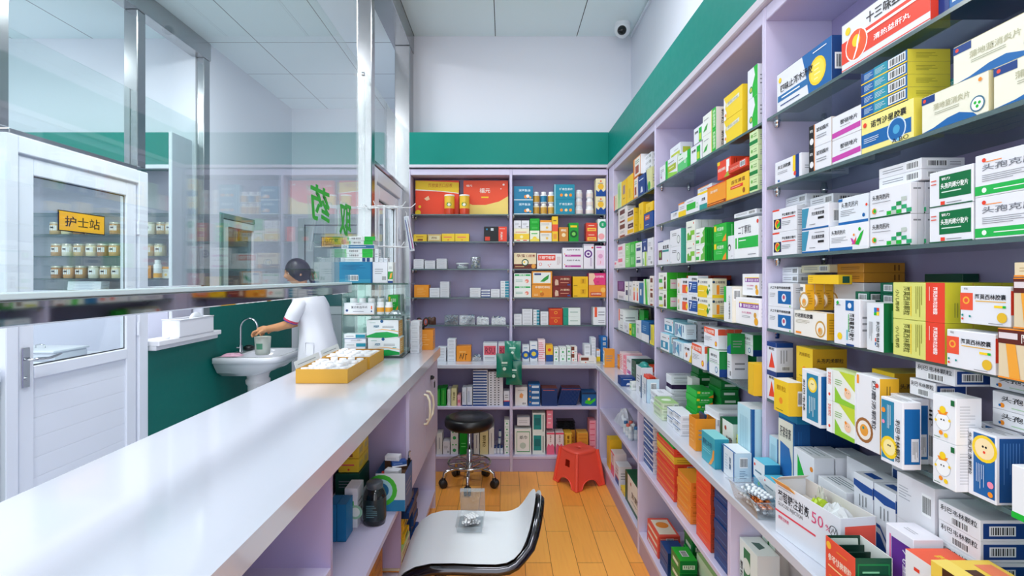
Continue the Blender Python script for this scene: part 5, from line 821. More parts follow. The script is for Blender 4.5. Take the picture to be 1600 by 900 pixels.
can(-.422, 3.897, bz, .0385, .150, 'yellow and red milk powder can in front of the red gift boxes, next to the tall yellow one'.replace(', next to the tall yellow one', ', left one'))
can(-.308, 3.897, bz, .0385, .150, 'yellow and red milk powder can in front of the red gift boxes, right one')
def bottle(name, x, y, z, rr, h, label, cat='bottle', group=None, body='#e6e8ea', cap='#eeeef0', band=None, neck=.6, rz=0, capr=.72, tilt=None, bandz=(.2, .62), rough=.3, text=None):
    tt = thing(name, label, cat, (x, y, z), rz, group)
    if tilt: tt.rotation_euler = tilt
    hb = h*.80
    mb = MB().lathe([(rr*.9, 0), (rr, .003), (rr, hb*.88), (rr*.9, hb*.95), (rr*neck, hb)], M(body, rough), seg=18)
    obj('body', mb, tt)
    if band: obj('label', MB().lathe([(rr*1.012, hb*bandz[0]), (rr*1.012, hb*bandz[1])], M(band, .35), seg=18), tt)
    obj('cap', MB().lathe([(rr*capr, hb*1.001), (rr*capr, h*.985), (rr*capr*.92, h), (.0001, h)], M(cap, .35), seg=18), tt)
    return tt
for j, zz in enumerate((0, .0865)):
    for i in range(3):
        bottle('supplement_bottle', .238+i*.0565, 3.90, X1+.0006+zz*1.0, .0255, .086, compose('white bottle with %s label and white cap' % ('golden' if (i+j) % 2 or j == 0 else 'blue'), [('lower', 'upper')[j]+' layer', ('left', 'middle', 'right')[i]+' of three', 'back-right bay top shelf']), body='#e4dcc0' if j == 0 else '#e6e8ea', band='#c99a3c' if ((i+j) % 2 or j == 0) else '#1f78a0', bandz=(.12, .8))
for i in range(2):
    for j in range(3):
        bottle('white_pill_bottle', .563+i*.082, 3.905, X1+.0006+j*.0625, .031 if j < 1 else .026, .062, compose('white pill bottle with faint red print', [('bottom', 'middle', 'top')[j]+' of its column', ('left', 'right')[i]+' column', 'back-right bay top shelf']), band='#e8dcd8', bandz=(.2, .7), capr=.85, neck=.8)
# clear tub and jar on the third shelf
tt = thing('plastic_tub', 'low round clear plastic tub with white lid on back-left third shelf', 'tub', (-.325, 3.92, X3+.0006))
obj('body', MB().lathe([(.042, 0), (.048, .006), (.048, .034), (.046, .036)], PLAST, seg=24), tt); obj('lid', MB().lathe([(.050, .036), (.050, .043), (.046, .046), (.0001, .046)], M('#cfd4d8', .25), seg=24), tt)
obj('contents', MB().lathe([(.040, .003), (.042, .02), (.0001, .024)], M('#b9c4c8', .5), seg=18), tt)
tt = thing('glass_jar', 'clear jar of blue ampoules with silver lid on back-left third shelf', 'jar', (-.225, 3.92, X3+.0006))
obj('body', MB().lathe([(.038, 0), (.041, .006), (.041, .07), (.036, .078)], PLAST, seg=24), tt); obj('lid', MB().lathe([(.039, .078), (.039, .090), (.0001, .092)], M('#b8bcc0', .25, .6), seg=24), tt)
mb = MB()
rn = random.Random(4)
for i in range(46):
    a = rn.random()*6.28; q = rn.random()**.5*.03; mb.T = at(q*math.cos(a), q*math.sin(a), .006+rn.random()*.055, rn.random()*6, rn.random()*3); mb.lathe([(.0035, -.008), (.0035, .008)], M(rn.choice(['#6a86a8', '#c8ccd0', '#8a8e60'])), seg=6)
mb.T = Matrix.Identity(4)
q = obj('ampoules', mb, tt); q['kind'] = 'stuff'
# clear trays of ampoules on the fifth shelf
def ampoule_tray(x0, x1, y, z, h, label, cols):
    tt = thing('ampoule_tray', label, 'tray', ((x0+x1)/2, y, z)); w = (x1-x0)/2
    mb = B(-w, w, -.05, .05, 0, .002, PLAST, c=.0005); mb.box(-w, w, -.05, -.0485, .002, h, PLAST, c=.0003); mb.box(-w, w, .0485, .05, .002, h, PLAST, c=.0003); mb.box(-w, -w+.0015, -.0485, .0485, .002, h, PLAST, c=.0003); mb.box(w-.0015, w, -.0485, .0485, .002, h, PLAST, c=.0003)
    obj('tray', mb, tt); mb = MB(); rn = random.Random(int(x0*1000))
    for i in range(int(w*900)):
        mb.T = at(rn.uniform(-w+.012, w-.012), rn.uniform(-.034, .034), .016+rn.random()*h*.7, rn.random()*6, 0, PI/2*rn.choice((1, .6))); mb.lathe([(.001, -.013), (.005, -.012), (.005, .008), (.002, .011), (.002, .016)], M(rn.choice(cols), .2), seg=7)
    mb.T = Matrix.Identity(4); q = obj('ampoules', mb, tt); q['kind'] = 'stuff'
for a, b, lab in ((695, 716, 'small clear tray heaped with blue ampoules on back-left fifth shelf, first tray'), (718, 742, 'small clear tray heaped with blue ampoules on back-left fifth shelf, second tray'), (745, 764, 'small clear tray of pale ampoules on back-left fifth shelf, third tray'), (768, 790, 'low clear tray with navy capped vials on back-left fifth shelf, fourth tray')):
    ampoule_tray((a-789)/800*3.9, (b-789)/800*3.9, 3.93, X5+.0006, .07 if a < 720 else .055, lab, ['#8fb0cc', '#c2d4e0', '#5a7aa4'] if a < 745 else ['#c8d2d8', '#3a5a8c', '#dfe4e8'])
ampoule_tray((738-789)/800*3.84, (752-789)/800*3.84, 3.87, LEDGE+.0006, .03, 'tiny clear tray of vials on back ledge beside the orange scribbled box', ['#b8c8d4', '#8fa4b8'])
# brown pouch on the fifth shelf, left
mb = MB(); mb.grid([[(-.03+.06*i/5, (.012*math.sin(PI*i/5))*s*(1-.5*abs(j/5-.5)*2)-.0, .055*j/5*(1+.12*math.sin(i*2.1))) for i in range(6)] for s in (-1,) for j in range(6)], M('#4a2a1e', .25)); mb.grid([[(-.03+.06*i/5, (.012*math.sin(PI*i/5))*(1-.5*abs(j/5-.5)*2), .055*j/5*(1+.12*math.sin(i*2.1))) for i in range(6)][::-1] for j in range(6)], M('#4a2a1e', .25))
q = obj('pouch', mb, None, (-.555, 3.90, X5+.001)); tag(q, 'small dark brown pouch standing on back-left fifth shelf behind the orange scissor box', 'pouch')
# green foil bag hanging over the back ledge
def foil_sachet(x, y, z, w, h, rz, lean, col, label, group):
    tt = thing('foil_sachet', label, 'sachet', (x, y, z), rz, group); tt.rotation_euler = (lean, 0, rz)
    rows_f, rows_b = [], []; rn = random.Random(int(abs(x*977+z*100)))
    ph = rn.random()*6
    for s, rows_ in ((-1, rows_f), (1, rows_b)):
        for j in range(9):
            v_ = j/8; line = []
            for i in range(8):
                u = i/7; puff = math.sin(PI*u)*math.sin(PI*v_)**.6*.013+.001
                cr = .0035*math.sin(9*u+ph+3*v_)*math.sin(PI*v_)
                line.append(((u-.5)*w*(1-.05*math.sin(PI*v_)), s*puff+cr, (v_-.5)*h))
            rows_.append(line if s < 0 else line[::-1])
    m = M(col, .22, 0, 0, .6)
    mb = MB().grid(rows_f, m).grid(rows_b, m); obj('pouch', mb, tt)
    mb = MB(); e = [r(.2, .66, .8, .78, '#cfe8dc'), o(.5, .3, .12, '#cfe8dc'), L(.2, .5, .8, .6, 2, '#7fc4ac')]; put_face(mb, e, (-w/2*.6, -.0178, -h/2*.6), (1, 0, 0), (0, 0, 1), (0, -1, 0), w*.6, h*.6); obj('print', mb, tt); return tt
GS = 'green foil sachets hanging over the back ledge'
foil_sachet(-.005, 3.622, .775, .115, .17, .10, .03, '#137a62', 'large teal foil sachet propped over the back ledge edge, frontmost of three', None)
foil_sachet(.064, 3.648, .718, .115, .17, -.15, -.02, '#0f6e58', 'dark green foil sachet hanging below the back ledge, lowest of three', None)
foil_sachet(.055, 3.70, .868, .12, .14, -.1, -.25, '#157f66', 'green foil sachet leaning on the back ledge behind the frontmost sachet', None)
# bottom of back wall: vials with blue caps, sachet pile
k = 0
for i in range(3):
    for j in range(2):
        bottle('vial', -.073+i*.0245, 3.735+j*.03, LOW+.0006, .011, .052, compose('small clear vial with blue cap', [('front', 'back')[j]+' row', ('left', 'middle', 'right')[i]+' of three', 'floor shelf behind the black stool']), 'vial', body='#cfd8e0', cap='#1c3c78', band='#e4e8ec')
for j in range(3):
    bottle('vial', -.045+.004*j, 3.80, LOW+.0006+.0525*j, .011, .052, compose('small clear vial with blue cap', [('bottom', 'middle', 'top')[j]+' of the vial column', 'floor shelf behind the black stool']), 'vial', body='#cfd8e0', cap='#1c3c78', band='#e4e8ec')
for i in range(9):
    zz = .255+.008*i; mb = MB()
    mb.grid([[((u/6-.5)*.13, (v_/5-.5)*.08, .0035*math.sin(PI*u/6)*math.sin(PI*v_/5)+.001) for u in range(7)] for v_ in range(6)], M('#3f4248', .25)); mb.box(-.064, .064, -.039, .039, 0, .001, M('#2c2e33', .3), c=.0002)
    q = obj('flat_sachet', mb, None, (.46+.006*math.sin(i*2.3), 3.885, zz), .05*math.sin(i*1.7)); tag(q, compose('flat dark grey sachet in a pile', ['%s from bottom' % ORD[i], 'floor shelf behind the red stool']), 'sachet')
q = carton('ofl', .46, 3.885, LOW+.0005, .13, .09, .142, 0, 'orange carton carrying the pile of dark sachets behind the red stool')
# ================================================================ LEDGE OF THE LONG WALL
def box_at(key, x0, x1, y0, y1, z0, z1, label, name=None, rz=-PI/2, grp=None, eps=.0006):
    """a carton whose printed front looks toward -x (rz=-90 deg) or -y (rz=0)"""
    dx, dy, h = x1-x0, y1-y0, z1-z0-eps; cx, cy = (x0+x1)/2, (y0+y1)/2
    w_, d_ = (dy, dx) if abs(abs(rz)-PI/2) < .3 else (dx, dy)
    nm = name or ('flat_medicine_box' if h < .045 else 'tall_medicine_box' if h > w_*1.15 else 'medicine_box')
    return carton(key, cx, cy, z0+eps, w_, d_, h, rz, label, grp, nm)
def stack(key, n, x0, x1, y0, y1, z0, h, lab, place, rz=-PI/2, jit=.003, names=None, keys=None):
    for i in range(n):
        j = jit*math.sin(i*2.7+x0*50)
        box_at((keys or [key]*n)[i], x0+j, x1+j, y0+j*.8, y1+j*.8, z0+i*h, z0+(i+1)*h, compose(lab, [level(i, n), place]), rz=rz)
def open_carton(key, x0, x1, y0, y1, z0, h, label, rz=-PI/2, flaps=True, inside='#d9d2c4', th=.0012, name='open_carton'):
    """carton without a lid: four printed walls and a bottom, two flaps folded out"""
    cx, cy = (x0+x1)/2, (y0+y1)/2; dx, dy = x1-x0, y1-y0
    w_, d_ = (dy, dx) if abs(abs(rz)-PI/2) < .6 else (dx, dy)
    tt = thing(name, label, 'open carton', (cx, cy, z0+.0006), rz); e = D[key]; c = cm(e[1])
    obj('bottom', B(-w_/2, w_/2, -d_/2, d_/2, 0, th, c, c=.0003), tt)
    mb = B(-w_/2, w_/2, -d_/2, -d_/2+th, th, h, c, c=.0003); put_face(mb, e[2], (-w_/2, -d_/2, 0), (1, 0, 0), (0, 0, 1), (0, -1, 0), w_, h); obj('front_wall', mb, tt)
    obj('back_wall', B(-w_/2, w_/2, d_/2-th, d_/2, th, h, M(inside, .6), c=.0003), tt)
    mb = B(w_/2-th, w_/2, -d_/2+th, d_/2-th, th, h, c, c=.0003); put_face(mb, e[3] or END, (w_/2, -d_/2, 0), (0, 1, 0), (0, 0, 1), (1, 0, 0), d_, h); obj('side_wall', mb, tt)
    obj('side_wall', B(-w_/2, -w_/2+th, -d_/2+th, d_/2-th, th, h, c, c=.0003), tt)
    if flaps:
        mb = MB(); mb.T = at(-w_/2, 0, h, 0, 0, -.5); mb.box(-th, 0, -d_/2+th, d_/2-th, 0, d_*.5, M(inside, .6), c=.0003); obj('flap', mb, tt)
        mb = MB(); mb.T = at(0, d_/2, h, 0, -.45); mb.box(-w_/2, w_/2, -th, 0, 0, min(.04, d_*.5), M(inside, .6), c=.0003); obj('flap', mb, tt)
    return tt
LZ = LEDGE+.0003
P_ = 'long ledge'
# far part, at the corner
box_at('orl', .690, .760, 3.545, 3.60, LZ, .90, 'orange box at the far corner of the long ledge', name='tall_medicine_box')
box_at('bnw', .55, .66, 3.70, 3.80, LZ, LZ+.045, 'low white box with dark print lying in the ledge corner under the blue boxes', rz=0)
for i, (k_, y0, y1, zt, lab) in enumerate((('ors', 3.46, 3.53, .87, 'orange tall carton in the ledge corner row'), ('pkr', 3.36, 3.455, .90, 'cream and red striped tall carton in the ledge corner row'), ('pktn', 3.27, 3.355, .89, 'pink striped tall carton in the ledge corner row'), ('mgw', 3.14, 3.265, .90, 'white and magenta tall carton in the ledge corner row'), ('dgl', 3.03, 3.135, .90, 'dark green tall carton in the ledge corner row'), ('orst', 2.90, 3.025, .885, 'orange-red tall carton in the ledge corner row'))):
    box_at(k_, .775, .90, y0, y1, LZ, zt, lab, name='tall_medicine_box')
stack('yflat', 4, .905, .972, 2.72, 3.05, .90-.001, .026, 'flat yellow box', 'far end of the long ledge'); box_at('plain', .905, .972, 2.72, 3.05, LZ, .898, 'white carton carrying the flat yellow boxes at the far ledge end')
box_at('red1', .80, .90, 2.74, 2.88, LZ+.08, LZ+.115, 'red box lying on a white box at the far ledge end'); box_at('plain', .80, .90, 2.74, 2.88, LZ, LZ+.079, 'white box under the red box at the far ledge end')
box_at('nvy', .665, .745, 2.93, 3.02, LZ, LZ+.05, 'small blue and white box lying alone on the far ledge', rz=0); box_at('gws2', .70, .74, 2.83, 2.87, LZ, LZ+.045, 'tiny green and white box next to the open blue-white carton')
t1 = open_carton('ltbc', .705, .765, 2.54, 2.66, LZ, .118, 'open pale blue carton with orange sachets on the far ledge', flaps=False)
for i in range(4):
    mb = MB(); mb.T = at(0, 0, 0, 0, .12*i-.2, 0); mb.box(-.05, .05, -.002, .002, 0, .028, M('#e0442e', .3)); q = obj('orange_sachet', mb, None, (.716+.012*i, 2.60, LZ+.1), -PI/2); tag(q, compose('orange-red sachet sticking out of the open pale blue carton', ['%s from the aisle' % ORD[i]]), 'sachet')
    # resting on the carton's hidden filling
q = obj('sachet_filling', B(-.054, .054, -.026, .026, .002, .0985, '#d8d2c8'), None, (.735, 2.60, LZ), -PI/2); tag(q, 'pale paper filling inside the open pale blue carton on the far ledge', 'filling')
t1 = open_carton('plain', .715, .775, 2.685, 2.79, LZ, .15, 'open white carton holding a teal bag on the far ledge', flaps=False)
mb = MB(); rn = random.Random(5); R_ = []
for j in range(7):
    ph = PI/2*j/6; R_.append([((.044*math.cos(ph)+.002)*math.cos(a)*(1+.12*math.sin(3*a+j)), (.023*math.cos(ph)+.001)*math.sin(a)*(1+.1*math.sin(4*a+j)), .024*math.sin(ph)) for a in [2*PI*i/16 for i in range(17)]])
mb.grid(R_, M('#2c8a84', .25)); mb.box(-.046, .046, -.026, .026, -.145, .001, M('#2c8a84', .4))
q = obj('teal_bag', mb, None, (.745, 2.7375, LZ+.15), -PI/2); tag(q, 'crumpled teal plastic bag stuffed into the open white carton on the far ledge', 'bag')
# middle bay part of the ledge
stack('flat', 7, .80, .93, 2.46, 2.54, LZ, .0215, 'flat white box facing the aisle end', 'stack by the middle bay divider', rz=0, keys=['flat', 'flat', 'flat', 'flat', 'dkp', 'flat', 'flat'])
stack('gnb', 6, .88, .97, 2.33, 2.42, LZ, .036, 'small dark green box', 'green column by the middle bay back', rz=0); box_at('bkw', .84, .875, 2.30, 2.36, LZ, LZ+.17, 'tall narrow white box beside the green column on the ledge', rz=0)
stack('grnb', 5, .80, .87, 2.14, 2.26, LZ, .030, 'flat green box', 'green stack in the middle of the ledge', rz=0); stack('gnb', 6, .885, .96, 2.10, 2.22, LZ, .033, 'small dark green box', 'second green column at the ledge back', rz=0)
stack('flat', 5, .80, .96, 1.92, 2.05, LZ, .023, 'long flat white box', 'long-box stack on the middle ledge', rz=0, jit=.005)
stack('flat', 3, .72, .79, 2.40, 2.53, LZ, .024, 'flat white box', 'front of the middle ledge, far end'); stack('gwst', 3, .685, .755, 2.23, 2.36, LZ, .025, 'flat white and green box', 'front of the middle ledge')
stack('bts', 2, .70, .765, 2.12, 2.21, LZ, .034, 'small white box with blue top', 'ledge just behind the amber carton'); stack('bts', 3, .69, .745, 2.015, 2.105, LZ, .026, 'white box with dark blue mark', 'ledge beside the amber carton')
t1 = open_carton('orb', .685, .757, 1.84, 1.905, LZ, .115, 'open amber carton with dark blue sachets on the ledge', flaps=False, inside='#b0701c')
for i in range(6):
    mb = MB(); mb.T = at(0, 0, 0, 0, .08*i-.22); mb.box(-.026, .026, -.0012, .0012, 0, .128, M('#1d3c5c', .3)); q = obj('blue_sachet', mb, None, (.700+.0085*i, 1.8725, LZ+.002), -PI/2); tag(q, compose('dark blue sachet standing in the open amber carton', ['%s from the aisle' % ORD[i]]), 'sachet')
box_at('fufa', .755+.01, .835, 1.72, 1.82, LZ, .905, 'white box with dark green panel behind the amber carton'); box_at('gye', .775, .84, 1.668, 1.712, LZ, .875, 'lime and white box standing behind the teal box'); box_at('wbn', .845, .93, 1.74, 1.86, LZ, .90, 'white box with navy bars at the middle ledge back')
box_at('tallb', .755, .845, 1.566, 1.662, LZ, .995, 'tall pale blue open-topped carton beside the near bay divider', name='tall_medicine_box'); 
box_at('grt', .86, .93, 1.60, 1.66, LZ, .985, 'bright green box behind the tall pale blue carton')
box_at('tealb', .682, .728, 1.665, 1.775, LZ, .872, 'teal box with navy lettering on the ledge front'); box_at('ltbc', .700, .752, 1.562, 1.655, LZ, .862, 'pale blue box with navy edges and barcode end on the ledge front')
# near bay part of the ledge
N_ = 'near part of the long ledge'
box_at('tlab', .738, .782, 1.455, 1.52, LZ, .865, 'blue box with white corner label behind the clear pill tray'); box_at('tlab', .732, .782, 1.378, 1.45, LZ, .840, 'blue box with white label behind the open glucose carton')
box_at('tallb', .79, .84, 1.482, 1.53, LZ, .93, 'pale blue box standing by the near bay divider')
for i, x in enumerate((.79, .835, .88, .925)):
    box_at('bpan' if i == 0 else 'nvs', x, x+.043, 1.398, 1.478, LZ, 1.0, ('dark blue box with white panel and blue leaf, front of its row' if i == 0 else 'dark blue box queued behind the leaf-panel box, %s' % ORD[i-1]), name='tall_medicine_box')
box_at('blcap', .79, .965, 1.385, 1.478, 1.0, 1.022, 'flat dark blue box lying across the dark blue row', rz=0)
box_at('wgt', .785, .835, 1.30, 1.392, LZ, .94, 'white box with green and yellow triangle behind the glucose carton'); box_at('plain', .84, .885, 1.30, 1.392, LZ, .94, 'plain white box directly behind the green triangle box'); box_at('plain', .89, .935, 1.30, 1.38, LZ, .94, 'plain white box deepest behind the green triangle box')
box_at('wtc', .79, .85, 1.185, 1.292, LZ, .90, 'white box with teal round mark and green flap band'); box_at('plain', .862, .955, 1.18, 1.292, LZ, .95, 'plain white carton between the near ledge back and the wave cartons')
box_at('wbn', .885, .955, 1.10, 1.172, LZ, .985, 'white box with two navy bars and barcode, near ledge back', name='tall_medicine_box')
box_at('wbw', .80, .865, 1.114, 1.174, LZ, .955, 'white carton with blue waves, farther of the two', name='tall_medicine_box'); box_at('wbw', .80, .865, 1.049, 1.110, LZ, .955, 'white carton with blue waves, nearer of the two', name='tall_medicine_box')
box_at('wbig', .80, .885, .953, 1.045, LZ, 1.005, 'tall plain white box with barcode on the near ledge', name='tall_medicine_box')
stack('lbw', 6, .80, .90, .862, .945, LZ, .036, 'white granule box', 'stack under the near bay fifth shelf'); stack('gnb', 4, .905, .965, .80, .945, LZ, .055, 'dark green box', 'behind the white granule stack')
box_at('purp', .738, .793, .925, .992, LZ, .925, 'white box with purple children label beside the glucose carton')
box_at('rdo', .715, .79, .848, .915, LZ, .915, 'white box with orange-red top and gold lettering on the near ledge'); box_at('ybr', .70, .795, .692, .842, LZ, .935, 'yellow and brown lozenge box lying at the near ledge end')
box_at('ybr', .72, .80, .56, .685, LZ, .90, 'yellow and brown lozenge box beyond the first one, partly hidden'.replace('beyond the first one, partly hidden', 'at the very end of the ledge'))
# open glucose carton
tt = thing('open_carton', 'large white open carton of glucose injection, with red line', 'open carton', (.7205, 1.165, LZ+.0005), -PI/2+.13)
w_, d_, h = .206, .082, .126; cw = M('#dfe3ec', .35)
obj('bottom', B(-w_/2, w_/2, -d_/2, d_/2, 0, .0015, cw, c=.0003), tt)
mb = B(-w_/2, w_/2, -d_/2, -d_/2+.0015, .0015, h, cw, c=.0003)
put_face(mb, [t('葡萄糖注射液', .05, .66, .56, .86, '#2a2c34'), t('GLUCOSE INJECTION', .05, .54, .46, .63, '#2a2c34'), r(0, .42, .66, .455, '#e2485a'), t('50', .60, .64, .77, .84, '#d8507c'), t('%', .80, .66, .88, .76, '#d8507c'), L(.05, .90, .30, .93, 1, '#8a8f9c'), t('静脉注射液', .06, .30, .24, .37, '#d8607c'), o(.91, .72, .09, '#55575e'), o(.91, .72, .075, '#dfe3ec'), t('W', .87, .67, .95, .77, '#55575e')], (-w_/2, -d_/2, 0), (1, 0, 0), (0, 0, 1), (0, -1, 0), w_, h)
obj('front_wall', mb, tt); obj('back_wall', B(-w_/2, w_/2, d_/2-.0015, d_/2, .0015, h, M('#d8d3d0', .5), c=.0003), tt)
mb = B(w_/2-.0015, w_/2, -d_/2+.0015, d_/2-.0015, .0015, h, cw, c=.0003); put_face(mb, [r(.12, .05, .98, .86, '#ea5a4a'), L(.3, .3, .8, .6, 4, '#d84a5c')], (w_/2, -d_/2, 0), (0, 1, 0), (0, 0, 1), (1, 0, 0), d_, h); obj('side_wall', mb, tt)
obj('side_wall', B(-w_/2, -w_/2+.0015, -d_/2+.0015, d_/2-.0015, .0015, h, cw, c=.0003), tt)
mb = MB(); mb.T = at(-w_/2, 0, h, 0, 0, .9); mb.box(-.0012, 0, -d_/2+.002, d_/2-.002, 0, .02, M('#e4dedd', .5), c=.0003); obj('flap', mb, tt)
q = obj('paper_filling', B(-w_/2+.003, w_/2-.003, -d_/2+.003, d_/2-.003, 0, .085, '#cfcac4'), None, (.7205, 1.165, LZ+.0025), -PI/2+.13); tag(q, 'pale paper filling low inside the open glucose carton', 'filling')
mb = MB(); mb.T = at(0, 0, 0, 0, .75); mb.box(-.032, .032, -.0006, .0006, 0, .066, M('#f0a83c', .5), c=.0002); put_face(mb, [o(.5, .4, .25, '#ea6a4a')], (-.032, -.0006, 0), (1, 0, 0), (0, 0, 1), (0, -1, 0), .064, .066)
q = obj('orange_card', mb, None, (.700, 1.228, LZ+.089), -PI/2+.13); tag(q, 'orange card leaning inside the open glucose carton', 'card')
def foil(name, x, y, z, sx, sy, sz, col, label, seed, cat='packet', metal=0.0):
    rn = random.Random(seed); n, m_ = 11, 9; rows_ = []
    hh = [[rn.random() for _ in range(n)] for _ in range(m_)]
    for j in range(m_):
        rows_.append([((i/(n-1)-.5)*sx, (j/(m_-1)-.5)*sy, sz*(math.sin(PI*i/(n-1))**.5*math.sin(PI*j/(m_-1))**.5*(.55+.45*hh[j][i]))) for i in range(n)])
    mb = MB().grid(rows_, M(col, .25, metal), smooth=False); mb.raw([(-sx/2, -sy/2, 0), (sx/2, -sy/2, 0), (sx/2, sy/2, 0), (-sx/2, sy/2, 0)], [(3, 2, 1, 0)], M(col, .25, metal))
    q = obj(name, mb, None, (x, y, z), -PI/2+.13); return tag(q, label, cat)
foil('crumpled_packet', .722, 1.112, LZ+.089, .075, .058, .050, '#cfd2d4', 'crumpled pale foil packet on top of the glucose carton', 3)
foil('lime_packet', .716, 1.172, LZ+.089, .04, .06, .035, '#b4cc34', 'lime green and yellow packet inside the glucose carton', 5)
foil('leaflet', .738, 1.195, LZ+.089, .03, .022, .055, '#b9b8b0', 'folded grey leaflet standing in the glucose carton', 8)
# open red and green sachet box
tt = thing('open_carton', 'open orange-red and dark green carton of dark sachets, nearest on the ledge', 'open carton', (.682, .99, LZ+.0005), -PI/2)
w_, d_, h = .086, .070, .105; rd = M('#e4503a', .35); dg = M('#0d4a34', .35)
obj('bottom', B(-w_/2, w_/2, -d_/2, d_/2, 0, .0012, rd, c=.0003), tt)
mb = B(-w_/2, w_/2, -d_/2, -d_/2+.0012, .0012, h, rd, c=.0003); put_face(mb, [o(.12, .86, .07, '#f0b83c'), t('参苓健脾颗粒', .10, .58, .9, .72, '#f4e4d0'), L(.1, .44, .9, .54, 1, '#f4c88c'), L(.15, .15, .6, .35, 3, '#e89a3c'), L(.4, .82, .8, .88, 1, '#e89a3c')], (-w_/2, -d_/2, 0), (1, 0, 0), (0, 0, 1), (0, -1, 0), w_, h); obj('front_wall', mb, tt)
obj('back_wall', B(-w_/2, w_/2, d_/2-.0012, d_/2, .0012, h, M('#e0e2de', .5), c=.0003), tt)
mb = B(w_/2-.0012, w_/2, -d_/2+.0012, d_/2-.0012, .0012, h, dg, c=.0003); put_face(mb, [r(.08, .05, .92, .9, '#1a7a44'), r(.11, .05, .89, .87, '#0d4a34'), L(.2, .1, .8, .8, 7, '#7fc49c')], (w_/2, -d_/2, 0), (0, 1, 0), (0, 0, 1), (1, 0, 0), d_, h); obj('side_wall', mb, tt)
obj('side_wall', B(-w_/2, -w_/2+.0012, -d_/2+.0012, d_/2-.0012, .0012, h, M('#0f3c2c', .35), c=.0003), tt)
for i in range(7):
    mb = MB(); mb.T = at(0, 0, 0, 0, .0, .10*i-.12); mb.box(-.0012, .0012, -.027, .027, 0, .098-.004*i, M('#12332a' if i else '#c8d4cc', .3), c=.0003)
    q = obj('dark_sachet', mb, None, (.682, 1.018-.009*i, LZ+.003), -PI/2); tag(q, compose('dark green sachet in the open red carton' if i else 'pale sachet in the open red carton', ['%s from its far end' % ORD[i]]), 'sachet')
# clear tray of blister packs at the ledge edge
def clear_tray(name, label, cat, x, y, z, w, d, h, rz, lip=.008, flare=.012):
    tt = thing(name, label, cat, (x, y, z), rz); th = .001
    mb = B(-w/2, w/2, -d/2, d/2, 0, th, PLAST, c=.0002)
    def loop(e, zz): return [(-w/2-e, -d/2-e, zz), (w/2+e, -d/2-e, zz), (w/2+e, d/2+e, zz), (-w/2-e, d/2+e, zz)]
    Ls = [loop(0, th), loop(flare, h), loop(flare+lip, h+.0004)]; vs = [p for l in Ls for p in l]
    mb.raw(vs, [(a*4+i, a*4+(i+1) % 4, (a+1)*4+(i+1) % 4, (a+1)*4+i) for a in range(2) for i in range(4)], PLAST)
    obj('tray', mb, tt); return tt
def blister(x, y, z, rz, rx, ry, label, col='#c8ccd0', pill='#e9eaec', w=.07, d=.032, n=(5, 2)):
    mb = B(-w/2, w/2, -d/2, d/2, 0, .0008, M(col, .2, .8), c=.0002)
    for i in range(n[0]):
        for j in range(n[1]):
            mb.lathe([(.0052, 0), (.0048, .003), (.0025, .0042), (.0001, .0045)], M(pill, .25), ((i+.5)/n[0]*w-w/2, (j+.5)/n[1]*d-d/2, .0008), seg=8)
    q = obj('blister_pack', mb, None, (x, y, z)); q.rotation_euler = (rx, ry, rz); return tag(q, label, 'blister pack')
tt = clear_tray('pill_tray', 'clear plastic tray full of blister packs at the ledge edge', 'tray', .686, 1.385, LZ+.0003, .135, .070, .05, -PI/2)
rn = random.Random(11)
for i in range(12):
    blister(.686+rn.uniform(-.008, .008), 1.385+rn.uniform(-.028, .028), LZ+.004+.0042*i, -PI/2+rn.uniform(-.25, .25), rn.uniform(-.05, .05), rn.uniform(-.05, .05), compose('%s blister pack in the clear pill tray' % ('orange' if i in (5, 6, 8) else 'silver'), ['%s from bottom' % ORD[i]]), '#d87a34' if i in (5, 6, 8) else '#b9bec6', '#e8823c' if i in (5, 6, 8) else '#dfe4ea')
# ================================================================ LONG WALL, LOWER SHELVES
F_ = .690
stack('bsw', 10, .70, .80, 2.42, 2.58, MID, .0265, 'flat blue and white box', 'tall stack on lower mid shelf')
stack('gryc', 4, .81, .96, 2.30, 2.56, MID, .045, 'grey flat carton', 'behind the blue and white stack', rz=0)
stack('rst', 5, .70, .83, 2.12, 2.36, MID, .031, 'flat red box with gold strip', 'lower mid shelf, middle bay', rz=-PI/2); box_at('yst', .70, .83, 2.12, 2.36, MID+.155, MID+.185, 'flat yellow box on the stack of red boxes')
box_at('rst', .70, .83, 2.12, 2.36, MID+.1855, MID+.216, 'red box with barcode end on the flat yellow box'); box_at('gtop', .70, .81, 2.13, 2.33, MID+.2165, MID+.25, 'green box with gold picture topping the red stack')
stack('ost', 5, .70, .79, 1.93, 2.08, MID, .031, 'orange box with barcode end', 'lower mid shelf beside the red stack'); stack('yflat', 7, .80, .86, 1.90, 2.00, MID, .034, 'yellow box', 'yellow column on the lower mid shelf')
stack('orst', 8, .695, .765, 1.73, 1.86, MID, .0325, 'orange-red box with gold lines', 'tall column on the lower mid shelf', jit=.001); stack('nvs', 7, .695, .78, 1.575, 1.70, MID, .034, 'dark blue box', 'column next to the near divider', jit=.002)
box_at('orst', .77, .83, 1.73, 1.86, MID, MID+.22, 'orange-red box behind the orange-red column')
B2_ = 'bottom shelf of middle bay'
stack('rcs', 3, .70, .80, 2.34, 2.52, LOW, .034, 'red and cream box', B2_); stack('nvs', 2, .70, .78, 2.20, 2.31, LOW, .05, 'dark blue and white box', B2_)
stack('gnb', 4, .79, .87, 2.16, 2.26, LOW, .055, 'dark green box with white label', B2_+' back'); stack('gnb', 3, .70, .77, 2.05, 2.16, LOW, .05, 'dark green box', B2_+' front'); stack('gnb', 2, .70, .77, 1.92, 2.03, LOW, .05, 'dark green box', B2_+' nearer front')
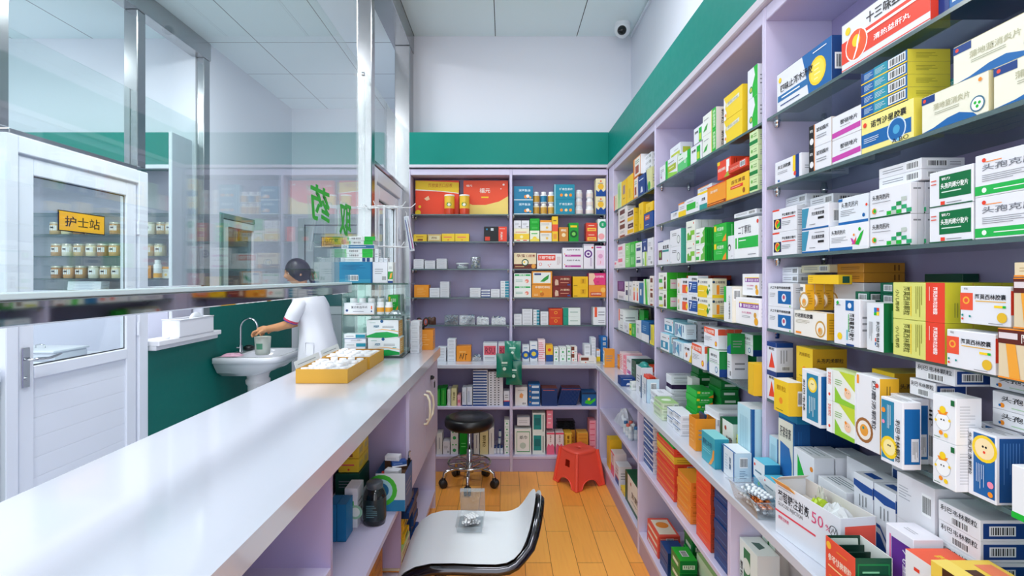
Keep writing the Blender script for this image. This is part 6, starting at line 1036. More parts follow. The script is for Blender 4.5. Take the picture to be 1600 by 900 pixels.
stack('gwst', 5, .78, .92, 1.90, 2.08, LOW, .034, 'pale green floral box', B2_, rz=0); stack('gwst', 4, .72, .86, 1.66, 1.84, LOW, .036, 'pale green floral box', B2_+' near end', rz=0)
box_at('cut', .70, .762, 1.42, 1.528, MID, MID+.158, 'white and green box with dark stone print, near base bay'); box_at('elf', .768, .85, 1.455, 1.528, MID, MID+.20, 'green box with elf figure in the near base bay', name='tall_medicine_box')
stack('gryc', 2, .80, .93, 1.31, 1.44, MID, .075, 'grey carton with barcode', 'near base bay back', rz=0); stack('gryc', 2, .72, .82, 1.22, 1.32, MID, .06, 'grey carton', 'near base bay front', rz=0)
# far base bay
box_at('nvs', .74, .83, 2.72, 2.86, MID, MID+.115, 'navy box on the lower mid shelf of the far bay'); box_at('ytw', .70, .78, 3.42, 3.52, LOW, LOW+.2, 'yellow upright box on the bottom shelf near the corner'); box_at('pkw', .70, .78, 3.28, 3.39, LOW, LOW+.15, 'pink and white box on the bottom shelf near the corner'); box_at('wnb', .70, .78, 3.15, 3.25, LOW, LOW+.12, 'white box with navy base on the bottom shelf near the corner')
box_at('fufa', .70, .80, 2.68, 2.98, LOW, LOW+.17, 'large white and dark green box on the far bay bottom shelf')
for i in range(7):
    a = i*1.3; box_at('ypk' if i % 2 else 'ysm', .70+.03*(i % 3), .728+.03*(i % 3), 3.0+.035*(i//3), 3.033+.035*(i//3), LOW+(0 if i < 7 else .03), LOW+.03, compose('tiny yellow box', ['%s of the scattered group' % ORD[i], 'far bay bottom shelf']), name='tiny_medicine_box')
foil('snack_packet', .72, 2.64, LOW+.001, .05, .05, .09, '#cfe0cc', 'green and white soft packet on the bottom shelf by the divider', 21)
for i in range(6):
    bottle('vial', .72+.03*(i % 2), 2.93+.06*(i//2), MID+.0006, .016, .075, compose('small clear bottle with pale cap', ['%s from the near end' % ORD[i], 'far bay lower mid shelf']), 'vial', body='#c2ccd4', cap=('#dfe2e6', '#2f6aa0', '#e06a5a')[i % 3], band='#dfe4e8')
foil('clear_bag', .76, 3.25, MID+.001, .16, .09, .11, '#c8cad6', 'pale plastic bag on the lower mid shelf of the far bay', 31, 'bag')
# ================================================================ COUNTER
CT = .968
tt = thing('counter', 'long white topped service counter with lavender shelves below, under the glass partition', 'counter')
obj('worktop', MB().prism([(-.434, .02), (-.968, .02), (-.968, 3.15), (-.398, 3.15)], .918, CT, TOPW), tt)
def cx(y): return -.448+.026*(y/3.15)          # front plane of the body follows the slightly turned worktop
def cpan(name, y0, y1, z0, z1, x0=-.95, x1=None, m=None): return obj(name, MB().prism([(x0, y0), (cx(y0) if x1 is None else x1, y0), (cx(y1) if x1 is None else x1, y1), (x0, y1)], z0, z1, m or LAMW), tt)
cpan('side_panel', 3.10, 3.12, 0, .917); cpan('side_panel', .05, .07, 0, .917)
cpan('divider', 1.285, 1.300, 0, .917, m=LAM); cpan('divider', 2.205, 2.220, .454, .917, m=LAM)
cpan('divider', 2.11, 2.125, .20, .447, x0=-.64, m=LAM)
cpan('back_panel', .07, 3.10, 0, .917, x0=-.955, x1=-.945, m=LAM)
cpan('inner_panel', 1.30, 2.205, .47, .917, x0=-.70, x1=-.692, m=LAM)
cpan('shelf', .07, 1.285, .652, .67, x0=-.94); cpan('shelf', 1.30, 2.20, .448, .468, x0=-.94); cpan('shelf', 2.22, 3.10, .434, .454, x0=-.94)
cpan('bottom_shelf', .07, 3.10, .09, .11, x0=-.94); cpan('plinth', .07, 3.10, 0, .088, x0=-.48, x1=-.465, m=LAM)
for a, b in ((2.222, 2.648), (2.652, 3.098)):
    dr = obj('door', MB().prism([(cx(a)-.002, a), (cx(a)+.014, a), (cx(b)+.014, b), (cx(b)-.002, b)], .456, .912, LAMW), tt)
    yh = 2.61 if a < 2.5 else 2.69; x = cx(yh)+.014
    obj('handle', MB().tube([(x, yh, .80), (x+.016, yh, .797), (x+.030, yh+(.012 if a > 2.5 else -.012), .77), (x+.034, yh+(.022 if a > 2.5 else -.022), .725), (x+.030, yh+(.012 if a > 2.5 else -.012), .68), (x+.016, yh, .653), (x, yh, .65)], .0065, M('#e8e2c8', .25)), dr)
    if a > 2.5:
        obj('lock', MB().tube([(x-.001, 2.83, .845), (x+.014, 2.83, .845)], .012, M('#2a2b2f', .3, .6)), dr)
kk = thing('key', 'black headed key hanging from the counter door lock', 'key', (cx(2.83)+.024, 2.83, .845))
mb = MB().tube([(0, 0, 0), (.010, 0, 0)], .008, M('#1c1d20', .4)); obj('head', mb, kk)
obj('ring', MB().tube([(.012, .010*math.cos(a), -.010+.010*math.sin(a)) for a in [2*PI*i/12 for i in range(12)]], .0012, CHROME, closed=True, seg=5), kk)
mb = MB().box(.009, .014, -.011, .011, -.055, -.022, M('#1c1d20', .4), c=.003); obj('spare_head', mb, kk); obj('blade', B(.0105, .0125, -.004, .003, -.085, -.055, CHROME, c=.0004), kk)
# contents of the counter
for i in range(3):
    for j in range(2):
        box_at('ysm' if i % 2 else 'ypk', -.66, -.58, 2.03+.075*j, 2.10+.075*j, .625+.055*i, .678+.055*i, compose('yellow and red box', ['%s layer' % ORD[i], ('near', 'far')[j]+' column', 'bay under the worktop']), rz=0)
box_at('dgl', -.67, -.575, 2.02, 2.17, .54, .6235, 'dark green carton under the yellow boxes in the counter bay'); box_at('gyv', -.68, -.57, 2.02, 2.18, .4686, .5395, 'grey-white carton at the bottom of the counter bay stack')
for i in range(2): box_at('btl', -.625+.034*i, -.593+.034*i, 1.80, 1.88, .4686, .60, 'blue upright folder box beside the white one, %s of two' % ('nearer', 'farther')[i], name='folder_box')
box_at('wgl', -.595, -.548, 1.90, 1.985, .4686, .615, 'white upright box with green label beside the dark bottle', rz=0)
tt = thing('supplement_jar', 'large dark glossy supplement jar with grey lid on the counter shelf', 'jar', (-.495, 1.945, .4686))
obj('body', MB().lathe([(.034, 0), (.041, .005), (.043, .02), (.043, .105), (.036, .125), (.028, .133)], M('#0d1618', .12, 0, 0, .6), seg=28), tt)
lb = MB().lathe([(.0436, .022), (.0436, .10)], M('#152529', .3), seg=28); put_face(lb, [L(.1, .1, .9, .9, 7, '#5f8288')], (-.025, -.0445, .03), (1, 0, 0), (0, 0, 1), (0, -1, 0), .05, .06); obj('label', lb, tt)
obj('lid', MB().lathe([(.030, .133), (.031, .135), (.031, .152), (.028, .156), (.0001, .156)], M('#4a5258', .35), seg=28), tt)
t1 = open_carton('blkg', -.515, -.397, 2.035, 2.19, .4686, .15, 'open blue and white carton of small medicine packs jutting from the counter shelf', rz=0, flaps=False, inside='#6a4a34')
for o_ in t1.children:
    if o_.name.startswith('front'):
        mb = MB(); mb.box(-.059, .059, -.0776, -.0765, .0012, .15, cm('#d8e0e4'), c=.0002); put_face(mb, [r(0, 0, 1, .3, '#2a7aa8'), o(.2, .55, .42, '#4ab83c'), o(.2, .55, .30, '#a8d0d8'), o(.2, .55, .2, '#2a6a98'), g([(.0, .5), (.25, .68), (.1, .35)], '#1c2c3a')], (-.059, -.0776, 0), (1, 0, 0), (0, 0, 1), (0, -1, 0), .118, .15); o_.data = mb.mesh('front_wall')
    if o_.name.startswith('side'): pass
q = obj('carton_filling', B(-.055, .055, -.072, .072, .002, .11, '#7a5a44'), None, (-.456, 2.1125, .4692)); tag(q, 'brown packing inside the open blue carton on the counter shelf', 'filling')
for i, (k_, x, y, a, c2) in enumerate((('rfl', -.475, 2.10, .2, 0), ('smf', -.455, 2.08, -.2, 0), ('bsw', -.44, 2.12, .4, 0), ('smf', -.465, 2.13, -.1, 0))):
    carton(k_, x, y, .5806+.0202*(i if i in (1, 2) else 0)+(.0202*3 if i == 3 else 0), .06, .035, .02, a, compose('small loose medicine pack in the open blue carton', ['%s from bottom' % ORD[i]]), name='loose_medicine_pack')
tt = thing('marker_pen', 'black marker pen standing in the corner of the open blue carton', 'pen', (-.408, 2.18, .5806)); obj('barrel', MB().tube([(0, 0, 0), (.0, 0, .05)], .006, black()), tt); obj('clip', MB().tube([(0, 0, .05), (0, 0, .075), (.005, 0, .08)], .004, CHROME), tt)
stack('oflat', 7, -.56, -.50, 1.90, 2.09, .1106, .046, 'small brown-orange box', 'far column of lower counter bay', rz=PI/2, jit=0); stack('oflat', 6, -.56, -.48, 1.70, 1.89, .1106, .046, 'small brown-orange box', 'middle column of lower counter bay', rz=PI/2, jit=0); stack('oflat', 5, -.56, -.47, 1.50, 1.69, .1106, .046, 'small brown-orange box', 'near column of lower counter bay', rz=PI/2, jit=0)
box_at('tanf', -.60, -.44, 2.235, 2.40, .1106, .155, 'flat tan box below the yellow stack under the cabinet doors', rz=0); box_at('gwst', -.60, -.45, 2.235, 2.42, .1556, .20, 'white and green box with leaf under the cabinet doors', rz=0)
stack('yflat', 4, -.60, -.46, 2.29, 2.42, .2006, .027, 'flat yellow box', 'stack under the cabinet doors', rz=0, jit=.006); stack('nvs', 4, -.60, -.44, 2.30, 2.44, .3092, .028, 'flat navy box', 'stack under the cabinet doors', rz=0, jit=.008)
stack('nvs', 6, -.60, -.45, 2.50, 2.62, .1106, .035, 'dark blue box', 'second stack under the cabinet doors', rz=0, jit=.008)
# ---------- sheet steel trim already at the glass; green characters stuck on the glass, seen from behind
def glyph_on_glass(ch, y0, y1, z0, z1, lab):
    vs, fs = text_data(ch, .02); mb = MB()
    # readable from the passage (looking toward +x): text runs from far (+y) to near
    V_ = [(0, y1-(y1-y0)*a, z0+(z1-z0)*b_) for a, b_ in vs]; m = M('#1cae34', .5); n = len(V_)
    mb.raw(V_+[(.0012, y, z) for _, y, z in V_], [tuple(f) for f in fs]+[tuple(n+i for i in f[::-1]) for f in fs], m)
    q = obj('window_letter', mb, None, (-.8145, 0, 0)); return tag(q, lab, 'window lettering', None)
glyph_on_glass('药', 2.145, 2.375, 1.645, 1.80, 'large green character stuck on the counter glass, the wider one')
glyph_on_glass('取', 2.52, 2.71, 1.61, 1.775, 'large green character stuck on the counter glass, next to the steel post')
# ---------- glass display case on the counter
CG = clear_mat('case_glass', (.86, .95, .92), .07, .85)
x0, x1, y0, y1 = -.868, -.545, 2.725, 2.955
tt = thing('display_case', 'small glass display case of medicine bottles on the counter end', 'display case', (0, 0, 0))
obj('base', B(x0, x1, y0, y1, CT+.0006, CT+.010, M('#2c3a38', .3)), tt)
obj('side_glass', B(x0, x0+.005, y0, y1, CT+.010, 1.360, CG, c=0), tt); obj('side_glass', B(x1-.005, x1, y0+.08, y1, CT+.010, 1.360, CG, c=0), tt)
obj('back_glass', B(x0+.005, x1-.005, y1-.005, y1, CT+.010, 1.360, CG, c=0), tt)
obj('top_glass', B(x0-.003, x1+.03, y0-.004, y1+.004, 1.360, 1.368, CG, c=0), tt)
obj('shelf_glass', B(x0+.005, x1-.005, y0+.002, y1-.006, 1.192, 1.199, CG, c=0), tt)
EG = M('#1f4a40', .2)
mb = MB().box(x0-.001, x0+.003, y0-.001, y0, CT+.010, 1.360, EG, c=0); obj('glass_edge', mb, tt)
obj('glass_edge', B(x0-.003, x1+.03, y0-.0052, y0-.004, 1.360, 1.368, EG, c=0), tt); obj('glass_edge', B(x0+.005, x1-.005, y0+.001, y0+.002, 1.192, 1.199, EG, c=0), tt)
for i in range(4): bottle('pill_bottle', -.833+.049*i, 2.82+(.0 if i < 3 else .01), 1.2, .021, .085, compose('white pill bottle with pale teal band', [('leftmost', 'second', 'third', 'rightmost')[i]+' of the back row', 'display case shelf']), body='#e9ecee', band='#b8d4d4' if i else '#dfe6e6', bandz=(.45, .6), capr=.9, neck=.85)
box_at('plain', x0+.008, -.70, 2.735, 2.79, 1.1996, 1.262, 'long white herbal box with red and blue marks on the case shelf', rz=0)
lbx = [q for q in bpy.data.objects if q.get('label', '').startswith('long white herbal box')][0]
mb = MB(); mb.box(-.08, .08, -.0275, .0275, 0, .0614, cm('#e3e6ea'), c=.0008); put_face(mb, [t('复方利血平片', .24, .52, .78, .74, '#3a3c44'), L(.3, .22, .7, .34, 1, '#55575e'), o(.10, .35, .11, '#1d3f7c'), r(.9, .45, .94, .75, '#ea6a34'), o(.92, .28, .07, '#1d3f7c'), r(0, 0, 1, .05, '#e0b8a8'), L(.4, .86, .6, .93, 1, '#55575e')], (-.08, -.0275, 0), (1, 0, 0), (0, 0, 1), (0, -1, 0), .16, .0614); lbx.data = mb.mesh('medicine_box')
for i in range(2): bottle('pill_bottle', -.672+.046*i, 2.765, 1.2, .020, .066, 'white pill bottle with orange label on the case shelf, %s one' % ('left', 'right')[i], body='#eceef0', band='#e8a534', bandz=(.25, .7), capr=.9, neck=.85)
box_at('smf', -.78, -.66, 2.87, 2.93, 1.2, 1.235, 'flat white box at the back of the display case shelf', rz=0); box_at('grnb', -.655, -.60, 2.87, 2.93, 1.2, 1.30, 'green box at the back of the display case shelf', rz=0)
foil('foil_sheet', -.590, 2.762, 1.2005, .07, .075, .028, '#9aa4a8', 'crumpled silver foil sheet sticking out of the display case', 41, 'foil', .7)
stack('smf', 5, -.858, -.745, 2.735, 2.80, CT+.0105, .0235, 'flat white box', 'low stack inside the display case', rz=0, keys=['sft', 'smf', 'sft', 'bts', 'sft'])
def gw_face():
    return [g([(0, .02), (.0, .12), (.3, .3), (.65, .34), (1, .2), (1, .06), (.6, .0)], '#17a04c'), g([(.2, .40), (.5, .46), (1, .34), (1, .38), (.5, .50)], '#f0b04a'), L(.5, .55, .85, .68, 2, '#4a4c54'), t('灵', .2, .58, .42, .70, '#3a7a9a'), o(.48, .93, .09, '#1d5a8c'), L(.1, .82, .3, .88, 1, '#3a9a8a'), r(.78, .44, .9, .48, '#1f9a94')]
for i, (a, b, z0, lab) in enumerate(((-.735, -.565, CT+.0105, 'large white and green glove carton at the bottom of the display case'), (-.742, -.572, CT+.1065, 'large white and green glove carton resting on the lower one in the case'))):
    mb = MB(); w_ = b-a; mb.box(-w_/2, w_/2, -.06, .06, 0, .095, cm('#e4e9ea'), c=.001); put_face(mb, gw_face(), (-w_/2, -.06, 0), (1, 0, 0), (0, 0, 1), (0, -1, 0), w_, .095); put_face(mb, [r(.1, .05, .95, .95, '#e8a84a'), L(.2, .2, .8, .8, 5, '#f4dcb0')], (w_/2, -.06, 0), (0, 1, 0), (0, 0, 1), (1, 0, 0), .12, .095)
    q = obj('glove_carton', mb, None, ((a+b)/2, 2.805, z0)); tag(q, lab, 'carton')
stack('smf', 3, -.74, -.62, 2.875, 2.94, CT+.0105, .06, 'white box', 'back of the lower display case', rz=0, jit=0)
# white boxes and the orange scissor box to the right of the case
stack('smf', 7, -.535, -.485, 2.90, 3.0, CT, .026, 'flat white box', 'stack between the case and the orange box', rz=0, jit=.001)
tt = open_carton('orb', -.530, -.427, 3.035, 3.125, CT, .12, 'orange open box holding scissors at the counter end', rz=0, flaps=False, inside='#c8801c')
sc = thing('scissors', 'black and orange handled scissors standing in the orange box', 'scissors', (-.495, 3.08, CT+.004)); 
obj('blade', B(-.006, .004, -.001, .001, .0, .115, CHROME, c=.0004), sc); obj('blade', B(-.002, .008, .0012, .003, .0, .115, CHROME, c=.0004), sc)
for s in (-1, 1):
    pts = [(s*.018+.014*math.cos(a)*1.0+s*.004*math.sin(a), s*.003, .158+.024*math.sin(a)) for a in [2*PI*i/16 for i in range(16)]]
    hnd = obj('handle', MB().tube(pts, .0058, M('#1b1b1e', .35), closed=True, seg=7).tube([(s*.002, s*.003, .11), (s*.008, s*.003, .138)], .006, M('#1b1b1e', .35)), sc)
    pts = [(s*.018+.0095*math.cos(a), s*.003-.003, .158+.018*math.sin(a)) for a in [2*PI*i/16 for i in range(16)]]
    obj('grip', MB().tube(pts, .0028, M('#d8562c', .4), closed=True, seg=6), hnd)
# ---------- mustard trays of white capped bottles
def cap_tray(x0, x1, y0, y1, h, label, nx, ny, place, seed):
    m = M('#cf9a2c', .5); tt = thing('bottle_tray', label, 'tray', ((x0+x1)/2, (y0+y1)/2, CT+.0006)); w, d = x1-x0, y1-y0; th = .003
    obj('bottom', B(-w/2, w/2, -d/2, d/2, 0, th, m, c=.0005), tt)
    obj('front_wall', B(-w/2, w/2, -d/2, -d/2+th, th, h, m, c=.0005), tt); obj('back_wall', B(-w/2, w/2, d/2-th, d/2, th, h, M('#a8741c', .5), c=.0005), tt)
    obj('side_wall', B(w/2-th, w/2, -d/2+th, d/2-th, th, h, m, c=.0005), tt); obj('side_wall', B(-w/2, -w/2+th, -d/2+th, d/2-th, th, h, m, c=.0005), tt)
    mb = MB(); mb.T = at(-w/2+.004, 0, h*.75, 0, 0, -.30); mb.box(-.0012, 0, -d/2+.006, d/2-.02, 0, .045, M('#d9dcdc', .5), c=.0003); put_face(mb, [L(.1, .5, .9, .75, 1, '#8f9498')], (0, -d/2+.006, 0), (0, 1, 0), (0, 0, 1), (1, 0, 0), d-.026, .045); obj('lid_flap', mb, tt)
    rn = random.Random(seed); k = 0; proto = None
    px, py = (w-.014)/nx, (d-.014)/ny; rr = min(px, py)*.47
    for j in range(ny):
        for i in range(nx):
            X = (x0+x1)/2-w/2+.007+px*(i+.5); Y = (y0+y1)/2-d/2+.007+py*(j+.5); lab = compose('small white capped bottle', ['%s row from near' % ORD[j], '%s from left' % ORD[i], place])
            if proto is None: proto = bottle('capped_bottle', X, Y, CT+.004, rr, h-.002, lab, group='white bottles in %s' % place, body='#e2e4e6', capr=.86, neck=.8)
            else:
                c2 = dup(proto, (X+rn.uniform(-.0004, .0004), Y, CT+.004), rn.random()*6, lab, 'white bottles in %s' % place); c2.scale = (1, 1, rn.choice((.86, .93, 1.0, 1.06)))
cap_tray(-.849, -.638, 2.076, 2.375, .058, 'mustard yellow cardboard tray of white capped bottles, nearer one', 5, 7, 'the nearer mustard tray', 1)
cap_tray(-.855, -.632, 2.392, 2.67, .058, 'mustard yellow cardboard tray of white capped bottles, beside the display case', 5, 6, 'the farther mustard tray', 2)
# ---------- stack on top of the display case
TZ = 1.3686
mb = MB(); mb.box(-.088, .088, -.05, .05, 0, .113, cm('#1d7ea8'), c=.001); put_face(mb, [r(0, 0, 1, .18, '#3a93b4'), r(.96, 0, 1, 1, '#17609a'), BC(.33, .1, .58, .38), L(.08, .62, .8, .88, 4, '#0f5688')], (-.088, -.05, 0), (1, 0, 0), (0, 0, 1), (0, -1, 0), .176, .113)
q = obj('medicine_box', mb, None, (-.802, 2.80, TZ)); tag(q, 'large blue box with barcode on top of the display case', 'medicine box')
box_at('plain', -.712, -.632, 2.755, 2.85, TZ, TZ+.113, 'white box with barcode beside the large blue box', rz=0); 
mb = MB(); mb.box(-.0135, .0135, -.03, .03, 0, .112, cm('#e2e6e4'), c=.0006); put_face(mb, [r(0, .18, 1, .55, '#2f9a44'), g([(.3, .2), (.7, .25), (.9, .5), (.5, .45)], '#f0a03c'), r(0, 0, 1, .1, NAV), L(.2, .65, .8, .8, 2)], (-.0135, -.03, 0), (1, 0, 0), (0, 0, 1), (0, -1, 0), .027, .112)
q = obj('narrow_medicine_box', mb, None, (-.6165, 2.785, TZ)); tag(q, 'narrow white box with green picture on the display case edge', 'medicine box')
gfl = [('smf', .0235, -.885, -.715, '#dfe2e6'), ('w', .0235, -.862, -.712, 0), ('w', .0235, -.864, -.712, 0), ('n', .023, -.882, -.705, 0), ('w', .021, -.84, -.712, 0), ('w', .023, -.85, -.70, 0)]
zz = TZ+.1136
for i, (k_, h_, a, b, _) in enumerate(gfl):
    w_ = b-a; mb = MB(); mb.box(-w_/2, w_/2, -.04, .04, 0, h_-.001, cm('#dfe5e6'), c=.0006)
    e = {'w': [r(.0, 0, .06, 1, GRN), BC(.12, .18, .5, .85), r(.62, 0, 1, 1, '#24b33f')], 'n': [BC(.03, .2, .18, .85), r(.22, .1, 1, .9, '#2a6a98'), L(.28, .3, .8, .7, 1, '#cfe0ea')], 'smf': [r(.68, .05, .78, .95, '#1d4a80'), r(.82, .05, .92, .95, '#1d4a80'), L(.1, .3, .6, .7, 2)]}[k_]
    put_face(mb, e, (-w_/2, -.04, 0), (1, 0, 0), (0, 0, 1), (0, -1, 0), w_, h_-.001); q = obj('flat_medicine_box', mb, None, ((a+b)/2, 2.80, zz)); zz += h_
    tag(q, compose({'w': 'flat white and bright green box', 'n': 'flat white and blue box', 'smf': 'flat white box with navy bars'}[k_], ['%s from bottom' % ORD[i], 'pile on the large blue box']), 'medicine box')
for i in range(3): box_at('smf', -.705+.024*i, -.684+.024*i, 2.77, 2.83, TZ+.1136, TZ+.1136+(.07 if i == 0 else .022), compose('small white box on the barcoded white box', ['%s from the blue pile' % ORD[i]]), rz=0, name='small_medicine_box')
tt = thing('artificial_plant', 'small tuft of dark green leaves on top of the white box', 'plant', (-.655, 2.835, TZ+.1136))
obj('base', MB().lathe([(.012, 0), (.014, .008), (.0001, .010)], M('#2c3a2c', .6), seg=10), tt)
mb = MB(); rn = random.Random(9)
for i in range(26):
    a = rn.random()*6.28; l = rn.uniform(.02, .04); up = rn.uniform(.2, 1); dx, dy = math.cos(a), math.sin(a); p1 = (dx*l*.5, dy*l*.5, .008+l*.5*up+.006); p2 = (dx*l, dy*l, .008+l*up*.6)
    mb.raw([(0, 0, .008), (p1[0]-dy*.004, p1[1]+dx*.004, p1[2]), p2, (p1[0]+dy*.004, p1[1]-dx*.004, p1[2])], [(0, 1, 2, 3)], M('#1f4a2a', .5))
obj('leaves', mb, tt)
# ---------- white wire rack hanging in front of the far glass
tt = thing('wire_rack', 'white wire display rack with curved hooks above the display case', 'rack', (-.685, 2.905, 1.3686)); wm = M('#e6e8ec', .3)
obj('pole', MB().tube([(0, 0, 0), (0, 0, .44)], .006, wm), tt); obj('foot', MB().lathe([(.028, 0), (.028, .003), (.008, .006)], wm, seg=18), tt)
for zz, rr in ((.43, .14), (.205, .13)):
    obj('ring', MB().tube([(rr*.55*math.cos(a), rr*.32*math.sin(a), zz) for a in [2*PI*i/24 for i in range(24)]], .0028, wm, closed=True, seg=6), tt)
    for i in range(6):
        a = 2*PI*i/6+.3; c_, s_ = math.cos(a), .45*math.sin(a)
        obj('hook', MB().tube([(0, 0, zz), (rr*.5*c_, rr*.5*s_, zz-.004), (rr*c_*1.1, rr*s_*1.1, zz-.002), (rr*c_*1.3, rr*s_*1.3, zz+.022)], .0024, wm, seg=6), tt)
for i in range(3): obj('upright', MB().tube([(.077*math.cos(2.1*i), .045*math.sin(2.1*i), .205), (.077*math.cos(2.1*i), .045*math.sin(2.1*i), .43)], .0022, wm, seg=6), tt)
tt = thing('toothbrush_pack', 'packaged toothbrush in purple and orange print hanging from the wire rack', 'toothbrush', (-.560, 2.905, 1.745)); tt.rotation_euler = (0, -.17, 0)
mb = B(-.014, .014, -.001, .001, -.20, 0, M('#cfd2dc', .3)); put_face(mb, [r(.1, .05, .35, .9, '#3a3f8c'), g([(.4, .1), (.9, .05), (.7, .9), (.45, .8)], '#b8509a'), g([(.5, .5), (.8, .55), (.7, .75)], '#f08a4a')], (-.014, -.001, -.20), (1, 0, 0), (0, 0, 1), (0, -1, 0), .028, .20); obj('card', mb, tt)
obj('brush', MB().tube([(0, -.008, -.185), (.002, -.009, -.09), (0, -.008, -.02)], [.004, .003, .005], M('#e0e4f0', .3)), tt); obj('blister', MB().tube([(0, -.008, -.195), (0, -.01, -.1), (0, -.008, -.008)], [.009, .011, .009], PLAST, flat=(1, .8)), tt)
obj('hanger', MB().tube([(0, 0, 0), (.006, 0, .012), (0, 0, .03)], .0012, wm, seg=5), tt)
# ================================================================ STOOLS AND CHAIR
tt = thing('round_stool', 'black round swivel stool on chrome casters before the back cabinets', 'stool', (-.24, 3.46, 0))
obj('seat', MB().lathe([(.10, .383), (.150, .388), (.165, .405), (.168, .430), (.160, .454), (.135, .463), (.130, .4605), (.105, .465), (.10, .462), (.07, .4655), (.065, .463), (.0001, .465)], M('#101114', .32, 0, .1), seg=48), tt)
obj('plate', MB().lathe([(.05, .368), (.10, .382)], CHROME, seg=20), tt)
obj('column', MB().lathe([(.019, .09), (.019, .24), (.013, .242), (.013, .368)], CHROME, seg=16), tt)
obj('hub', MB().lathe([(.030, .085), (.032, .10), (.030, .150), (.020, .155)], CHROME, seg=20), tt)
ring = obj('foot_ring', MB().tube([(.143*math.cos(a),   .143*math.sin(a), .150) for a in [2*PI*i/40 for i in range(40)]], .0075, CHROME, closed=True), tt)
for i in range(5):
    a = -PI/2+2*PI*i/5; c_, s_ = math.cos(a), math.sin(a)
    obj('ring_spoke', MB().tube([(.015*c_, .015*s_, .150), (.08*c_, .08*s_, .152), (.143*c_, .143*s_, .150)], .005, CHROME), tt)
    lgx = obj('leg', MB().tube([(.026*c_, .026*s_, .110), (.09*c_, .09*s_, .115), (.145*c_, .145*s_, .108), (.172*c_, .172*s_, .095), (.176*c_, .176*s_, .066)], [.011, .011, .011, .0105, .010], CHROME, seg=10), tt)
    for s in (-1, 1):
        ax = (c_*.180-s_*s*.013, s_*.180+c_*s*.013); p = (ax[0], ax[1], .0275)
        w1 = MB(); w1.T = Matrix.Translation(p) @ Matrix.Rotation(a, 4, 'Z') @ Matrix.Rotation(PI/2, 4, 'X'); w1.lathe([(.0001, -.009), (.024, -.009), (.0275, -.006), (.0275, .006), (.024, .009), (.0001, .009)], M('#17181b', .4), seg=20)
        cw_ = obj('caster', w1, lgx)
        if s == (1 if i in (3, 4) else -1) or i == 0:
            w2 = MB(); w2.T = w1.T; w2.tube([(.018*math.cos(q_), .018*math.sin(q_), .0095*(1 if s < 0 else 1)) for q_ in [2*PI*j/20 for j in range(20)]], .0016, M('#d8502c', .4), closed=True, seg=5)
            w2.tube([(.018*math.cos(q_), .018*math.sin(q_), -.0095) for q_ in [2*PI*j/20 for j in range(20)]], .0016, M('#d8502c', .4), closed=True, seg=5); w2.T = w1.T
    obj('caster_hood', MB().tube([(.176*c_, .176*s_, .066), (.179*c_, .179*s_, .050)], [.012, .016], M('#17181b', .4), seg=12), lgx)
# red plastic stool
tt = thing('plastic_stool', 'small red plastic step stool with arched legs by the corner', 'stool', (.503, 3.49, 0), .55)
RP = M('#ee5644', .38, 0, .15)
mb = MB(); H_ = .235; bt, tp = .118, .088
def side_pts(k):
    """one side of the frustum as a grid with an arch cut at the foot and a rounded hole"""
    return None
NU, NV = 16, 12
def sp(u, v_):
    hw = bt+(tp-bt)*v_; return (u*hw, -hw, v_*H_)
for k in range(4):
    mb.T = Matrix.Rotation(k*PI/2, 4, 'Z'); vs = []; ok = []
    for j in range(NV+1):
        for i in range(NU+1):
            u = -1+2*i/NU; v_ = j/NV; arch = .23*max(0, 1-(u/.62)**2)**.5
            vv = arch+(1-arch)*v_ if abs(u) < .62 else v_
            vs.append(sp(u, vv))
    fs = [(j*(NU+1)+i, j*(NU+1)+i+1, (j+1)*(NU+1)+i+1, (j+1)*(NU+1)+i) for j in range(NV) for i in range(NU)]
    hole = {(j, i) for j in (5, 6, 7) for i in (6, 7, 8, 9)} if k == 3 else set()
    fs = [f for n_, f in enumerate(fs) if (n_//NU, n_ % NU) not in hole]
    mb.raw(vs, fs, RP, True)
    inner = [tuple(Vector(p)*.955+Vector((0, .0, .004))) for p in vs]; mb.raw(inner, [f[::-1] for f in fs], RP, True)
    # rolled lip along the foot and the arch
    lip = [sp(-1+2*i/NU, .23*max(0, 1-((-1+2*i/NU)/.62)**2)**.5 if abs(-1+2*i/NU) < .62 else .0) for i in range(NU+1)]
    mb.tube([(p[0], p[1]-.002, p[2]+.0045) for p in lip], .0042, RP, seg=6)
    mb.tube([(tp, -tp, H_), (bt, -bt, .004)], .012, RP, seg=8)
mb.T = Matrix.Identity(4); obj('body', mb, tt)
mb = MB(); mb.lathe([(.017, H_+.001), (.020, H_+.006), (.030, H_+.008), (tp*.9, H_+.009), (tp*1.02, H_+.005), (tp*1.04, H_-.004)], RP, seg=4) if 0 else None
n = 40; P1 = []
for (e, zz) in ((.018, H_-.004), (.018, H_+.0045), (.024, H_+.0065), (tp*.80, H_+.008), (tp*.98, H_+.006), (tp*1.08, H_-.002), (tp*1.06, H_-.012)):
    ring_ = []
    for i in range(n+1):
        a = 2*PI*i/n; c_, s_ = math.cos(a), math.sin(a); k_ = 0 if e < .03 else 1
        q_ = (abs(c_)**5+abs(s_)**5)**(-1/5) if k_ else 1; ring_.append((e*q_*c_, e*q_*s_, zz))
    P1.append(ring_)
mb = MB().grid(P1, RP); obj('top', mb, tt)
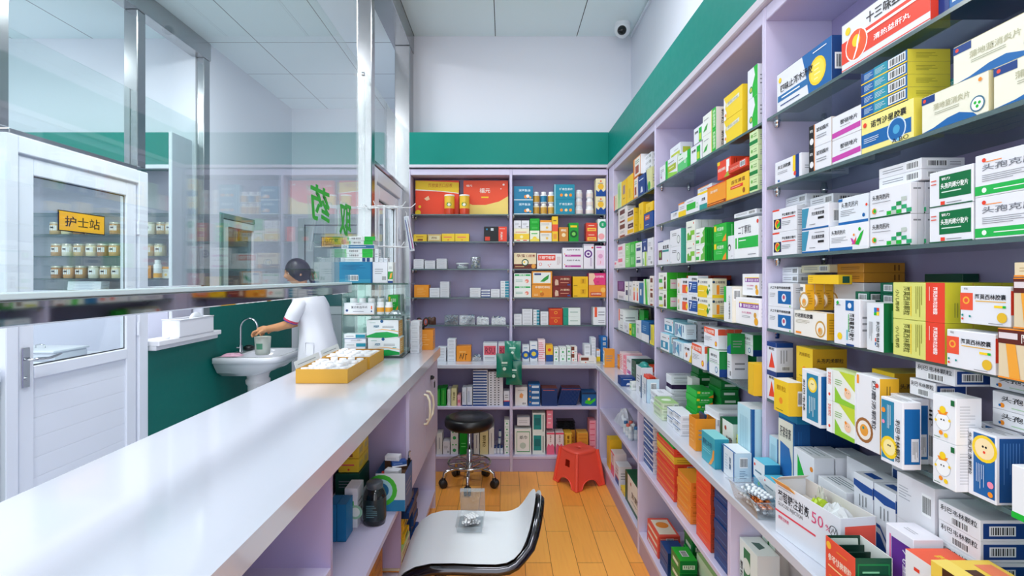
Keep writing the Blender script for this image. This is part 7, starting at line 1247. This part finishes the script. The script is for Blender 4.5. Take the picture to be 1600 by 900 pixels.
# white shell chair with chrome rim
tt = thing('shell_chair', 'white curved seat chair with dark chrome rim beside the counter', 'chair', (0, 1.83, 0))
PR = [(-.365, .385, .165), (-.35, .418, .175), (-.325, .448, .183), (-.29, .469, .188), (-.24, .481, .190), (-.17, .482, .190), (-.09, .479, .190), (-.03, .477, .188), (.005, .480, .184), (.03, .489, .176), (.052, .506, .163), (.068, .530, .147), (.082, .560, .126), (.093, .590, .100), (.102, .615, .066), (.107, .629, .035), (.109, .633, .008)]
def shell(dz, inset): return [[(x+(.0 if z < .49 else dz*.9), w_*k_*inset, z-(dz if z < .56 else dz*.2)) for k_ in [-1+2*i/14 for i in range(15)]] for x, z, w_ in PR]
mb = MB().grid([l[::-1] for l in shell(0, .985)][::-1], M('#e3e6ea', .3, 0, .1)); mb.grid(shell(.022, .985)[::-1], M('#d0d3d8', .4)); obj('seat', mb, tt)
edge = [(x+.006, -w_+.004, z-.017) for x, z, w_ in PR]+[(x+.006, max(w_-.010, .002), z-.021) for x, z, w_ in PR[::-1]]
obj('rim', MB().tube([(x+(.0 if z < .49 else .010), y_, z-.004) for x, y_, z in edge], .0145, M('#4c4c50', .1, 1.0), closed=True, seg=12, flat=(.75, 1.15)), tt)
BCH = M('#5a5a60', .12, 1.0)
for sx, sy in ((-1, -1), (-1, 1), (1, -1), (1, 1)):
    obj('leg', MB().tube([(-.13+sx*.09, sy*.12, .455), (-.13+sx*.11, sy*.145, .20), (-.13+sx*.13, sy*.165, .012)], .011, BCH), tt)
    obj('foot', MB().lathe([(.015, 0), (.015, .010), (.011, .014)], black(), (-.13+sx*.13, sy*.165, 0), seg=12), tt)
obj('support', MB().box(-.24, -.02, -.13, .13, .448, .456, BCH), tt)
for sy in (-1, 1): obj('crossbar', MB().tube([(-.25, sy*.155, .12), (-.01, sy*.155, .12)], .008, BCH), tt)
# clamshell of blister pills on the chair
tt = clear_tray('pill_clamshell', 'open clear plastic clamshell of loose pill blisters on the white chair', 'tray', -.128, 1.90, .4835, .088, .125, .022, 0, lip=.003, flare=.004)
mb = MB(); mb.T = at(.006, .066, .020, 0, .42); mb.box(-.046, .046, 0, .001, 0, .115, PLAST, c=.0002); mb.box(-.046, -.045, -.016, 0, 0, .115, PLAST, c=.0002); mb.box(.045, .046, -.016, 0, 0, .115, PLAST, c=.0002); mb.box(-.045, .045, -.016, 0, .114, .115, PLAST, c=.0002); obj('lid', mb, tt)
rn = random.Random(23)
for i in range(9):
    blister(-.128+rn.uniform(-.018, .018), 1.885+rn.uniform(-.03, .03), .486+.0048*i, rn.uniform(0, 3), rn.uniform(-.12, .12), rn.uniform(-.12, .12), compose('silver blister strip in the clear clamshell on the chair', ['%s from bottom' % ORD[i]]), '#aeb2b8', '#eceef0', w=.042, d=.024, n=(4, 2))
# ================================================================ camera dome on the ceiling
tt = thing('security_camera', 'white dome security camera on the ceiling near the corner', 'security camera', (.885, 3.86, CEIL))
obj('mount', MB().lathe([(.058, 0), (.058, -.012), (.055, -.03)][::-1], M('#dfe2e8', .35), seg=28), tt)
obj('housing', MB().lathe([(.0001, -.105), (.030, -.098), (.050, -.078), (.060, -.05), (.058, -.028)], M('#e4e7ec', .3), seg=28), tt)
obj('lens', MB().lathe([(.0001, -.034), (.018, -.030), (.030, -.018), (.034, 0)], M('#0b0c0f', .08), (0, 0, 0), seg=24), tt)
ln = [q for q in tt.children if q.name.startswith('lens')][0]; ln.location = (-.012, -.040, -.068); ln.rotation_euler = (-1.05, 0, -.2)
# ================================================================ NURSE ROOM AND PASSAGE
# jars in the nurse cabinet
def px_x(px, y): return (px-789)/800*y
def herb_jar(x, z, fill, lab):
    tt = thing('herb_jar', lab, 'jar', (x, 3.94, z+.0006), 0, 'herb jars in the nurse cabinet')
    h = .095; w_ = .040
    obj('body', MB().lathe([(w_*.92, 0), (w_, .004), (w_, h*.82), (w_*.86, h*.88)], M(fill, .25), seg=18), tt)
    obj('lid', MB().lathe([(w_*.98, h*.86), (w_*.98, h), (.0001, h+.001)], M('#c8c2b4', .3, .3), seg=18), tt)
    mb = MB(); mb.raw([(w_*1.01*math.sin(a), -w_*1.01*math.cos(a), z_) for z_ in (h*.32, h*.72) for a in (-.75, -.4, 0, .4, .75)], [(i, i+1, i+6, i+5) for i in range(4)], M('#e6e8ea', .5)); mb.raw([(-.012, -w_*1.03, h*.5), (.012, -w_*1.03, h*.5), (.012, -w_*1.03, h*.62), (-.012, -w_*1.03, h*.62)], [(0, 1, 2, 3)], M(INK, .5)); obj('label', mb, tt)
fills = ['#c8a878', '#d8d4c4', '#b88a50', '#d4a068', '#a8743c', '#dccfa8']
for rw, (z, pxs) in enumerate(((NSH[1], (88, 106, 124, 143, 181, 235, 254, 268)), (NSH[2], (90, 107, 125, 144, 162, 180, 198, 216, 233, 251)), (NSH[3], (90, 109, 128, 148, 166, 184)))):
    for i, p in enumerate(pxs):
        herb_jar(px_x(p, 3.94), z, fills[(i*5+rw*2) % 6], 'square-labelled herb jar, %s from left, %s jar shelf of the nurse cabinet' % (ORD[i], ('upper', 'middle', 'lower')[rw]))
box_at('obn', px_x(226, 3.94), px_x(240, 3.94), 3.91, 3.97, NSH[3], NSH[3]+.10, 'brown box on the lower shelf of the nurse cabinet', rz=0); box_at('owx', px_x(254, 3.94), px_x(269, 3.94), 3.91, 3.97, NSH[3], NSH[3]+.09, 'white and orange box on the lower shelf of the nurse cabinet', rz=0)
bottle('squeeze_bottle', px_x(246.5, 3.90), 3.90, NSH[3]+.0006, .028, .14, 'white squeeze bottle with amber base on the nurse cabinet shelf', band='#e8a52c', bandz=(.05, .35))
stack('smf', 3, px_x(108, 3.9), px_x(160, 3.9), 3.885, 3.97, 1.301, .022, 'flat white box', 'under the jars behind the door glass', rz=0)
obj('front_board', B(-4.88, -2.54, 3.87, 4.07, 1.28, 1.30, '#d9d9e6', c=.002), [q for q in bpy.data.objects if q.name == 'nurse_cabinet'][0])
# table with lidded tray seen through the lower door glass
tt = thing('side_table', 'white side table standing behind the nurse station door', 'table', (-2.98, 3.28, 0))
obj('tabletop', B(-.30, .30, -.32, .30, .86, .885, '#dfe1ea', c=.004), tt)
for sx in (-1, 1):
    for sy in (-1, 1): obj('leg', B(sx*.27-.015, sx*.27+.015, sy*.27-.015, sy*.27+.015, 0, .86, '#c9cbd4', c=.002), tt)
tt = thing('lidded_tray', 'white tray with a flat lid and small loop handle on the side table', 'tray', (-2.95, 3.25, .8856))
obj('body', B(-.20, .20, -.13, .13, 0, .05, '#dcdee8', c=.01), tt); obj('lid', B(-.205, .205, -.135, .135, .051, .064, '#e8eaf2', c=.006), tt)
obj('handle', MB().tube([(-.03, 0, .062), (-.028, 0, .082), (0, 0, .088), (.028, 0, .082), (.03, 0, .062)], .004, CHROME), tt)
# window sill basket, sign boards
tt = thing('plastic_basket', 'white plastic basket on the window sill beside the white door', 'basket', (-2.405, 3.90, .9656))
mb = B(-.06, .06, -.21, .21, 0, .004, '#e8e9f0', c=.001)
for (a, b, c_, d_) in ((-.064, -.058, -.214, .214), (.058, .064, -.214, .214)): mb.box(a, b, c_, d_, .003, .125, M('#e8e9f0'), c=.002)
for (c_, d_) in ((-.214, -.208), (.208, .214)): mb.box(-.058, .058, c_, d_, .003, .125, M('#e8e9f0'), c=.002)
obj('body', mb, tt); mb = MB(); mb.tube([(-.064, -.214, .125), (.064, -.214, .125), (.064, .214, .125), (-.064, .214, .125)], .005, M('#eef0f4'), closed=True, seg=6); obj('rim', mb, tt)
tt = thing('tape_roll', 'round white roll with green ring poking out of the sill basket', 'roll', (-2.405, 3.98, 1.052)); mb = MB(); mb.T = Matrix.Rotation(PI/2, 4, 'Y')
mb.lathe([(.042, -.012), (.075, -.012), (.078, 0), (.075, .012), (.042, .012)], M('#e2e6ea', .4), seg=28); mb.T = mb.T @ Matrix.Identity(4); obj('roll', mb, tt)
mb = MB(); mb.T = Matrix.Rotation(PI/2, 4, 'Y'); mb.lathe([(.0001, -.010), (.04, -.010), (.04, .010), (.0001, .010)], M('#4a9a6c', .4), seg=24); obj('core', mb, tt)
q = obj('switch_box', B(-.0, .012, -.03, .03, -.03, .03, '#e4e6ee', c=.003), None, (-2.498+.0, 3.90, 1.02)); bpy.data.objects.remove(q)
t_ = obj('soap_saucer', MB().lathe([(.022, 0), (.024, .004), (.024, .012), (.02, .015)], M('#e6e8ee'), seg=16), None, (-2.39, 3.61, .9656)); tag(t_, 'small round white saucer lying on the window sill', 'saucer')
def sign_board(name, w_, h_, els, loc, rz, lab):
    tt = thing(name, lab, 'sign', loc, rz); obj('board', B(-w_/2, w_/2, 0, .004, -h_/2, h_/2, '#17181b', c=.0008), tt)
    mb = MB(); put_face(mb, els, (-w_/2, 0, -h_/2), (1, 0, 0), (0, 0, 1), (0, -1, 0), w_, h_); obj('face', mb, tt); return tt
sign_board('door_sign', .325, .115, [r(.02, .05, .98, .95, '#eeb028'), t('护士站', .13, .24, .88, .76, '#1b1c20')], (XL-.004, 2.94, 1.710), PI/2, 'yellow and black sign on the glass of the white nurse station door')
sign_board('door_sign', .32, .115, [r(.02, .05, .98, .95, '#eab03a'), t('治疗室', .08, .46, .60, .88, '#3a2a1c'), t('TREATMENT ROOM', .06, .14, .70, .34, '#3a2a1c'), o(.80, .5, .26, '#d8642c')], (-1.91, 5.768, 1.795), 0, 'yellow sign on the grey door at the end of the passage')
sign_board('door_sign', .19, .115, [r(.03, .05, .97, .95, '#eab03a'), t('内科', .12, .42, .8, .85, '#5a2a1c'), t('ENT', .2, .12, .7, .34, '#3a2a1c')], (XL-.055, 4.84, 1.795), PI/2, 'yellow sign seen behind the small grey-green window over the basin')
# ---------- wash basin
tt = thing('wash_basin', 'white pedestal wash basin against the green wall', 'basin', (XL, 4.52, 0)); CER = M('#e6e8ee', .12, 0, 0, .5, .4)
def outline(k, z, n=48):
    """D-shaped rim: straight against the wall, bowed to the room"""
    out = []
    for i in range(n):
        a = -PI/2+PI*i/(n-1)*1.0; c_, s_ = abs(math.cos(a)), math.sin(a)
        out.append((.02+.53*k*(c_**.22), .325*k*(abs(s_)**.42)*(1 if s_ > 0 else -1), z))
    return out
def ring_mesh(mb, loops, m):
    n = len(loops[0]); vs = [p for l in loops for p in l]; mb.raw(vs, [(a*n+i, a*n+(i+1) % n, (a+1)*n+(i+1) % n, (a+1)*n+i) for a in range(len(loops)-1) for i in range(n)], m, True)
mb = MB(); L_ = [outline(.55, .56), outline(.78, .60), outline(.93, .665), outline(.965, .685), outline(1.0, .69), outline(1.0, .728), outline(.985, .735)]
inn = [[(.14+.82*(x-.02)*.86, y_*.80, z_) for x, y_, z_ in outline(k, z)] for k, z in ((1.0, .733), (.97, .715), (.85, .66), (.6, .625), (.2, .615))]
ring_mesh(mb, L_+inn, CER); mb.raw([p for p in inn[-1]], [tuple(range(len(inn[-1])))], CER); mb.raw([p for p in L_[0]], [tuple(range(len(L_[0])))[::-1]], CER)
obj('bowl', mb, tt)
obj('pedestal', MB().lathe([(.115, 0), (.118, .03), (.09, .06), (.082, .20), (.085, .45), (.10, .47), (.102, .50), (.088, .515), (.095, .55), (.11, .57), (.10, .58)], M('#e2dfe2', .15, 0, 0, .5, .4), (.24, 0, 0), seg=28), tt)
fc = obj('faucet', MB().tube([(.085, 0, .735), (.085, 0, .95)]+[(.085+.075*(1-math.cos(a)), 0, .95+.085*math.sin(a)) for a in [PI*i/12 for i in range(1, 12)]]+[(.235, 0, .93)], .0095, CHROME, seg=10), tt)
obj('faucet_base', MB().lathe([(.022, .735), (.022, .75), (.016, .765), (.016, .80)], CHROME, (.085, 0, 0), seg=16), fc); obj('lever', MB().tube([(.085, 0, .775), (.085, -.05, .785), (.085, -.075, .79)], .006, CHROME), fc)
foil('wash_cloth', XL+.12, 4.32, .7365, .10, .17, .03, '#d8a8bc', 'crumpled pink and white cloth on the basin rim', 55, 'cloth')
q = obj('soap_dish', MB().lathe([(.03, 0), (.045, .006), (.048, .03), (.02, .045), (.0001, .047)], M('#15171a', .4), seg=18), None, (XL+.085, 4.67, .7365)); tag(q, 'small black rounded object behind the faucet on the basin', 'soap dish')
# ---------- the woman in the white coat
root = thing('person', 'person in white short-sleeved coat bending over the basin, dark hair tied back', 'person', (0, 0, 0))
SK = M('#cf9468', .5)
mb = MB()
def cap(pts, rs, seg=12): mb.tube(pts, rs, SK, seg=seg)
Y0 = 4.40
cap([(-1.60, Y0, .80), (-1.61, Y0, .92), (-1.635, Y0, 1.05), (-1.67, Y0, 1.17), (-1.70, Y0, 1.24)], [.12, .115, .118, .115, .075], 16)
cap([(-1.685, Y0-.155, 1.195), (-1.69, Y0, 1.22), (-1.685, Y0+.155, 1.195)], [.05, .07, .05])
cap([(-1.70, Y0, 1.22), (-1.735, Y0-.005, 1.30), (-1.762, Y0-.01, 1.39)], [.062, .050, .052])
for s in (-1, 1):
    cap([(-1.60, Y0+s*.085, .86), (-1.61, Y0+s*.09, .66), (-1.615, Y0+s*.09, .47), (-1.60, Y0+s*.09, .28), (-1.585, Y0+s*.09, .08)], [.085, .075, .055, .05, .036])
    cap([(-1.565, Y0+s*.09, .055), (-1.62, Y0+s*.095, .045), (-1.72, Y0+s*.10, .03), (-1.76, Y0+s*.10, .026)], [.034, .038, .032, .02])
ARM = {-1: [(-1.685, Y0-.165, 1.19), (-1.735, Y0-.185, 1.10), (-1.775, Y0-.185, 1.015), (-1.88, Y0-.165, .985), (-1.975, Y0-.14, .972)], 1: [(-1.685, Y0+.165, 1.19), (-1.74, Y0+.175, 1.10), (-1.79, Y0+.16, 1.01), (-1.90, Y0+.10, .98), (-1.985, Y0+.035, .962)]}
for s, P0 in ARM.items():
    cap(P0, [.048, .043, .038, .034, .025])
    wx, wy, wz = P0[-1]; px_, py_, pz_ = wx-.045, wy+.004*-s, wz-.006
    cap([(wx, wy, wz), (px_+.012, py_, pz_), (px_-.035, py_, pz_-.012)], [.024, .032, .026], 10)
    for k, (dy, ln_) in enumerate(((-.024, .066), (-.008, .076), (.008, .072), (.023, .058))):
        b0 = (px_-.035, py_+dy, pz_-.010); b1 = (b0[0]-ln_*.45, b0[1]+dy*.15, b0[2]-.012); b2 = (b1[0]-ln_*.18, b1[1], b1[2]-ln_*.36); b3 = (b2[0]+ln_*.10, b2[1], b2[2]-ln_*.24)
        cap([b0, b1, b2, b3], [.0095, .009, .0082, .007], 8)
    cap([(px_+.012, py_-s*-.026*1, pz_-.008), (px_-.012, py_-s*-.040, pz_-.026), (px_-.038, py_-s*-.034, pz_-.048)], [.011, .0098, .0085], 8)
# head, face toward local -y
HM = Matrix.Translation((-1.775, Y0-.02, 1.436)) @ Matrix.Rotation(math.radians(-58), 4, 'Z') @ Matrix.Rotation(math.radians(14), 4, 'X')
def head_pt(a, b):
    """a: azimuth with 0 at the face, b: latitude"""
    x, y, z = math.sin(a)*math.cos(b), -math.cos(a)*math.cos(b), math.sin(b)
    sx, sy, sz = .076, .094, .112
    if z < 0: sx *= 1-.32*(-z)**1.3; sy *= 1-.10*(-z)
    if y > 0: sy *= 1.04
    X, Y, Z = x*sx, y*sy, z*sz
    if y < 0:
        f = -y
        Y -= .020*math.exp(-((X/.011)**2+((Z+.012)/.020)**2))*f          # nose
        Y -= .009*math.exp(-((X/.007)**2+((Z-.012)/.022)**2))*f
        for e in (-1, 1): Y += .010*math.exp(-(((X-e*.030)/.015)**2+((Z-.014)/.011)**2))
        Y -= .004*math.exp(-((X/.045)**2+((Z-.034)/.008)**2))            # brow
        Y -= .004*math.exp(-((X/.018)**2+((Z+.048)/.010)**2))            # lips
        Y -= .007*math.exp(-((X/.020)**2+((Z+.092)/.016)**2))            # chin
    return (X, Y, Z)
def head_grid(b0, b1, nb, na, grow=1.0, f=head_pt): return [[tuple(HM @ (Vector(f(-PI+2*PI*i/na, b0+(b1-b0)*j/nb))*grow)) for i in range(na+1)] for j in range(nb+1)]
mb.grid(head_grid(-PI/2, PI/2, 44, 64), SK)
for s in (-1, 1):
    mb.T = HM @ Matrix.Translation((s*.076, .008, .0)); mb.lathe([(.0001, -.030), (.010, -.026), (.013, 0), (.014, .018), (.006, .030), (.0001, .031)], SK, seg=10, sx=.55, sy=1.1)
mb.T = Matrix.Identity(4)
body = obj('body', mb, root)
rm = body.modifiers.new('fuse', 'REMESH'); rm.mode = 'VOXEL'; rm.voxel_size = .0042; rm.use_smooth_shade = True
sm_ = body.modifiers.new('smooth', 'SMOOTH'); sm_.factor = .5; sm_.iterations = 2
for e in (-1, 1):
    q = MB(); q.T = HM @ Matrix.Translation((e*.029, -.0765, .013)); q.lathe([(.0001, -.006), (.008, -.004), (.0115, 0), (.008, .004), (.0001, .006)], M('#efe8e2', .2), seg=12, sy=.4)
    ey = obj('eye', q, root); q2 = MB(); q2.T = HM @ Matrix.Translation((e*.029, -.0815, .012)); q2.lathe([(.0001, -.004), (.0045, 0), (.0001, .004)], M('#1a1210', .15), seg=10, sy=.4); obj('iris', q2, ey)
    q = MB(); q.T = HM; q.tube([(e*.014, -.0905, .031), (e*.030, -.089, .036), (e*.044, -.080, .031)], [.002, .003, .0015], M('#231a18', .6), seg=6); obj('eyebrow', q, root)
q = MB(); q.T = HM; q.tube([(-.019, -.0850, -.048), (-.007, -.0925, -.046), (.007, -.0925, -.046), (.019, -.0850, -.048)], [.002, .0038, .0038, .002], M('#a8504a', .4), seg=8); obj('lips', q, root)
HR = M('#15161d', .38)
def hair_pt(a, b):
    x, y, z = head_pt(a, b); front = max(0, math.cos(a))
    k = 1.10+.008*math.sin(a*9)*math.cos(b)
    low = -.080+.128*front**2.2                                       # hair line: low at the nape, high on the brow
    q_ = min(1, max(0, (z-low+.010)/.020)); k = .93+(k-.93)*q_*q_*(3-2*q_)
    return (x*k, y*k+.004, z*k+.004)
q = MB().grid(head_grid(-PI/2, PI/2, 90, 96, 1.0, hair_pt), HR); 
q.T = HM @ Matrix.Translation((0, .108, -.020)); q.lathe([(.0001, -.034), (.024, -.026), (.036, 0), (.024, .026), (.0001, .034)], HR, seg=16)
q.T = HM @ Matrix.Translation((0, .10, -.065)); q.lathe([(.0001, -.06), (.018, -.05), (.026, -.01), (.022, .03), (.0001, .04)], HR, seg=12)
obj('hair', q, root)
CO = M('#e8e9ef', .6, bump=.2)
def ellipse(cx_, cy_, z, rx, ry, n=40, ph=0, amp=0): return [(cx_+rx*math.cos(a)*(1+amp*math.sin(7*a+ph)), cy_+ry*math.sin(a)*(1+amp*math.sin(7*a+ph)), z) for a in [2*PI*i/n for i in range(n+1)]]
rings = [ellipse(-1.605, Y0, .42, .185, .235, amp=.045, ph=0), ellipse(-1.60, Y0, .56, .172, .225, amp=.04, ph=.3), ellipse(-1.60, Y0, .70, .160, .210, amp=.03, ph=.6), ellipse(-1.602, Y0, .84, .150, .195, amp=.015, ph=1), ellipse(-1.615, Y0, .94, .136, .172, amp=.02, ph=1.6), ellipse(-1.63, Y0, 1.02, .134, .168, amp=.03, ph=2.2), ellipse(-1.65, Y0, 1.10, .138, .180, amp=.02, ph=3), ellipse(-1.665, Y0, 1.165, .136, .205, amp=.01, ph=3.4), ellipse(-1.68, Y0, 1.222, .118, .205), ellipse(-1.692, Y0, 1.258, .096, .165), ellipse(-1.702, Y0, 1.272, .082, .12), ellipse(-1.714, Y0, 1.286, .068, .078), ellipse(-1.724, Y0, 1.302, .062, .064), ellipse(-1.720, Y0, 1.297, .056, .058)]
q = MB().grid(rings, CO); q.grid([[(x*1+(-1.6-x)*.03, y_+(Y0-y_)*.03, z) for x, y_, z in l][::-1] for l in rings[:9]], CO)
coat = obj('coat', q, root)
for s in (-1, 1):
    A = ARM[s]; e1 = Vector(A[1]).lerp(Vector(A[2]), .55)
    sl_ = obj('sleeve', MB().tube([(A[0][0]+.01, A[0][1]-s*.035, A[0][2]+.005), A[0], A[1], tuple(e1)], [.062, .066, .062, .060], CO, seg=18), coat)
    e2 = Vector(A[1]).lerp(Vector(A[2]), .72)
    obj('cuff', MB().tube([tuple(e1), tuple(e2)], [.0612, .0602], M('#c8405c' if s < 0 else '#c8405c', .6), seg=18), sl_)
    obj('cuff_edge', MB().tube([tuple(e2), tuple(Vector(A[1]).lerp(Vector(A[2]), .80))], [.060, .0585], M('#3a3f9c', .6), seg=18), sl_)
obj('collar', MB().tube([tuple(p) for p in ellipse(-1.720, Y0, 1.299, .064, .068, 20)[:-1]], .010, CO, closed=True, seg=8, flat=(.6, 1.3)), coat)
obj('pocket', MB().tube([(-1.64, Y0-.192, .86), (-1.57, Y0-.198, .86), (-1.57, Y0-.206, .76), (-1.64, Y0-.204, .76)], .003, CO, closed=True, seg=5), coat)
for s in (-1, 1): obj('shoe', MB().tube([(-1.545, Y0+s*.09, .045), (-1.60, Y0+s*.095, .047), (-1.69, Y0+s*.10, .036), (-1.775, Y0+s*.10, .026)], [.040, .045, .040, .024], M('#e4e4e8', .4), seg=12), root)
for s in (-1, 1): obj('trouser_leg', MB().tube([(-1.61, Y0+s*.09, .52), (-1.605, Y0+s*.09, .30), (-1.588, Y0+s*.09, .09)], [.078, .068, .062], M('#dfe0e8', .6), seg=14), root)
# rinsed tub held in the hand over the basin
tt = thing('plastic_tub', 'pale translucent tub with green mark held over the basin', 'tub', (-2.06, Y0-.045, .742))
obj('body', MB().lathe([(.050, 0), (.058, .006), (.066, .150), (.062, .152), (.054, .010), (.0001, .008)], M('#c6cdc4', .35), seg=24), tt); 
mb = MB(); mb.raw([(.066*math.sin(a)*(.93+.04*k_), -.067*math.cos(a)*(.93+.04*k_), .05+.05*k_) for k_ in (0, 1) for a in (-.45, -.2, .1, .4)], [(0, 1, 5, 4), (1, 2, 6, 5), (2, 3, 7, 6)], M('#4a8a6c', .5)); obj('label', mb, tt)
print('BOXES', NBOX)
